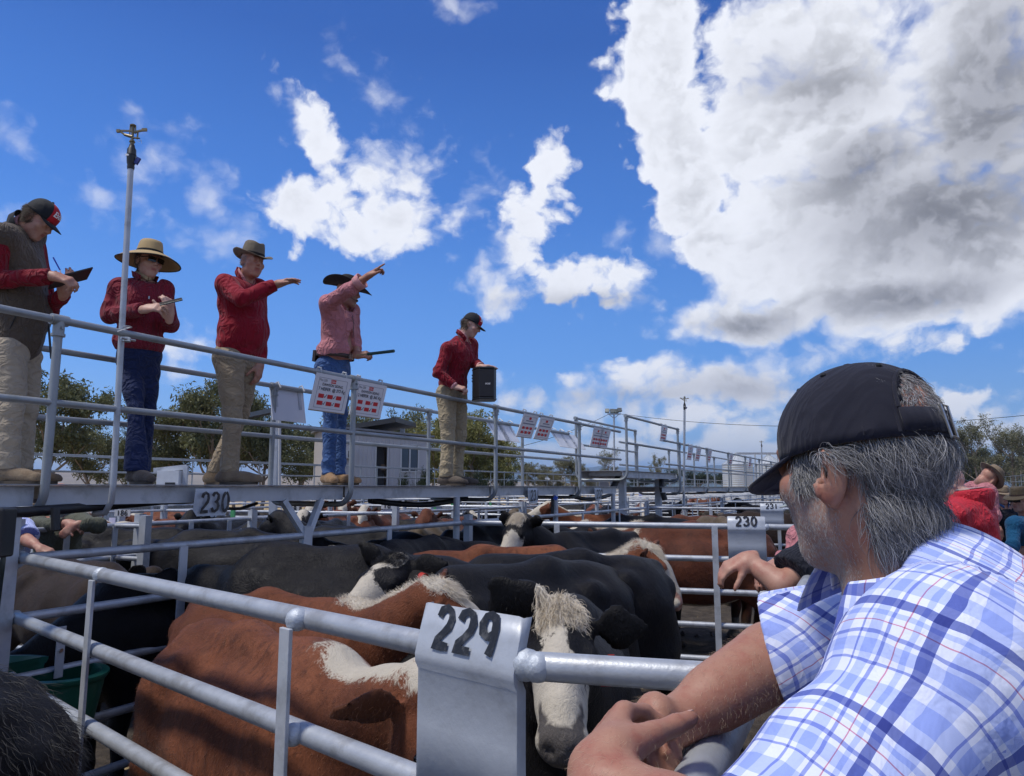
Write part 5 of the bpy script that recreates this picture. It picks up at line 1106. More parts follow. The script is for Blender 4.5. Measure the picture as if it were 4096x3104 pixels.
heifer('black heifer standing broadside behind plate 229, left of the patched faced one', cow_geo((.82, .22, .82), (.45, .2, -.87), vox=.018, seed=4), BLACK, (.02, 4.02, 0), R(225), 1.03, seed=4)
cow_at('red heifer with long white face pointing right above the black backs', HERE, 2592, 2178, 5.6, 2, (.56, -.20, -.80), 1.0, -.05, .94, .016, 6, hup=(1, -.1, .5), ear=(.35, -.1), fore=FURW, crest=FURW)
cow_at('black heifer with two red ear tags facing left behind the brown ones', FLECK, 1590, 2222, 4.0, 210, (.80, .50, -.34), 1.0, .05, 1.03, .016, 7, ear=(.1, .35), tags=[(1, 'r'), (1, 'b')], fore=FURB)
cow_at('white faced heifer half hidden left of the black one with red tags', BALDY2, 1345, 2195, 5.5, 245, (.6, -.35, -.72), .98, -.1, 1., .018, 8, fore=FURW)
cow_at('large black heifer with curly back standing beyond the brown pair', BLACK, 800, 2290, 4.75, 158, (.7, -.3, -.6), 1.0, -.05, 1.08, .018, 9, ear=(.1, .1), fur=(.018, FURB, None), furn=5000)
cow_at('black brown heifer facing right, in the shade behind the trough fence', BRBK, 620, 2275, 5.35, -30, (.8, .1, -.55), 1.0, .05, .91, .018, 10, ear=(.1, .3), tags=[(1, 'w')])
cow_at('black heifer filling the gap behind the trough fence', BLACK, 60, 2620, 4.1, 238, (.6, 0, -.8), 1., 0, .92, .02, 11)
cow_at('black heifer with small ears just below the forked post', BLACK, 1245, 2160, 6.4, 200, (.75, .2, -.6), 1., 0, .98, .02, 12)
cow_at('red heifer whose back is seen above the black pair, nearest the 230 fence', BROWN, 2480, 2300, 6.2, 3, (.6, 0, -.8), 1., .1, .97, .02, 13)
# shaggy black animal at the lower corner, in the pen this side of the fence
heifer('shaggy black heifer nearest of all, in front of the trough', cow_geo((1.0, -.1, 1.1), (.6, -.2, -.75), vox=.015, seed=14), BLACK, (-1.86, 2.36, 0), R(138), 1.0, fur=(.05, FURB, None), furn=26000, seed=14)
# --- pen 230
cow_at('dark red heifer facing left behind the pen 230 fence, muzzle with white chin', HERED, 2335, 2092, 8.5, 182, (.86, .1, -.46), 1.02, 0, 1.03, .02, 15, crest=FURW, switch=FURW)
cow_at('dark red heifer with white mane in front of another red one in pen 230', HERED, 2370, 2190, 7.85, 176, (.75, .2, -.6), 1.0, .1, 1.02, .02, 16, crest=FURW, switch=FURW)
cow_at('black and white faced heifer with wide staring eye beside the round post', BALDY, 2085, 2062, 6.95, 218, (.74, .22, -.62), .98, 0, 1., .018, 17, ear=(.1, .1), fore=FURW)
cow_at('black heifer with pale eye right of the white patched one in pen 230', BLACK, 2165, 2085, 8.2, 205, (.8, .2, -.5), .98, 0, 1., .022, 18, tags=[(1, 'w')])
cow_at('mousy tan heifer looking out under the round post walkway', TAN, 1672, 2115, 8.6, 262, (.62, 0, -.78), .98, 0, .98, .02, 19, tags=[(1, 'w'), (-1, 'w')])
cow_at('black heifer beside the mousy tan one', BLACK, 1795, 2125, 8.2, 245, (.7, .1, -.6), .98, 0, 1., .022, 20)
# --- everything further off: a few shared bodies, each animal an object of its own
FARG = []
for i, (pl, hd) in enumerate([((1.04, 0, 1.40), (.80, .1, -.6)), ((1.0, .25, 1.32), (.6, .5, -.6)), ((1.0, -.25, 1.30), (.6, -.5, -.6)), ((1.06, 0, 1.12), (.7, 0, -.7)), ((1.0, .1, 1.46), (.9, .1, -.42))]):
    V, Q, at, _f = cow_geo(pl, hd, vox=.027, seed=30 + i, ear=(.0, .05)); FARG.append(np_mesh('far_heifer', V, Q, HERE, at))
CM = [HERE, HERED, BROWN, RBROWN, BLACK, BLACK, BLACK, BLACK, BLACK, BLACK, BRBK, BRBK, BALDY, BALDY2, TAN]; CN = {HERE: 'red and white', HERED: 'dark red and white', BROWN: 'plain red', RBROWN: 'plain dark red', BLACK: 'black', BALDY: 'black and white faced', BALDY2: 'white faced black', BRBK: 'brown black', TAN: 'mousy tan'}
def far_heifer(pos, yaw, m, gi, label, group=None, sc=1.):
    o = bpy.data.objects.new('heifer', FARG[gi]); link(o); o.location = (pos[0], pos[1], 0); o.rotation_euler = (0, 0, yaw); o.scale = (sc,) * 3
    o.material_slots[0].link = 'OBJECT'; o.material_slots[0].material = m; return tag(o, label, 'heifer', group)
spec = [(620, 9.4, 250, HERE, 0, 'red heifer with white forehead looking over the second row gate'), (690, 10.6, 262, HERE, 1, 'red heifer with pale curly poll next to the one at the gate'), (760, 9.8, 80, BROWN, 3, 'plain red heifer seen from behind at the white placard'), (660, 9.2, 90, BROWN, 3, 'plain red rump at the gate chain'),
        (560, 9.0, 240, BALDY2, 0, 'white faced black heifer left of the red ones by the gate'), (480, 9.6, 265, BALDY2, 0, 'white muzzled heifer just right of the green jumper'), (350, 9.0, 200, BLACK, 2, 'black heifer behind the green jumper man'), (540, 7.7, 10, BLACK, 3, 'black heifer along the fence beside the green jumper man'),
        (870, 10.5, 170, BLACK, 3, 'black heifer behind the plate with 187 above'), (980, 9.9, 255, BLACK, 0, 'black heifer facing out left of tall plate 188'), (1060, 11.0, 240, BLACK, 1, 'black heifer beyond plate 188'), (1150, 9.4, 190, BLACK, 3, 'black back left of the forked post'), (1330, 10.0, 265, BALDY, 0, 'black heifer with big ears right of the forked post'),
        (1340, 12.6, 260, HERE, 4, 'white faced red heifer by the number 188'), (1480, 13.0, 80, BROWN, 3, 'red heifer below the number 189'), (1290, 8.6, 10, BLACK, 3, 'black heifer lying of line behind forked post'), (930, 7.4, 175, BLACK, 3, 'black heifer along the walkway fence left'), (1440, 7.9, 160, BLACK, 0, 'black heifer with yellow tag under the walkway'),
        (1560, 13.5, 255, HERED, 0, 'dark red heifer past the number 189'), (1830, 11.0, 250, RBROWN, 0, 'dark red heifer with curved ears past the round post'), (1420, 15.5, 265, HERE, 4, 'red heifer with ears up before the office'), (2420, 12.6, 180, HERE, 4, 'pale faced heifer beyond the 230 fence'), (2560, 12.0, 185, BLACK, 3, 'black heifer beyond the 230 fence'), (2760, 12.3, 5, RBROWN, 3, 'dark red back beyond the 230 fence'), (2860, 11.6, 100, TAN, 3, 'tan heifer below plate 231')]
for u, dd, yw, m, gi, lb in spec: far_heifer(xy(u, dd), R(yw), m, gi, lb, None, .97 + .05 * random.random())
for row, (o1, o2, ys) in enumerate([(.5, 3.6, np.arange(14.5, 42, 1.5)), (-6.4, -3.2, np.arange(13, 40, 1.4)), (-13.7, -11, np.arange(16, 42, 2.0)), (9., 11.5, np.arange(14, 34, 2.2))]):
    for y in ys:
        if random.random() < .2: continue
        off = random.uniform(o1, o2); m = random.choice(CM)
        far_heifer((-4.539 + .53 * y + off, y + random.uniform(-.4, .4)), random.choice([0, 90, 180, 250, 270, 20, 200]) * math.pi / 180 + random.uniform(-.3, .3) + 1.08, m, random.randrange(5), CN[m] + (' heifer far off in the walkway pens', ' heifer far off in the second row', ' heifer far off in the third row', ' heifer far right of the lane')[row], CN[m] + ' cattle in far row %s' % 'one two three four'.split()[row], .88 + .1 * random.random())
# ------------------------------------------------------------------ the men around the pens
def plaid(name, per, light, mid, dark, red, amt=1.):
    m = bpy.data.materials.new(name); m.use_nodes = True; t = NT(m.node_tree); o = t.n('ShaderNodeTexCoord').outputs['Object']
    def at(n):
        a = t.n('ShaderNodeAttribute'); a.attribute_name = n; return a.outputs['Fac']
    W1 = (1., 1., 1.)
    def bands(x, sh):
        f = t.m('FRACT', t.m('ADD', t.m('DIVIDE', x, per), sh)); n = t.n('ShaderNodeValToRGB'); n.color_ramp.interpolation = 'CONSTANT'; e = n.color_ramp.elements
        pts = [(0, W1), (.10, light), (.27, W1), (.36, dark), (.45, W1), (.50, light), (.545, W1), (.60, red), (.612, W1), (.70, mid), (.735, W1), (.78, light), (.90, W1), (.95, mid), (.975, W1)]
        while len(e) < len(pts): e.new(.5)
        for q, (p, c) in zip(e, pts): q.position = p; q.color = (*c, 1)
        t.put(n.inputs[0], f); return n.outputs[0]
    wob = t.m('MULTIPLY', t.m('SUBTRACT', t.noise(o, 9, 3, .5), .5), per * .22)
    c = t.mix(1., bands(t.m('ADD', at('pu'), wob), 0.), bands(t.m('ADD', at('pv'), wob), .3), blend='MULTIPLY'); c = t.mix(1., c, (.70, .74, .90, 1), blend='MULTIPLY')
    w = t.noise(o, 1500, 2, .5); k = t.m('ADD', .93, t.m('MULTIPLY', w, .14)); c = t.mix(1., c, t.xyz(k, k, k), blend='MULTIPLY')
    b = t.n('ShaderNodeBsdfPrincipled'); t.put(b.inputs['Base Color'], c); b.inputs['Roughness'].default_value = .8; b.inputs['Specular IOR Level'].default_value = .25; b.inputs['Sheen Weight'].default_value = .15
    b1 = t.n('ShaderNodeBump'); b1.inputs['Strength'].default_value = .45; b1.inputs['Distance'].default_value = .02; t.put(b1.inputs['Height'], t.noise(t.vm('MULTIPLY', o, (1, 1, .6)), 19, 4, .5, .8))
    b2 = t.n('ShaderNodeBump'); b2.inputs['Strength'].default_value = .08; b2.inputs['Distance'].default_value = .001; t.put(b2.inputs['Height'], w); t.put(b2.inputs['Normal'], b1.outputs[0]); t.put(b.inputs['Normal'], b2.outputs[0])
    t.put(t.n('ShaderNodeOutputMaterial').inputs[0], b.outputs[0]); return m
PLAID = plaid('blue and white plaid cotton', .112, (.64, .71, .93), (.40, .45, .75), (.21, .25, .52), (.80, .36, .42))
PLAID2 = plaid('small blue check', .03, (.62, .68, .92), (.5, .55, .85), (.3, .36, .66), (.6, .65, .9))
def plaid_uv(h):
    def fn(V):
        V = np.asarray(V); A = [np.array(x) for x in (h.pv, h.ta, h.tf, h.ts)]; q = V - A[0]; z = q @ A[1]; ang = np.arctan2(q @ A[3], -(q @ A[2])); pu, pv = ang * .175, z.copy(); best = np.full(len(V), .0)
        for a in h.arms:
            S0, E = np.array(a[0]), np.array(a[1]); ax = E - S0; L = np.linalg.norm(ax); ax /= L; r = V - S0; t = r @ ax; e1 = np.cross(ax, (0, 0, 1.)); e1 /= np.linalg.norm(e1); e2 = np.cross(ax, e1)
            rad = np.linalg.norm(r - t[:, None] * ax, axis=1); side = (r @ A[3]) * np.sign((S0 - A[0]) @ A[3])
            m = (t > -.2) & (rad < .27) & (side > -.012); an = np.arctan2(r @ e2, r @ e1)
            pu = np.where(m, an * .085 + .013, pu); pv = np.where(m, t + .02, pv)
        return {'pu': pu, 'pv': pv}
    return fn
# the man in the plaid shirt, elbows on the lane fence
rt = Vector((1.02, .62, 0)); E_ = Vector((0, 0, H))
def V3(x, y, z): return Vector((x, y, H + z))
h = Human('man in washed navy cap and blue plaid shirt leaning on the near rail', rt, (-.93, .36, 0))
lw = P(2385, 3075, .86); rw = P(2590, 2960, 1.0)
h.make(P(3435, 1855, .89), (-.53, .83, -.13), (.02, .10, 1), P(3590, 2310, .87), V3(.80, .72, -.62),
       [(V3(.405, .745, -.185), V3(.225, .665, -.345), lw, dict(d=P(2450, 2905, .95) - P(2385, 3075, .86), n=(-.80, -.52, .35), th=(.55, .25, .75), curls=(.75, .85, .95, 1.0), tc=.1, k=1.04, thumb=P(2640, 2826, .955) - P(2452, 2880, .93))),
        (V3(.555, 1.05, -.20), P(3110, 2630, 1.12), rw, dict(d=(-.28, -.10, -.9), n=(-.85, -.45, .2), th=(.45, -.85, -.1), curls=(.25, .3, .35, .4), k=1.08))],
       [(V3(.82, .62, -.72), V3(.86, .50, -1.2), Vector((1.02, .55, .10)), (-.93, .36, 0), 0.), (V3(.90, .80, -.72), V3(.92, .78, -1.2), Vector((1.08, .78, .10)), (-.93, .36, 0), 0.)],
       build=1.10, belly=.03, hs=.98, vox=.006, skin_m=SKIN2, stub=1., ek=1.12, ez=-.012)
m2_, m3_, n_, k_ = THUMB; dr_ = (m3_ - m2_).normalized(); nl = MB().ball((0, 0, 0), (.0075, .0098, .0028), 12); sd2 = dr_.cross(n_).normalized(); up_ = sd2.cross(dr_)
no = nl.build('thumb_nail', mat('finger nail', (.50, .30, .24), .35), h.o); no.matrix_local = Matrix.Translation(m3_ - dr_ * .002 + up_ * .0066) @ Matrix((sd2, dr_, up_)).transposed().to_4x4()
h.trousers('trousers', DENIM, .012, seed=71, vox=.012); h.boots(SUEDE)
sh = h.top('shirt', PLAID, hem=-.12, long=False, g=.020, seed=77, amp=.010, fq=20, vox=.0065, short=1.0, sl=.014, attrs=plaid_uv(h), neck=.012, armr=.95)
# shirt collar with turned-down leaf, in the same plaid
ax = (h.at(-.03, 0, -.06) - h.nb).normalized(); f_ = (h.tf - ax * h.tf.dot(ax)).normalized(); s_ = f_.cross(ax); rows = []; PU = []; c0 = h.nb - ax * .012
for j in range(9):
    t = j / 8; row = []
    for i in range(41):
        a = -2.35 + 4.7 * i / 40; q = abs(i / 20 - 1); ca, sa = -math.cos(a), math.sin(a)
        if t < .5: rr = .074 - .004 * t; z = .105 * t
        else: rr = .071 + .050 * (t - .5) * 2 * (1 + .25 * q); z = .0525 - (.075 + .02 * q * q) * (t - .5) * 2 + .012 * math.sin((t - .5) * 2 * math.pi)
        rr *= 1 + .02 * math.sin(5 * a + 1); row.append(c0 + (f_ * ca * 1.02 + s_ * sa) * rr + ax * (z - .02 * q * q) + f_ * (.012 * q)); PU.append((a * .075, z + .4 + .03 * t))
    rows.append(row)
co = MB().grid(rows).build('collar', PLAID, sh)
for k, nme in enumerate(('pu', 'pv')): co.data.attributes.new(nme, 'FLOAT', 'POINT').data.foreach_set('value', np.array([p[k] for p in PU], np.float32))
solid(co, .003); sd_ = co.modifiers.new('smooth', 'SUBSURF'); sd_.levels = sd_.render_levels = 1
cp = h.cap_(CAPN, None, brim_l=.068, bd=.022, hz=.010, tilt=.03, dz=.112, rs=(.087, .101), open_back=True, curve=.012, ns=96)
o0, dome = h.at(-.008, 0, .012), h.dome
for aa in (math.pi * k / 3 for k in range(6)): MB().sweep([dome(aa, t, .0008) for t in np.linspace(.02, .97, 14)], .0009, 5).build('seam', CAPN, cp)
for aa in (math.pi * (k + .5) / 3 for k in range(6)): MB().ball(dome(aa, .62, .001), (.0045, .0045, .0035), 8).build('eyelet', CAPK, cp)
arch = [dome(math.pi + .61 * math.sin(w_), .17 + .385 * max(0, math.cos(w_)) ** .9, .001) for w_ in np.linspace(-math.pi / 2, math.pi / 2, 19)]; MB().sweep(arch, .0028, 6).build('opening_hem', CAPN, cp)
sb = MB().grid([[dome(math.pi + x, t, .0028) for x in np.linspace(-.62, .62, 15)] for t in (.02, .09, .165)]).build('strap', CAPN, cp); solid(sb, .0025)
for q in (-1, 1): MB().sweep([dome(math.pi + q * .66, t, .001) for t in (.02, .1, .2)], .002, 5).build('opening_hem', CAPN, cp)
bk = MB(); ring = [dome(math.pi - .10 + x, t, .006) for x, t in ((-.09, .0), (.09, .0), (.09, .19), (-.09, .19), (-.09, .0), (.09, .0))]; bk.sweep(ring, .0017, 6); bk.build('buckle', STEEL, cp)
lsgn = -1
hz_ = lambda x, y, z: ((x < .012 - .0 * z) & (z < .10) & (z > -.085 - .3 * np.minimum(x, 0) * 0) & ((x < -.028) | (z > -.02))) | ((x < .045) & (x > -.02) & (z > -.022) & (z < .04) & (np.abs(y) > .05))
h.hair_on(14000, lambda x, y, z: (((x < -.036) | ((x < -.005) & (z > .000))) & (z < .020) & (z > -.100)).astype(float), HAIRG, .037, .95, .30, .16, .00030, 4, .24, 'hair', 6, .32, clump=.66, locks=420)
h.hair_on(2600, lambda x, y, z: ((x < -.04) & (np.abs(y) < .050) & (z > .050) & (z < .098)).astype(float), HAIRG, .014, .6, .1, .02, .00035, 7, .2, 'hair_in_opening', 5, .5, clump=.5, locks=60)
h.hair_on(2600, lambda x, y, z: ((x < .046) & (x > .010) & (z > -.020) & (z < .016) & (np.abs(y) > .045)).astype(float), HAIRG, .030, .95, .30, .12, .0004, 5, .2, 'sideburn', 5, .25, clump=.5, locks=90)
h.hair_on(6500, lambda x, y, z: ((x > -.01) & (z < -.030) & (z > -.15) & (np.abs(y) < .085)).astype(float), HAIRW, .0040, .8, .1, .30, .00012, 6, .1, 'stubble', 3, .3)
arm = np.array([list(a[1]) for a in h.arms]); wr = np.array([list(a[2]) for a in h.arms]); msk = np.zeros(len(h.V))
for E0, W_ in zip(arm, wr):
    ab = W_ - E0; tt = ((h.V - E0) @ ab) / (ab @ ab); dd = np.linalg.norm(h.V - E0 - np.clip(tt, 0, 1)[:, None] * ab, axis=1); msk = np.maximum(msk, ((tt > .05) & (tt < 1.05) & (dd < .07)).astype(float))
q, N = scatter(h.V, h.Q, 2600, msk, 9); r = np.random.default_rng(9); d_ = N * .5 + (wr[1] - arm[1]) / np.linalg.norm(wr[1] - arm[1]) * .6 + np.array([0, 0, -.35]) + r.normal(size=q.shape) * .25; d_ /= np.linalg.norm(d_, axis=1)[:, None]
hair('arm_hair', q, q + d_ * r.uniform(.006, .013, (len(q), 1)), h.o, HAIRL, .00008, 4, .3, 0., 3)


def simple(label, root, bf, head, hf, nb, pv, arms, top, m2, hatf=None, hu=(0, 0, 1), leglen=None, tm=None, tops=None, build=1.03, belly=.02, sk=SKIN, face=True, long=True, stub=.2, collar=None, vox=.0105, short=.62):
    h = Human(label, root, bf); r = Vector(root); s = Vector((bf[1], -bf[0], 0)).normalized(); pvv = Vector(pv)
    legs = [(pvv + s * e * .09 - Vector((0, 0, .08)), Vector((*(pvv + s * e * .1).xy, .52)) + nrm(bf) * .03, Vector((r.x, r.y, 0)) + s * e * .11 + Vector((0, 0, .1)), bf, 0.) for e in (1, -1)]
    h.make(head, hf, hu, nb, pv, arms, legs, build, belly, vox=vox, skin_m=sk, face=face, stub=stub)
    h.trousers('trousers', m2, .014, seed=3, vox=.012); h.boots(SUEDE2)
    h.top('shirt' if not long else 'jumper', top, hem=-.06, g=.02, sl=.016, long=long, seed=hash(label) % 97, amp=.006, vox=.0105, attrs=plaid_uv(h) if top in (PLAID2,) else None, short=short)
    if collar: h.collar(collar, .070, .05, .8, drop=.8)
    if hatf: hatf(h)
    return h
H1 = dict(d=(0, 0, -1), n=(0, -1, .2), th=(1, 0, 0), curls=(.4, .45, .5, .55))
# green jumper, arms folded over the fence
simple('man in olive green jumper and jeans resting folded hands on a fence', (-4.25, 7.1, 0), (.15, -1, 0), P(236, 1985, 6.8), (.1, -1, -.1), P(236, 2062, 6.85), P(222, 2345, 7.1),
       [(P(165, 2092, 6.8), P(150, 2105, 6.45), P(278, 2092, 6.35), dict(d=(.9, -.2, -.25), n=(-.1, -.5, .85), th=(0, -.6, -.6), curls=(.5, .55, .6, .65))), (P(322, 2085, 6.75), P(392, 2100, 6.45), P(302, 2102, 6.32), dict(d=(-.75, -.2, -.6), n=(.2, -.9, .3), th=(-.3, -.1, .9), curls=(.4, .45, .5, .5)))],
       OLIVE, DENIM2, build=1.12, belly=.03, collar=GREYL)
simple('man in small checked shirt behind the corner post, one bare forearm on the fence', (-5.0, 6.6, 0), (.3, -1, 0), P(22, 2010, 6.4), (.2, -1, -.1), P(25, 2080, 6.4), P(30, 2340, 6.6),
       [(P(-30, 2110, 6.35), P(-70, 2190, 6.3), P(-20, 2200, 6.1), dict(H1)), (P(88, 2110, 6.3), P(105, 2158, 6.15), P(162, 2192, 6.0), dict(d=(.9, -.1, -.3), n=(0, -.4, .9), th=(0, -.9, -.3), curls=(.6, .6, .6, .6)))], PLAID2, DENIM, long=False, short=.85)
# navy tee, arm over the lane rail
simple('man in navy short sleeved shirt whose hand hangs over the rail by plate 230', (2.0, 3.1, 0), (-.85, .5, 0), P(3380, 1930, 3.15), (-.8, .5, -.2), P(3395, 2080, 3.15), P(3620, 2420, 3.2),
       [(P(3285, 2205, 2.98), P(3128, 2345, 2.92), P(2985, 2235, 3.02), dict(d=(-.88, .05, -.42), n=(-.25, -.35, .9), th=(.1, -.95, -.3), curls=(.55, .6, .62, .7), tc=.5)), (P(3450, 2200, 3.4), P(3260, 2290, 3.5), P(3120, 2260, 3.3), dict(d=(-.9, -.2, -.4), n=(0, 0, 1), th=(0, -1, 0), curls=(.5, .5, .5, .5)))],
       DARKN, DENIM, lambda h: h.cap_(CAPK, None), long=False, short=.72, vox=.009)
simple('man in pink shirt and cap with pale checked peak lining beyond the navy shirted man', (2.75, 4.4, 0), (-.9, .4, 0), P(3235, 2010, 4.4), (-.85, .35, -.25), P(3270, 2100, 4.4), P(3420, 2330, 4.5),
       [(P(3205, 2150, 4.25), P(3190, 2225, 4.2), P(3120, 2240, 4.3), dict(d=(-.9, 0, -.4), n=(0, 0, 1), th=(0, -1, 0), curls=(.4, .4, .4, .4))), (P(3290, 2140, 4.6), P(3230, 2220, 4.6), P(3180, 2230, 4.5), dict(H1))], PINK, DARKN, lambda h: h.cap_(CAPK, None, bm=GREYL))
h = simple('person in bright red rain jacket with hood down, back turned, hunched forward', (3.5, 5.3, 0), (-.75, .6, 0), P(3800, 1935, 5.3), (-.8, .4, -.4), P(3862, 1975, 5.25), P(3935, 2290, 5.2),
       [(P(3810, 2060, 5.05), P(3770, 2220, 5.0), P(3680, 2280, 5.1), dict(H1)), (P(3915, 2020, 5.5), P(3890, 2190, 5.6), P(3800, 2260, 5.6), dict(H1))], REDJ, DARKN, build=1.22, sk=SKIN3)
rows = [[h.nb + h.ta * (.02 - .16 * t + .05 * math.sin(t * 3.1)) + (-h.tf * (math.cos(a) * (.10 + .05 * math.sin(t * 3.1))) + h.ts * math.sin(a) * (.13 + .04 * math.sin(t * 3.1))) - h.tf * .03 for a in np.linspace(-2.2, 2.2, 19)] for t in np.linspace(-.15, 1, 8)]
hd = MB().grid(rows).build('hood', REDJ, h.o); solid(hd, .006); hd2 = MB().grid([[p + h.tf * .012 + h.ta * .012 for p in rw_] for rw_ in rows[:3]]).build('hood_lining', GREYL, hd)
simple('man in pale pink shirt and sun faded hat bowing his head behind the red jacket', (4.9, 7.6, 0), (.4, .5, 0), P(3952, 1915, 7.5), (.55, .45, -.72), P(3915, 1930, 7.6), P(3905, 2160, 7.7),
       [(P(3885, 1958, 7.75), P(3865, 2060, 7.8), P(3900, 2120, 7.8), dict(H1)), (P(3950, 1962, 7.45), P(3975, 2060, 7.4), P(3960, 2110, 7.4), dict(H1))], PINK, KHAKI, lambda h: h.hat(FELTB, .10, (.080, .097), .06, .012, .02, .02, .01, tilt=.1, band=LEATH), hu=(.6, -.2, .75))
simple('man in black vest over blue collar and wide tan hat, far down the lane', (7.6, 11.2, 0), (-.1, -1, 0), P(4012, 1982, 11), (-.2, -1, -.15), P(4012, 2020, 11.05), P(4010, 2145, 11.2),
       [(P(3970, 2035, 11), P(3962, 2090, 10.9), P(4000, 2120, 10.8), dict(H1)), (P(4052, 2035, 11), P(4062, 2090, 10.9), P(4045, 2110, 10.7), dict(H1))], DARKN, DENIM, lambda h: h.hat(FELTB, .10, (.082, .099), .075, .01, .02, .02, .01, band=LEATH), collar=cloth('blue shirt collar', (.08, .18, .42)))
simple('man in teal shirt, dark sunglasses and drooping olive hat at the right edge', (5.95, 8.2, 0), (-.85, -.4, 0), P(4078, 2000, 8.05), (-.92, -.35, -.12), P(4103, 2070, 8.1), P(4115, 2260, 8.2),
       [(P(4060, 2095, 7.9), P(4045, 2190, 7.8), P(4000, 2200, 7.8), dict(H1)), (P(4150, 2095, 8.3), P(4160, 2190, 8.3), P(4100, 2240, 8.1), dict(H1))], TEAL, KHAKI, lambda h: (h.hat(FELTO, .10, (.082, .099), .065, .0, .03, .02, .01, tilt=.05, band=LEATH), MB().grid([[h.at(.108 - 3.6 * b * b, b, .004 + c) for b in np.linspace(-.07, .07, 9)] for c in (-.016, 0, .014)]).build('sunglasses', BLK, h.o)), collar=TEAL)
# ------------------------------------------------------------------ number plates
def plate(c, t, n, text, label, w=.30, top=1.485, zr=1.39, bot=1.06, nh=.082):
    c = Vector((c[0], c[1], 0)); t = nrm(t); n = nrm(n); o = thing('number_plate', label, 'number plate', c, 0)
    prof = [(.004, top), (.018, zr + .045), (.031, zr + .012), (.036, zr - .012), (.033, zr - .03), (.027, zr - .048), (.026, (zr + bot) / 2), (.024, bot)]
    rows = []
    for k, (d, z) in enumerate(prof):
        j = .002 * math.sin(k * 2.1)
        rows.append([t * x + n * (d - e + j) + Vector((0, 0, z - (.003 if abs(x) > w * .49 else 0))) for x, e in ((-w / 2 - .002, .026), (-w / 2, .002), (-w / 2 + .010, 0), (-w * .2, -.001), (w * .15, .001), (w / 2 - .010, 0), (w / 2, .002), (w / 2 + .002, .026))])
    s = MB().grid(rows).build('sheet', SHEET, o); solid(s, .002); 
    a = math.atan2(.027, top - zr - .012); zc = (top + zr) / 2 + .004
    X = t if n.cross(t).z < 0 or True else t
    up = (Vector((0, 0, 1)) * math.cos(a) - n * math.sin(a)).normalized(); nx = up.cross(n).normalized(); nn = nx.cross(up)
    num = number(text, nh, nh * .62, nh * .2, nh * .24, o, NUMB, (0, 0, 0)); num.matrix_local = Matrix.Translation(n * .0225 + Vector((0, 0, zc))) @ Matrix((nx, up, nn)).transposed().to_4x4()
    MB().ball(t * (w / 2 + .004) + Vector((0, 0, zr)), .034, 10).build('weld', ZINC, o); return o
plate(A1 - t0 * .165, t0, n0, '229', 'big galvanised plate painted 229 on the nearest fence')
d230 = (Vector(LANE(6.62)) - Vector((XA(7.6), 7.6))).normalized(); d230 = Vector((d230.x, d230.y, 0)); n230 = Vector((d230.y, -d230.x, 0)); n230 = n230 if n230.y < 0 else -n230
plate(P(2985, 2100, 6.80), d230, n230, '230', 'galvanised plate painted 230 on the second cross fence', w=.33)
plate(P(3088, 2060, 12.28), d230, n230, '231', 'galvanised plate painted 231 on the third cross fence', w=.36)
plate(P(3166, 2040, 17.7), d230, n230, '232', 'galvanised plate painted 232 beside the capped head', w=.36)
bt = Vector((.75, -.5, 0)).normalized()
for u, v, dd, tx, hgt in ((490, 2052, 9.2, '186', .0), (868, 2046, 10.6, '187', .3), (1165, 2036, 11.4, '188', .42), (1556, 2022, 13.4, '189', .42), (1745, 2014, 16, '190', .4)):
    p_ = P(u, v, dd); o = thing('pen_marker', 'white marker numbered %s %s' % (tx, {'186': 'just right of the green jumper', '187': 'under the plate on the walkway beam', '188': 'left of the forked post on a tall panel', '189': 'right of the forked post on a tall panel', '190': 'before the round post under the walkway'}[tx]), 'number plate', (p_.x, p_.y, 0)); k = dd / 2900
    MB().box((0, 0, p_.z), (62 * k, .01, 26 * k)).build('marker', mat('white marker paint', (.6, .6, .58), .6, 0, .1, 20), o, smooth=False)
    number(tx, 20 * k, 11 * k, 4 * k, 4.2 * k, o, NUMB, (0, -.008, p_.z), (R(90), 0, 0))
    MB().box((0, .02, p_.z - hgt / 2 - .05), (.22 if hgt else .05, .02, hgt + .12)).build('sheet', SHEET, o, smooth=False); MB().box((0, .03, (p_.z - .1) / 2), (.05, .03, p_.z - .1)).build('post', GALV, o, smooth=False)
def deck_plate(u, text, label, h=.165, w=.27):
    a, _ = ray(u, 1990); Y = 4.539 / (.53 - a); c = WL(Y, -.02, 0); o = thing('deck_plate', label, 'number plate', (c.x, c.y, DECK - .10))
    q = [WD * x + Vector((0, 0, z)) + WN * y for x, z, y in ((-w * .47, .075, 0), (w * .5, .075, 0), (w * .5, -.045, .012), (w * .36, -.10, .02), (-w * .46, -.10, .02), (-w * .56, -.06, .015))]
    s = MB().add(q, [tuple(range(6))]).build('sheet', SHEET, o, smooth=False); solid(s, .003)
    num = number(text, .12, .062, .018, .021, o, NUMB, (0, 0, 0), slant=.06); num.matrix_local = Matrix.Translation(WN * .030 + Vector((0, 0, -.012)) + WD * .004) @ Matrix((WD, Vector((0, 0, 1)), WN)).transposed().to_4x4(); return o
deck_plate(838, '230', 'plate painted 230 hung on the walkway beam under the taupe hatted man'); deck_plate(2124, '231', 'plate painted 231 on the walkway beam right of the man with speaker'); deck_plate(2386, '232', 'plate painted 232 on the end of the walkway beam')
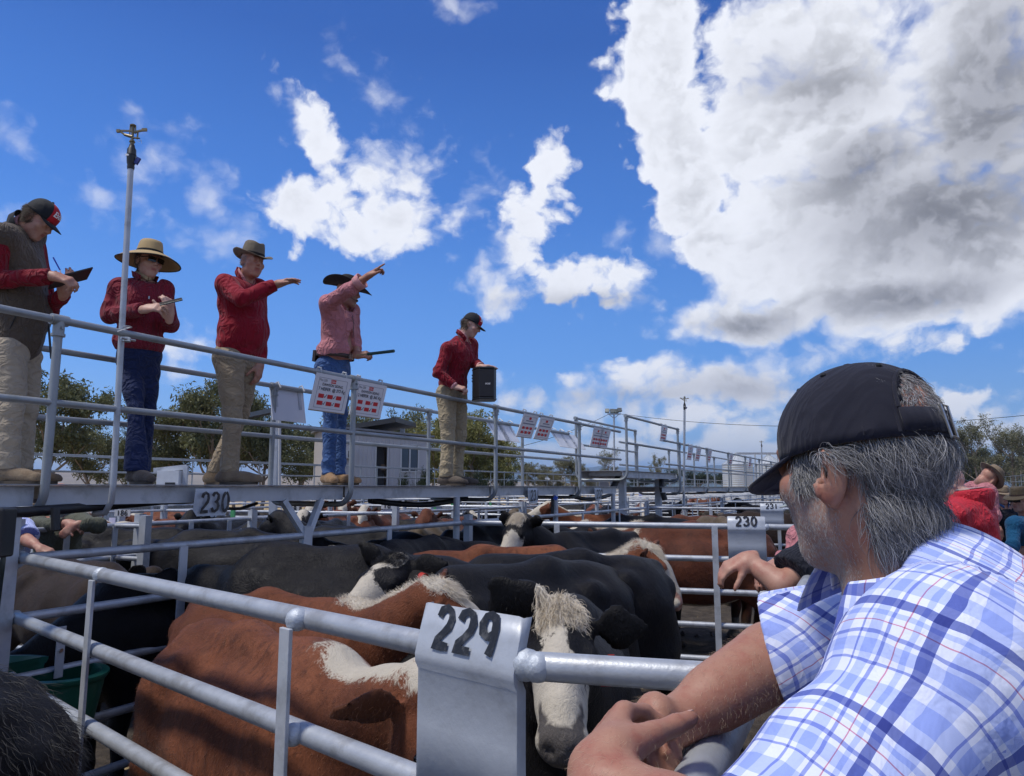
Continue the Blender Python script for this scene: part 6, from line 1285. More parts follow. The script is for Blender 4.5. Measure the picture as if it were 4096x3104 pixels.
# ------------------------------------------------------------------ sale placards on the handrails
PAPER = mat('white placard', (.74, .74, .78), .55, 0, .04, 8); PBACK = mat('placard back', (.66, .68, .72), .4, .1, .06, 6); REDP = mat('red print', (.55, .02, .025), .5); INK = mat('black print', (.02, .02, .03), .6); GREYI = mat('grey print', (.25, .26, .32), .6); DIRT = mat('dirty placard edge', (.30, .24, .17), .8, 0, .3, 30)
def placard(u, side, label, lines=None, w=.41, h=.30, off=0., tilt=18, zt=None, tick=(1, 1, 0, 1, 1, 0)):
    a, _ = ray(u, 1700); ofs = off + (-.055 if side > 0 else WIDE + .055)
    Y = 4.539 / (.53 - a) if side > 0 else None
    if Y is None: c0_ = Vector((-4.539, 0, 0)) - WN * ofs; Y = (-c0_.x + .53 * c0_.y) / (.53 - a) ; Y = (-(c0_.x) + a * 0 + .53 * c0_.y) / (.53 - a)
    c = WL(Y, ofs, 0); zt = DECK + .883 if zt is None else zt
    if side < 0: c = Vector((a * Y, Y, 0))
    o = thing('placard', label, 'placard', (c.x, c.y, zt)); n = WN * side; x = WD * side; tl = R(tilt)
    dn = (Vector((0, 0, -1)) * math.cos(tl) - n * math.sin(tl)).normalized(); nn = x.cross(-dn); nn = nn if nn.dot(n) > 0 else -nn
    Rm = Matrix((x, -dn, nn)).transposed(); 
    def L(px, py, pz): return x * px + dn * (-py) + nn * pz
    cy = -h / 2 - .012
    MB().box(L(0, cy, 0), (w, h, .008), rot=Rm).build('board', PAPER if side > 0 else PBACK, o, smooth=False)
    for q in (-1, 1):
        MB().box(L(q * w * .36, cy + h * .22, -.007), (.035, h * .62, .004), rot=Rm).build('strap', GALV, o, smooth=False); MB().sweep([L(q * w * .36, cy + h * .5, -.007), L(q * w * .36, .028, -.02) - n * 0, L(q * w * .36, .03, -.05), L(q * w * .36, -.03, -.075)], .008, 6).build('hook', GALV, o)
    if side > 0:
        f = MB()
        for (px, py, sx, sy) in ((0, cy + h * .40, w * .80, .003), (0, cy - h * .40, w * .80, .003), (-w * .40, cy, .003, h * .80), (w * .40, cy, .003, h * .80)): f.box(L(px, py, .0045), (sx, sy, .001), rot=Rm)
        f.build('border', GREYI, o, smooth=False); MB().box(L(0, cy - h * .485, .001), (w, h * .03, .0085), rot=Rm).build('dirty_edge', DIRT, o, smooth=False)
        MB().box(L(0, cy + h * .335, .0048), (.058, .030, .0012), rot=Rm).build('logo', REDP, o, smooth=False)
        def tx(s_, size, px, py, m, **k):
            if lines is None:
                MB().box(L(px, py, .0052), (size * len(s_) * .5, size * .42, .0008), rot=Rm).build('print_line', GREYI, o, smooth=False); return
            q = lettering(s_, size, o, m, (0, 0, 0), **k); q.matrix_local = Matrix.Translation(L(px, py, .0058)) @ Rm.to_4x4()
        if lines:
            tx('Elders', .026, 0, cy + h * .335, WHITE, shear=.3); tx(lines[0], .026, -w * .28, cy + h * .335, INK)
        tx((lines or ['', 'xxxxxxxxxxxxx'])[1], .030, 0, cy + h * .225, INK, offset=.0004); tx((lines or ['', '', 'xxxxxxxxxxxxxxxxx'])[2], .036, 0, cy + h * .105, INK, offset=.0006)
        for i in range(6):
            px, py = (-.26 + .25 * (i % 3)) * w, cy - h * (.08 + .19 * (i // 3))
            MB().box(L(px, py, .0048), (w * .15, h * .11, .001), rot=Rm).build('red_box', REDP, o, smooth=False)
            if tick[i]:
                m2 = MB(); b_ = [L(px + w * .085, py, .0052), L(px + w * .105, py - h * .04, .0052), L(px + w * .145, py + h * .05, .0052)]
                m2.sweep(b_, .0022, 5); m2.build('tick', INK, o)
    return o
placard(1312, 1, 'larger looking placard reading 7 heifer at 373 kg, left of the rail post', ['Pen 230', 'DAWSON SIDING', '7 HEIFER  @ 373 Kg'], tilt=14)
placard(1465, 1, 'placard reading 2 heifer at 365 kg, right of the rail post', ['Pen 230', 'DAWSON SIDING', '2 HEIFER  @ 365 Kg'], tilt=14, tick=(0, 1, 0, 1, 1, 0))
for i, u in enumerate((2112, 2178)): placard(u, 1, ('sale placard on the front rail beyond the speaker, nearer of two', 'sale placard on the front rail beyond the speaker, farther of two')[i], tilt=22)
for i, u in enumerate((2383, 2412)): placard(u, 1, ('nearer sale placard on the front rail before the raised bridge', 'farther sale placard on the front rail before the raised bridge')[i], tilt=15)
for i, u in enumerate((1140, 1972, 2012, 2222, 2255, 2286)): placard(u, -1, 'blank placard back on the back rail, ' + ('left of the pink shirt', 'just right of the speaker man', 'second right of the speaker man', 'first of three beyond the speaker', 'middle of three beyond the speaker', 'last of three beyond the speaker')[i], tilt=(10, 32, 32, 35, 35, 35)[i])
placard(2648, 1, 'sale placard on the rail of the raised bridge', zt=2.03 + .91, tilt=10)
for i, u in enumerate((2752, 2784, 2828, 2914, 2990)): placard(u, 1, 'sale placard on the long far walkway, ' + ('just past the sprinkler pole', 'second past the sprinkler pole', 'third past the sprinkler pole', 'before the nearer silo', 'right of the nearer silo')[i], tilt=12)
# ------------------------------------------------------------------ sprinkler poles
BRASS = mat('weathered brass', (.20, .165, .10), .45, .75, .2, 40); BLUEL = mat('blue valve lever', (.01, .03, .20), .4)
def sprinkler(p0, p1, r, label, hook=True, k=1., rail=None):
    p0, p1 = Vector(p0), Vector(p1); o = thing('sprinkler_pole', label, 'sprinkler', p0); v = p1 - p0; ax = v.normalized(); 
    pts = [v]; pts.append(v * .5); pts.append(v * .08)
    if hook: pts += [v * .03 - WN * .01, -WN * .06 - ax * .0, -WN * .16 - ax * .01]
    MB().sweep(pts, r, 16).build('pole', GALVN, o)
    sd = Vector((1, 0, 0)); sd = (sd - ax * sd.dot(ax)).normalized(); fw = ax.cross(sd); Rm = Matrix((sd, fw, ax)).transposed()
    m2 = MB(); m2.lathe([(.001, -.01), (.019, -.01), (.022, .005), (.020, .02), (.024, .03), (.027, .075), (.027, .078), (.029, .08), (.029, .085), (.027, .09), (.026, .12), (.018, .135), (.016, .15), (.001, .15)], 18, v, rot=Rm)
    for q in m2.v[:]: pass
    va = m2.build('valve', BLK, o); 
    if k != 1: pass
    MB().box(v + ax * .045 + sd * .038, (.022, .016, .045), rot=Rm @ Matrix.Rotation(R(28), 3, 'Y')).build('lever', BLUEL, va, smooth=False)
    MB().box(v + ax * .075 - fw * .0 - sd * .012 - fw * .025, (.02, .004, .012), rot=Rm).build('sticker', WHITE, va, smooth=False)
    b = v + ax * .15; m3 = MB()
    m3.tube(b, b + ax * .035, .012, 12).tube(b + ax * .02, b + ax * .026, .017, 12).tube(b + ax * .035, b + ax * .10, .008, 10)
    m3.tube(b + ax * .055, b + ax * .072 - sd * .05, .0105, 10, .008)                               # nozzle barrel
    m3.beam(b + ax * .095, b + ax * .10 - sd * .085 - ax * .0, .008, .010).beam(b + ax * .10 - sd * .085, b + ax * .075 - sd * .052, .008, .012).beam(b + ax * .085, b + ax * .10 + sd * .075, .010, .011)
    m3.box(b + ax * .10 + sd * .072, (.03, .012, .018), rot=Rm).box(b + ax * .098 - sd * .088, (.022, .014, .018), rot=Rm)
    for q in (-1, 1): m3.beam(b + ax * .075 + sd * q * .018, b + ax * .128 + sd * q * .016, .006, .006, up=fw)
    m3.tube(b + ax * .085, b + ax * .128, .010, 8).tube(b + ax * .126, b + ax * .134, .019, 8).tube(b + ax * .134, b + ax * .142, .005, 8)
    m3.tube(b + ax * .04 + sd * .03, b + ax * .085 + sd * .032, .005, 6).beam(b + ax * .05, b + ax * .045 + sd * .045, .012, .006)
    m3.build('impact_head', BRASS, o); MB().sweep([b + ax * .03 + sd * .03, b + ax * .02 + sd * .045, b + ax * .035 + sd * .055, b + ax * .01 + sd * .06], .0014, 5).build('trip_wire', STEEL, o)
    if rail is not None:
        c = Vector(rail) - p0; cm = MB(); cm.tube(c - ax * .012 - Vector((0, 0, .045)), c + ax * .012 - Vector((0, 0, .045)), r + .005, 16); cm.tube(c - WD * .045 + WN * .015 - Vector((0, 0, .045)), c + WD * .045 + WN * .015 - Vector((0, 0, .045)), .007, 8); cm.build('clamp', STEEL, o)
        MB().sweep([c + Vector((0, 0, .03)) + (sd * math.cos(a) + fw * math.sin(a)) * (r + .005) for a in np.linspace(0, 6.5, 16)] + [c - WD * .06 + Vector((0, 0, -.01))], .0032, 5).build('wire_tie', GALV, o)
    return o
a_, _ = ray(476, 1335); Yr = 4.539 / (.53 - a_); rl = WL(Yr, -.075, DECK + .883)
sprinkler(WL(Yr, -.075, DECK - .16) + Vector((-.012, 0, 0)), P(523, 672, Yr + .03), .0172, 'galvanised sprinkler pole with brass head strapped to the walkway rail', rail=rl)
sprinkler(P(2735, 2060, 15.2), P(2738, 1640, 15.2), .024, 'sprinkler pole standing beyond the raised bridge', hook=False)
sprinkler(P(3050, 2000, 33), P(3046, 1788, 33), .03, 'sprinkler pole in front of the far silo', hook=False)
# ------------------------------------------------------------------ water pipes, trough, valve housing under the walkway
POLY = BLACKP
def hose(pts, r, label, name='water_pipe'): return tag(MB().sweep([Vector(p) for p in pts], r, 10).build(name, POLY), label, 'pipe')
hose([P(-60, 2054, 3.6), P(120, 2046, 3.80), P(260, 2036, 4.0), P(430, 2022, 4.35), P(640, 2004, 4.95), P(900, 1992, 5.8)], .028, 'thick black water pipe slung below the left end of the walkway')
hose([WL(4.95, .1, DECK - .16), WL(5.2, .2, DECK - .17), WL(5.5, .4, DECK - .14)], .012, 'thin black hose curling under the walkway beam by plate 230')
hose([WL(6.6 + .1 * i, .3, DECK - .135 - .055 * math.sin(math.pi * i / 15)) for i in range(16)], .028, 'sagging black hose slung under the walkway below the speaker man')
hose([WL(10.6 + .12 * i, .25, DECK - .14 - .06 * math.sin(math.pi * i / 12)) for i in range(13)], .03, 'sagging black hose under the end of the staff walkway')
hose([P(2475, 1890, 12.6), P(2470, 1915, 12.6), P(2455, 1945, 12.5), P(2440, 1965, 12.5)], .055, 'black flexible joint hanging under the near end of the bridge'); hose([P(2648, 1900, 14.6), P(2646, 1945, 14.5), P(2652, 1975, 14.5), P(2660, 2000, 14.5)], .055, 'black flexible joint hanging under the far end of the bridge')
for i, (u, v0, v1, dd) in enumerate(((222, 2030, 2120, 3.85), (2210, 1985, 2065, 9.6), (1340, 1985, 2040, 14))):
    tag(MB().tube(P(u, v0, dd), P(u, v1, dd), .022, 10).build('drop_pipe', POLY), ('black drop pipe ending before the green jumper', 'black drop pipe with blue lever under plate 231', 'distant black drop pipe behind the forked post')[i], 'pipe')
tag(MB().box(P(2222, 1992, 9.55), (.05, .03, .05), rot=Matrix.Rotation(R(30), 3, 'Y')).build('valve_lever', mat('bright blue lever', (.01, .06, .40), .4), smooth=False), 'blue lever of the drop pipe under plate 231', 'valve')
vb = thing('valve_housing', 'black plastic housing with white sticker at the left edge under the walkway', 'housing', P(5, 2130, 3.35)); bevel(MB().box((-.01, 0, 0), (.09, .10, .22)).build('case', BLK, vb, smooth=False), .01); MB().box((.0, -.053, .03), (.05, .003, .018)).build('sticker', WHITE, vb, smooth=False); MB().tube((-.015, 0, -.11), (-.03, 0, -.60), .04, 14).build('pipe', mat('dark green pipe', (.008, .022, .022), .4), vb); MB().box((.028, -.045, -.125), (.012, .004, .035), rot=Matrix.Rotation(R(10), 3, 'Y')).build('sticker', WHITE, vb, smooth=False); MB().box((-.02, -.051, -.01), (.04, .003, .07)).build('blue_panel', mat('blue plastic panel', (.01, .05, .40), .4), vb, smooth=False)
TRG = mat('green moulded plastic', (.008, .10, .065), .42, 0, .15, 12, .08, 60, col2=(.015, .09, .07), f2=.4); FEED = mat('trodden feed', (.06, .05, .03), .95, 0, .4, 60, .6, 80)
def trough(c, t, n, label, w=.23, dp=.27, h=.30):
    o = thing('feed_trough', label, 'trough', c); t, n = nrm(t), nrm(n); rows = []
    out = [(-w, 0.)] + [(-w * math.cos(a), dp * math.sin(a)) for a in np.linspace(.12, math.pi - .12, 19)] + [(w, 0.)]
    def ringp(s, z, ins=0.): return [t * (x * s - math.copysign(ins, x) * (abs(x) > 1e-6)) + n * max(y * s - ins * (y > .02), ins if y <= .02 and ins else y * s) + Vector((0, 0, z)) for x, y in out]
    rows = [ringp(.80, -h), ringp(.97, -.03), ringp(1.0, -.03), ringp(1.05, -.012), ringp(1.05, 0), ringp(.90, .004), ringp(.86, -.02), ringp(.70, -h + .05)]
    MB().grid(rows, closed=True).build('bowl', TRG, o); q = ringp(.72, -h * .62); MB().add(q, [tuple(range(len(q)))]).build('feed', FEED, o); q = ringp(.80, -h); MB().add(q, [tuple(range(len(q) - 1, -1, -1))]).build('bottom', TRG, o)
    MB().box(n * .012 + Vector((0, 0, .10)), (.045, .006, .26), rot=Matrix((t, n, Vector((0, 0, 1)))).transposed()).build('bracket', GALV, o, smooth=False)
    for z in (.19, .11): MB().tube(n * .014 + Vector((0, 0, z)), n * .026 + Vector((0, 0, z)), .011, 6).build('bolt', STEEL, o)
    return o
a_, _ = ray(212, 2690); Yt = 4.539 / (.53 - a_); wl = Vector((XA(Yt), Yt, 0)); trough(wl + WN * .035 + Vector((0, 0, H - .240 * Yt)), WD, WN, 'green half round feed trough bolted on the pipe fence', w=.215, dp=.27, h=.25)
trough(wl - WD * .25 - WN * .035 + Vector((0, 0, H - .222 * Yt)), WD, -WN, 'second green trough on the far side of the same fence')
# gate chain and paper tags
def chain(a, b, label, n=16, sag=.09):
    mb = MB(); a, b = Vector(a), Vector(b)
    for i in range(n):
        p = a.lerp(b, (i + .5) / n) - Vector((0, 0, sag * 4 * ((i + .5) / n) * (1 - (i + .5) / n))); ax = Vector((1, 0, 0)) if i % 2 else Vector((0, .7, .7)); t_ = nrm(b - a)
        mb.sweep([p + (t_ * math.cos(q) * .017 + (ax - t_ * ax.dot(t_)).normalized() * math.sin(q) * .010) for q in np.linspace(0, 2 * math.pi, 9)], .0035, 5)
    o = mb.build('gate_chain', STEEL); o['kind'] = 'stuff' if False else 'thing'; return tag(o, label, 'chain')
chain(P(545, 2145, 8.2), P(590, 2130, 8.2), 'chain holding the gate shut by the red rumps', 12, .06); chain(P(915, 2130, 8.9), P(965, 2115, 8.9), 'chain on the gate left of tall plate 188', 12, .06)
for i, (u, v, dd, hx) in enumerate(((447, 2105, 8.8, .20), (1244, 2040, 11.5, .10), (746, 2095, 9.5, .18), (2497, 1985, 28, .25), (2562, 1980, 30, .25), (1716, 2055, 13, .12))):
    tag(MB().box(P(u, v, dd), (.075 * (1 if dd < 20 else 2), .006, hx)).build('paper_tag', mat('pale violet paper', (.62, .62, .80), .7), smooth=False), 'pale paper tag on a rail ' + ('beside the red rumps', 'above the forked post', 'beside a cattle gate post', 'far off before the bridge', 'far off below the bridge', 'under the walkway near 190')[i], 'tag')
GRN = mat('green tape', (.10, .42, .16), .6)
for i, (u, v, dd) in enumerate(((932, 2052, 10), (1808, 2022, 16), (1962, 2015, 18), (1740, 2032, 15))): tag(MB().box(P(u, v, dd), (.05, .05, .11)).build('green_tape', GRN, smooth=False), 'green tape band on the post ' + ('left of marker 188', 'right of marker 190', 'far right of marker 190', 'beside marker 190')[i], 'tape')
# ------------------------------------------------------------------ trees
BARK = mat('gum tree bark', (.22, .17, .125), .85, 0, .35, 2.5, .4, 8, col2=(.34, .29, .24), f2=.7); BARKD = mat('dark bark', (.07, .055, .045), .9, 0, .35, 3, .4, 8)
def leaf_mat(name, c1, c2, c3):
    m = bpy.data.materials.new(name); m.use_nodes = True; t = NT(m.node_tree); o = t.n('ShaderNodeTexCoord').outputs['Object']; g = t.n('ShaderNodeNewGeometry')
    c = t.mix(g.outputs['Random Per Island'], (*c1, 1), (*c2, 1)); c = t.mix(t.sm(t.noise(o, .55, 4, .6), .45, .68), c, (*c3, 1))
    b = t.n('ShaderNodeBsdfPrincipled'); t.put(b.inputs['Base Color'], c); b.inputs['Roughness'].default_value = .55; b.inputs['Specular IOR Level'].default_value = .3
    tr = t.n('ShaderNodeBsdfTranslucent'); t.put(tr.inputs[0], c); ms = t.n('ShaderNodeMixShader'); ms.inputs[0].default_value = .25; t.put(ms.inputs[1], b.outputs[0]); t.put(ms.inputs[2], tr.outputs[0]); t.put(t.n('ShaderNodeOutputMaterial').inputs[0], ms.outputs[0]); return m
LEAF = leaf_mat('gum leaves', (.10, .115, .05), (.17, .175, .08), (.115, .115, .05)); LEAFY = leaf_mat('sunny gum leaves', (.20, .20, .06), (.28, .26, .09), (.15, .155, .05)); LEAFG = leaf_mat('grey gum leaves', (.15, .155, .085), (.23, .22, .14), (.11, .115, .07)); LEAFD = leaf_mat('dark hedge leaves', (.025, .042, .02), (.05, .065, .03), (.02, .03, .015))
def tree_geo(seed, hgt=10., spread=.42, trunk=.22, nlimb=7, leaves=7000, leaf=.20, low=.32, clump=.95, bare=.0, tall=False):
    r = random.Random(seed); tr = MB(); tips = []
    def branch(p, d, L, rad, lv):
        pts = [p]; n = 4 if lv < 3 else 3
        for i in range(n):
            d = (d + Vector((r.uniform(-.22, .22), r.uniform(-.22, .22), r.uniform(-.06, .20)))).normalized(); p = p + d * L / n; pts.append(p)
            if lv >= 2 : tips.append((p.copy(), lv))
        tr.sweep(pts, [rad * (1 - .55 * i / n) for i in range(n + 1)], 7 if lv < 2 else 5, False)
        if lv == 3: return
        k = (nlimb if lv == 0 else 3 if lv == 1 else 3)
        for i in range(k):
            f = r.uniform(.35, 1.) if lv else low + (1 - low) * (i + .7) / k
            q = pts[0].lerp(pts[-1], f) if lv == 0 and False else pts[min(int(f * n), n - 1)].lerp(pts[min(int(f * n) + 1, n)], f * n - int(f * n))
            az = i * 2.4 + r.uniform(-.5, .5) + lv * 1.1; el = r.uniform(.35, .95) if not tall else r.uniform(.6, 1.15)
            dd = Vector((math.cos(az) * math.cos(el), math.sin(az) * math.cos(el), math.sin(el)))
            branch(q, dd, L * (spread + .14 if lv == 0 else .62) * r.uniform(.75, 1.15), rad * .5 * (1 - .4 * f), lv + 1)
    branch(Vector((0, 0, 0)), Vector((r.uniform(-.08, .08), r.uniform(-.08, .08), 1)).normalized(), hgt * .62, trunk, 0)
    rs = np.random.default_rng(seed); T = [t for t, l in tips]; keep = [t for t in T if rs.random() > bare]
    nc = len(keep); per = max(4, leaves // nc); C = np.repeat(np.array([list(t) for t in keep]), per, 0); n = len(C); cl = np.repeat(rs.uniform(.45, 1.1, nc) * clump, per)[:, None]
    g = rs.normal(size=(n, 3)); g /= np.linalg.norm(g, axis=1)[:, None]; c = C + g * cl * (rs.random((n, 1)) ** .45) * np.array([1, 1, .62]) + np.array([0, 0, .2])
    a = rs.normal(size=(n, 3)) * .7 + np.array([0, 0, -.55]); a /= np.linalg.norm(a, axis=1)[:, None]; b = np.cross(a, rs.normal(size=(n, 3))); b /= np.linalg.norm(b, axis=1)[:, None]
    s = leaf * rs.uniform(.5, 1.3, (n, 1)); V = np.stack([c - b * s * .22, c + a * s * .5 - b * s * .1, c + a * s, c + a * s * .45 + b * s * .26], 1).reshape(-1, 3); Q = np.arange(n * 4).reshape(-1, 4)
    me = np_mesh('crown', V, Q, LEAF); me.polygons.foreach_set('use_smooth', np.zeros(n, bool)); tm = tr.mesh('trunk', BARK); return tm, me, float(np.percentile(V[:, 2], 99.5)), float(np.percentile(np.abs(V[:, 0]), 97))
TG = [tree_geo(3, 10, .46, .26, 8, 14000, .34), tree_geo(8, 11, .40, .22, 8, 14000, .33, .28, 1.05), tree_geo(15, 10, .5, .24, 9, 17000, .33, .2, 1.25), tree_geo(21, 14, .26, .2, 9, 6500, .26, .38, .75, .25, True), tree_geo(33, 13, .30, .18, 8, 6000, .27, .42, .8, .3, True)]
def tree(u, dd, vtop, wpx, gi, leafm, label, group=None, bark=None, rz=None, nm='gum_tree'):
    tm, me, th, tw = TG[gi]; a, b = ray(u, vtop); hh = H + b * dd; o = thing(nm, label, 'tree', (a * dd, dd, 0), random.uniform(0, 6.3) if rz is None else rz, group)
    sx = (wpx / F * dd / 2) / tw * 1.15; o.scale = (sx, sx, hh / th * 1.04)
    t1 = obj('trunk', tm, o); c1 = obj('crown', me, o); c1['kind'] = 'stuff'
    for q, m in ((t1, bark or BARK), (c1, leafm)): q.material_slots[0].link = 'OBJECT'; q.material_slots[0].material = m
    return o
for a in [(185, 40, 1515, 370, 0, LEAF, 'big dark gum tree behind the legs of the note taker'), (425, 52, 1685, 230, 1, LEAF, 'smaller dark gum tree right of the biggest one'), (530, 56, 1720, 200, 2, LEAF, 'dark gum tree behind the straw hatted woman'), (700, 46, 1600, 300, 1, LEAF, 'gum tree between the woman and the taupe hatted man'), (850, 43, 1545, 300, 0, LEAF, 'tall gum tree behind the taupe hatted man'), (615, 60, 1740, 200, 2, LEAFD, 'low dark tree behind the woman in jeans'),
          (1060, 44, 1625, 330, 2, LEAF, 'gum tree left of the blank placard back'), (1215, 50, 1660, 260, 1, LEAF, 'gum tree left of the pink shirted man'), (960, 50, 1620, 260, 2, LEAF, 'gum tree behind the taupe hatted man and shelter post'), (1450, 62, 1640, 330, 2, LEAF, 'round crowned tree above the office roof'), (1600, 66, 1655, 280, 2, LEAF, 'round crowned tree right above the office roof'), (1725, 60, 1690, 220, 0, LEAFY, 'yellow green tree at the right end of the office'), (1930, 47, 1668, 260, 0, LEAFY, 'large yellow green tree right of the man with the speaker'), (1830, 52, 1745, 260, 1, LEAFY, 'yellow green tree behind the man with the speaker'), (2000, 50, 1770, 130, 2, LEAFY, 'small yellow green tree beside the large one'),
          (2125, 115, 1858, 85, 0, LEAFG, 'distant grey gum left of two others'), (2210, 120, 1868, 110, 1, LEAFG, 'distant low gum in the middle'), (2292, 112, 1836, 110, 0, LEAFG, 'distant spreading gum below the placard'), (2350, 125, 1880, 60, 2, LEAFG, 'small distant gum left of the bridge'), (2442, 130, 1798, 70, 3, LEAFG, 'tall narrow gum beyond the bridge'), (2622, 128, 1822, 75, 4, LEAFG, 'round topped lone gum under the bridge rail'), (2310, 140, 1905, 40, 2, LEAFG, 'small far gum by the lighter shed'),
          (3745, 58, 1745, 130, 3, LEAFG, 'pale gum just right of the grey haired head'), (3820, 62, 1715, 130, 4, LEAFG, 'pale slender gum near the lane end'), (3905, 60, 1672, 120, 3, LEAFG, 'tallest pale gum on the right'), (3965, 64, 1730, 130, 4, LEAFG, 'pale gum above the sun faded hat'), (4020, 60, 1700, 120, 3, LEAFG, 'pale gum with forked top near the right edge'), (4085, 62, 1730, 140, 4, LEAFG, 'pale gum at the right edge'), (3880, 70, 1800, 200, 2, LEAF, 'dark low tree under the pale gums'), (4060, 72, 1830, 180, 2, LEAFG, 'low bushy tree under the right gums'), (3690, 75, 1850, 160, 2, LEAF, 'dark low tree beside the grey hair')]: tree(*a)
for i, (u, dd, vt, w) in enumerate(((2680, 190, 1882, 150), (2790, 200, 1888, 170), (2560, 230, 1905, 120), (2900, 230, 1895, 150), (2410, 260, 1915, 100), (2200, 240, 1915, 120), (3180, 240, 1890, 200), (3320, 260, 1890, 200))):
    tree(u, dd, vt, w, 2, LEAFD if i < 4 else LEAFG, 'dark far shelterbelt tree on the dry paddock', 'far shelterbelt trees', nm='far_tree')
for i, (u, dd, vt, w) in enumerate(((1610, 36, 1905, 60), (1700, 36, 1880, 90), (1900, 34, 1900, 120), (2030, 44, 1905, 90), (1320, 36, 1930, 90))):
    tree(u, dd, vt, w, 2, LEAFD, ('shrub under the office window', 'shrub at the office corner', 'bushy shrub behind the speaker man', 'shrub right of the yellow tree', 'shrub left of the office')[i], nm='shrub')
# ------------------------------------------------------------------ office cabin on stumps
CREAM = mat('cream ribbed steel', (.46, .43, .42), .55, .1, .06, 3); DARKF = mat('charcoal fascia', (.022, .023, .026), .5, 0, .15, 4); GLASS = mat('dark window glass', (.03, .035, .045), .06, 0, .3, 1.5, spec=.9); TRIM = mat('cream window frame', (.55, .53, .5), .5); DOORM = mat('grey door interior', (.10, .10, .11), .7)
a0 = P(1300, 1950, 36.5); a1 = P(1716, 1950, 38.5); oc = thing('office_cabin', 'cream ribbed steel office cabin with open door and window', 'building', (a0.x, a0.y, 0)); dx = (a1 - a0); dx.z = 0; Lc = dx.length; dx.normalize(); dn_ = Vector((dx.y, -dx.x, 0)); dn_ = dn_ if dn_.y < 0 else -dn_
def cp_(x, z, y=0.): return dx * x + dn_ * y + Vector((0, 0, z))
zt0, zt1, zb = 4.75, 4.35, 1.35
def u2x(u): a, _ = ray(u, 1850); s = (a * a0.y - a0.x) / (dx.x - a * dx.y); return s
def wall_seg(x0, x1, z0, z1f):
    rows = [[], []]; n = max(2, int((x1 - x0) / .05))
    for i in range(n + 1):
        x = x0 + (x1 - x0) * i / n; ph = (x / .20) % 1; d = .028 if ph < .22 else 0
        rows[0].append(cp_(x, z0, d)); rows[1].append(cp_(x, z1f(x), d))
    return MB().grid(rows)
top_ = lambda x: zt0 + (zt1 - zt0) * x / Lc
xd0, xd1, xw0, xw1 = u2x(1502), u2x(1550), u2x(1603), u2x(1673); zd = H + .0585 * 37.5; zw0, zw1 = H + .0215 * 38, H + .058 * 38
for (x0, x1, z0, zf) in ((0, xd0, zb, top_), (xd0, xd1, zd, top_), (xd1, xw0, zb, top_), (xw0, xw1, zw1, top_), (xw0, xw1, zb, lambda x: zw0), (xw1, Lc, zb, top_)): wall_seg(x0, x1, z0, zf).build('wall', CREAM, oc, smooth=False)
MB().grid([[cp_(Lc, zb), cp_(Lc, zb, -5)], [cp_(Lc, zt1), cp_(Lc, zt1, -5)]]).build('wall', CREAM, oc); MB().grid([[cp_(0, zb), cp_(0, zb, -5)], [cp_(0, zt0), cp_(0, zt0, -5)]]).build('wall', CREAM, oc); MB().grid([[cp_(0, zb, -5), cp_(Lc, zb, -5)], [cp_(0, zt0, -5), cp_(Lc, zt1, -5)]]).build('wall', CREAM, oc)
MB().add([cp_(-.2, zt0 + .02, .25), cp_(Lc + .2, zt1 + .02, .25), cp_(Lc + .2, zt1 + .02, -5.2), cp_(-.2, zt0 + .02, -5.2), cp_(-.2, zt0 + .12, .25), cp_(Lc + .2, zt1 + .12, .25), cp_(Lc + .2, zt1 + .12, -5.2), cp_(-.2, zt0 + .12, -5.2)], [(3, 2, 1, 0), (4, 5, 6, 7), (0, 1, 5, 4), (1, 2, 6, 5), (2, 3, 7, 6), (3, 0, 4, 7)]).build('roof', mat('grey roof edge', (.20, .20, .21), .5, .2), oc, smooth=False)
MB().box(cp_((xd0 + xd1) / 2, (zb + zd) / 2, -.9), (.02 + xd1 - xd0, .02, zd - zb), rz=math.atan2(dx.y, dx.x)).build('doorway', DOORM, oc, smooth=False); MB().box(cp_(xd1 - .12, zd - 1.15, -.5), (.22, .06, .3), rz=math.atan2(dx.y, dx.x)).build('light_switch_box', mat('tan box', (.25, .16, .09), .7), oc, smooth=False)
for x in (xd0, xd1): MB().box(cp_(x, (zb + zd) / 2, .0), (.06, .14, zd - zb), rz=math.atan2(dx.y, dx.x)).build('door_frame', TRIM, oc, smooth=False)
wf = MB()
for x in (xw0, (xw0 + xw1) / 2, xw1): wf.box(cp_(x, (zw0 + zw1) / 2, .03), (.07, .08, zw1 - zw0 + .07), rz=math.atan2(dx.y, dx.x))
for z in (zw0, zw1): wf.box(cp_((xw0 + xw1) / 2, z, .032), (xw1 - xw0 + .08, .076, .07), rz=math.atan2(dx.y, dx.x))
wn = wf.build('window', TRIM, oc, smooth=False)
for k in (0, 1): MB().box(cp_(xw0 + (xw1 - xw0) * (.25 + .5 * k), (zw0 + zw1) / 2, -.02), ((xw1 - xw0) / 2 - .06, .02, zw1 - zw0), rz=math.atan2(dx.y, dx.x)).build('pane', GLASS, wn, smooth=False)
xa = u2x(1378); ac = MB().box(cp_(xa, H + .045 * 37, .2), (.70, .45, .42), rz=math.atan2(dx.y, dx.x)).build('air_conditioner', TRIM, oc, smooth=False)
for k in range(4): MB().box(cp_(xa + .12 + .07 * k, H + .045 * 37, .432), (.035, .012, .32), rz=math.atan2(dx.y, dx.x)).build('slot', DARKF, ac, smooth=False)
MB().box(cp_(xa - .17, H + .045 * 37, .432), (.30, .012, .30), rz=math.atan2(dx.y, dx.x)).build('grille', mat('ac grille', (.28, .30, .30), .6), ac, smooth=False)
for k in range(7): MB().box(cp_(Lc * k / 6, zb / 2, -.3), (.25, .25, zb), rz=0).build('stump', GALV, oc, smooth=False)
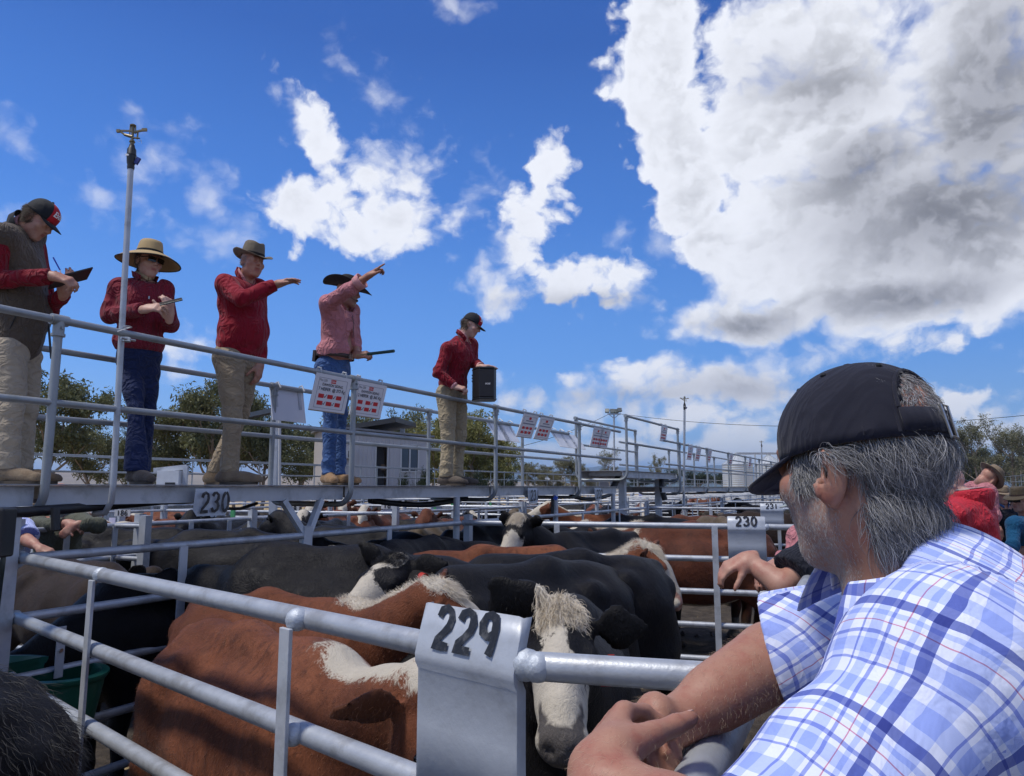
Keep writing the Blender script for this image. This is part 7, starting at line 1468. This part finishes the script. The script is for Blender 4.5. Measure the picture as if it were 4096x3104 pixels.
for k in range(9): MB().box(cp_(Lc * .5, .35 + .115 * k, -.1), (Lc, .03, .085), rz=math.atan2(dx.y, dx.x)).build('skirt_board', mat('weathered skirting', (.34, .31, .27), .8, 0, .2, 3), oc, smooth=False)
aw = thing('awning_roof', 'charcoal edged awning roof rising above the office', 'roof', P(1425, 1722, 40)); MB().beam((0, 0, 0), P(1626, 1690, 39.5) - P(1425, 1722, 40), 3.5, .26).build('fascia', DARKF, aw, smooth=False); MB().beam(P(1610, 1715, 40) - P(1425, 1722, 40), P(1610, 1760, 40) - P(1425, 1722, 40), .25, .25, up=(0, 1, 0)).build('post', GALV, aw, smooth=False)
sh_ = thing('shelter', 'galvanised post with charcoal roof beam behind the taupe hatted man', 'shelter', P(1103, 1950, 11)); b0 = P(1103, 1950, 11)
MB().beam(Vector((0, 0, -H)), P(1103, 1645, 11) - b0, .10, .10, up=(0, 1, 0)).build('post', GALV, sh_, smooth=False); MB().tube(P(1118, 1990, 10.9) - b0, P(1119, 1668, 10.9) - b0, .022, 8).build('downpipe', TRIM, sh_); MB().beam(P(975, 1668, 12.5) - b0, P(1125, 1636, 11) - b0, .12, .075).build('roof_beam', DARKF, sh_, smooth=False)
# ------------------------------------------------------------------ sheds, cabinet, silos, lights, wires
SHEDW = mat('pale ribbed shed wall', (.48, .50, .52), .5, .15, .06, 4)
ls = thing('low_shed', 'long pale ribbed shed wall low behind the second row pens', 'shed', P(345, 2000, 19)); rows = [[], []]; b0 = P(345, 2000, 19); b1 = P(800, 2004, 22)
for i in range(160):
    q = b0.lerp(b1, i / 159) - b0; d = .03 if i % 4 == 0 else 0; rows[0].append(q + Vector((0, -d, -b0.z + .2 - q.z))); rows[1].append(q + Vector((0, -d, 0)))
MB().grid(rows).build('wall', SHEDW, ls, smooth=False); MB().beam(Vector((0, 1.2, .06)), b1 - b0 + Vector((0, 1.2, .06)), 2.6, .06).build('roof', GALV, ls, smooth=False)
cb = thing('white_cabinet', 'white machine cabinet on the far walkway behind the boots of the woman', 'cabinet', P(682, 1945, 15)); k = 15 / F
MB().box((0, 0, 30 * k), (86 * k, .3, 62 * k)).build('case', mat('white enamel', (.62, .64, .66), .4), cb, smooth=False); MB().box((12 * k, -.16, 8 * k), (38 * k, .02, 14 * k)).build('slot', DARKF, cb, smooth=False); MB().beam((56 * k, 0, -60 * k), (56 * k, 0, 82 * k), .09, .06, up=(0, 1, 0)).build('post', GALV, cb, smooth=False); MB().beam((-70 * k, 0, 62 * k), (58 * k, 0, 76 * k), .05, .10).build('rail', GALV, cb, smooth=False)
SILO = mat('silo zincalume', (.50, .53, .55), .42, .4, .08, 2)
def silo(u, dd, rad, wall, cone, label):
    p = P(u, 1950, dd); o = thing('grain_silo', label, 'silo', (p.x, p.y, 0)); prof = []
    for i in range(int(wall / .3) * 2 + 1): prof.append((rad + (.035 if i % 2 else 0), wall * i / (int(wall / .3) * 2)))
    MB().lathe(prof, 40).build('wall', SILO, o, smooth=False); n = 28; m = MB().lathe([(rad + .12, wall), (.35, wall + cone)], n); m.build('roof', SILO, o, smooth=False); MB().tube((0, 0, wall + cone - .02), (0, 0, wall + cone + .35), .38, 14).build('cap', SILO, o)
    for k_ in range(14): a = 2 * math.pi * k_ / 14; MB().tube((math.cos(a) * (rad + .12), math.sin(a) * (rad + .12), wall + .04), (math.cos(a) * .35, math.sin(a) * .35, wall + cone + .04), .05, 4).build('roof_rib', SILO, o)
    MB().beam((-rad * .5, -rad * .92, .3), (rad * .2, -rad * 1.02, wall), .12, .12).build('ladder_rail', GALV, o, smooth=False); return o
silo(2953, 120, 2.4, 5.5, 1.55, 'nearer round silver grain silo with cone roof'); silo(3080, 130, 2.3, 5.9, 1.5, 'second silver silo half hidden behind the cap brim')
ga = thing('elevator_gantry', 'steel conveyor gantry running over the silos', 'gantry', P(2953, 1950, 124)); b0 = P(2953, 1950, 124); MB().beam(P(2945, 1814, 124) - b0, P(3240, 1814, 128) - b0, .5, .35).build('conveyor', GALV, ga, smooth=False)
for u in (2950, 3020, 3110): MB().beam(P(u, 2000, 124) - b0, P(u, 1816, 124) - b0, .2, .2, up=(0, 1, 0)).build('leg', GALV, ga, smooth=False)
fl = thing('floodlight_pole', 'tall pole carrying four floodlights beyond the bridge', 'light pole', (P(2455, 1950, 60).x, 60, 0)); b0 = Vector((P(2455, 1950, 60).x, 60, 0))
MB().tube((0, 0, 0), P(2456, 1656, 60) - b0, .10, 10, .07).build('pole', GALV, fl); MB().beam(P(2430, 1656, 60) - b0, P(2483, 1656, 60) - b0, .12, .10).build('crossarm', GALV, fl, smooth=False)
for q in (-1, 1): MB().tube(P(2456, 1674, 60) - b0, P(2456 + 19 * q, 1658, 60) - b0, .03, 6).build('brace', GALV, fl)
for i, (u, v, rz) in enumerate(((2429, 1643, -.3), (2449, 1644, .1), (2465, 1645, .5), (2478, 1640, .3))):
    c = P(u, v, 60) - b0; b = MB().box(c, (.34, .22, .30), rot=Matrix.Rotation(rz, 3, 'Z') @ Matrix.Rotation(R(-25), 3, 'X')).build('floodlight', mat('floodlight housing', (.16, .17, .16), .5, .2), fl, smooth=False); MB().box(c + Vector((0, -.12, -.03)), (.28, .02, .22), rot=Matrix.Rotation(rz, 3, 'Z') @ Matrix.Rotation(R(-25), 3, 'X')).build('lens', mat('floodlight lens', (.25, .30, .28), .15), b, smooth=False)
def wire(a, b, sag, label, r=.018):
    pts = [a.lerp(b, i / 20) - Vector((0, 0, sag * 4 * (i / 20) * (1 - i / 20))) for i in range(21)]; tag(MB().sweep(pts, r, 5).build('power_line', BLACKP), label, 'cable')
wire(P(2483, 1656, 60), P(4300, 1640, 42), 1.0, 'power line running from the floodlight pole over the capped head'); wire(P(2432, 1658, 60), P(1800, 1830, 46), .6, 'power line descending from the floodlight pole towards the office')
FARW = mat('far white roof', (.60, .62, .62), .5); FARD = mat('far grey shed', (.10, .11, .14), .6)
for i, (u0, u1, v0, v1, dd, m) in enumerate(((2352, 2482, 1912, 1938, 210, FARD), (2170, 2225, 1908, 1930, 230, FARW), (2228, 2262, 1900, 1918, 260, FARW), (3120, 3200, 1900, 1930, 230, FARW))):
    c = P((u0 + u1) / 2, 1950, dd); o = thing('far_shed', ('long grey shed on the dry paddock beyond the bridge', 'white shed left on the far paddock', 'small white building beside a far tree', 'white shed behind the silos')[i], 'shed', (c.x, c.y, 0)); ww = (u1 - u0) / F * dd; hh = H + (1950 - v0) / F * dd
    MB().box((0, 4, hh * .42), (ww, 8, hh * .84)).build('wall', m, o, smooth=False); MB().add([(-ww / 2 - .3, -.3, hh * .84), (ww / 2 + .3, -.3, hh * .84), (ww / 2 + .3, 4, hh), (-ww / 2 - .3, 4, hh), (-ww / 2 - .3, 8.3, hh * .84), (ww / 2 + .3, 8.3, hh * .84)], [(0, 1, 2, 3), (3, 2, 5, 4)]).build('roof', SILO, o, smooth=False)
tk = thing('parked_truck', 'small white truck parked far off beside the far shed', 'truck', (P(2478, 1950, 190).x, 190, 0))
MB().box((0, 0, 1.2), (2.6, 1.8, 1.1)).build('tray', FARW, tk, smooth=False); MB().box((-1.9, 0, 1.35), (1.3, 1.7, 1.5)).build('cab', FARW, tk, smooth=False)
for x in (-1.8, 1.0): MB().tube((x, -.95, .4), (x, .95, .4), .4, 14).build('wheel', BLK, tk)
# ------------------------------------------------------------------ haze over the paddocks
hz = MB().box((0, 0, 199), (29000, 29000, 402)).build('haze', [], smooth=False); hz.data.materials.clear(); hz['kind'] = 'stuff'
hm = bpy.data.materials.new('thin blue haze'); hm.use_nodes = True; hn = hm.node_tree; hn.nodes.clear(); pvn = hn.nodes.new('ShaderNodeVolumePrincipled'); pvn.inputs['Density'].default_value = 1.25e-4; pvn.inputs['Color'].default_value = (.50, .70, 1, 1); pvn.inputs['Anisotropy'].default_value = .2
hn.links.new(pvn.outputs[0], hn.nodes.new('ShaderNodeOutputMaterial').inputs['Volume']); hz.data.materials.append(hm)
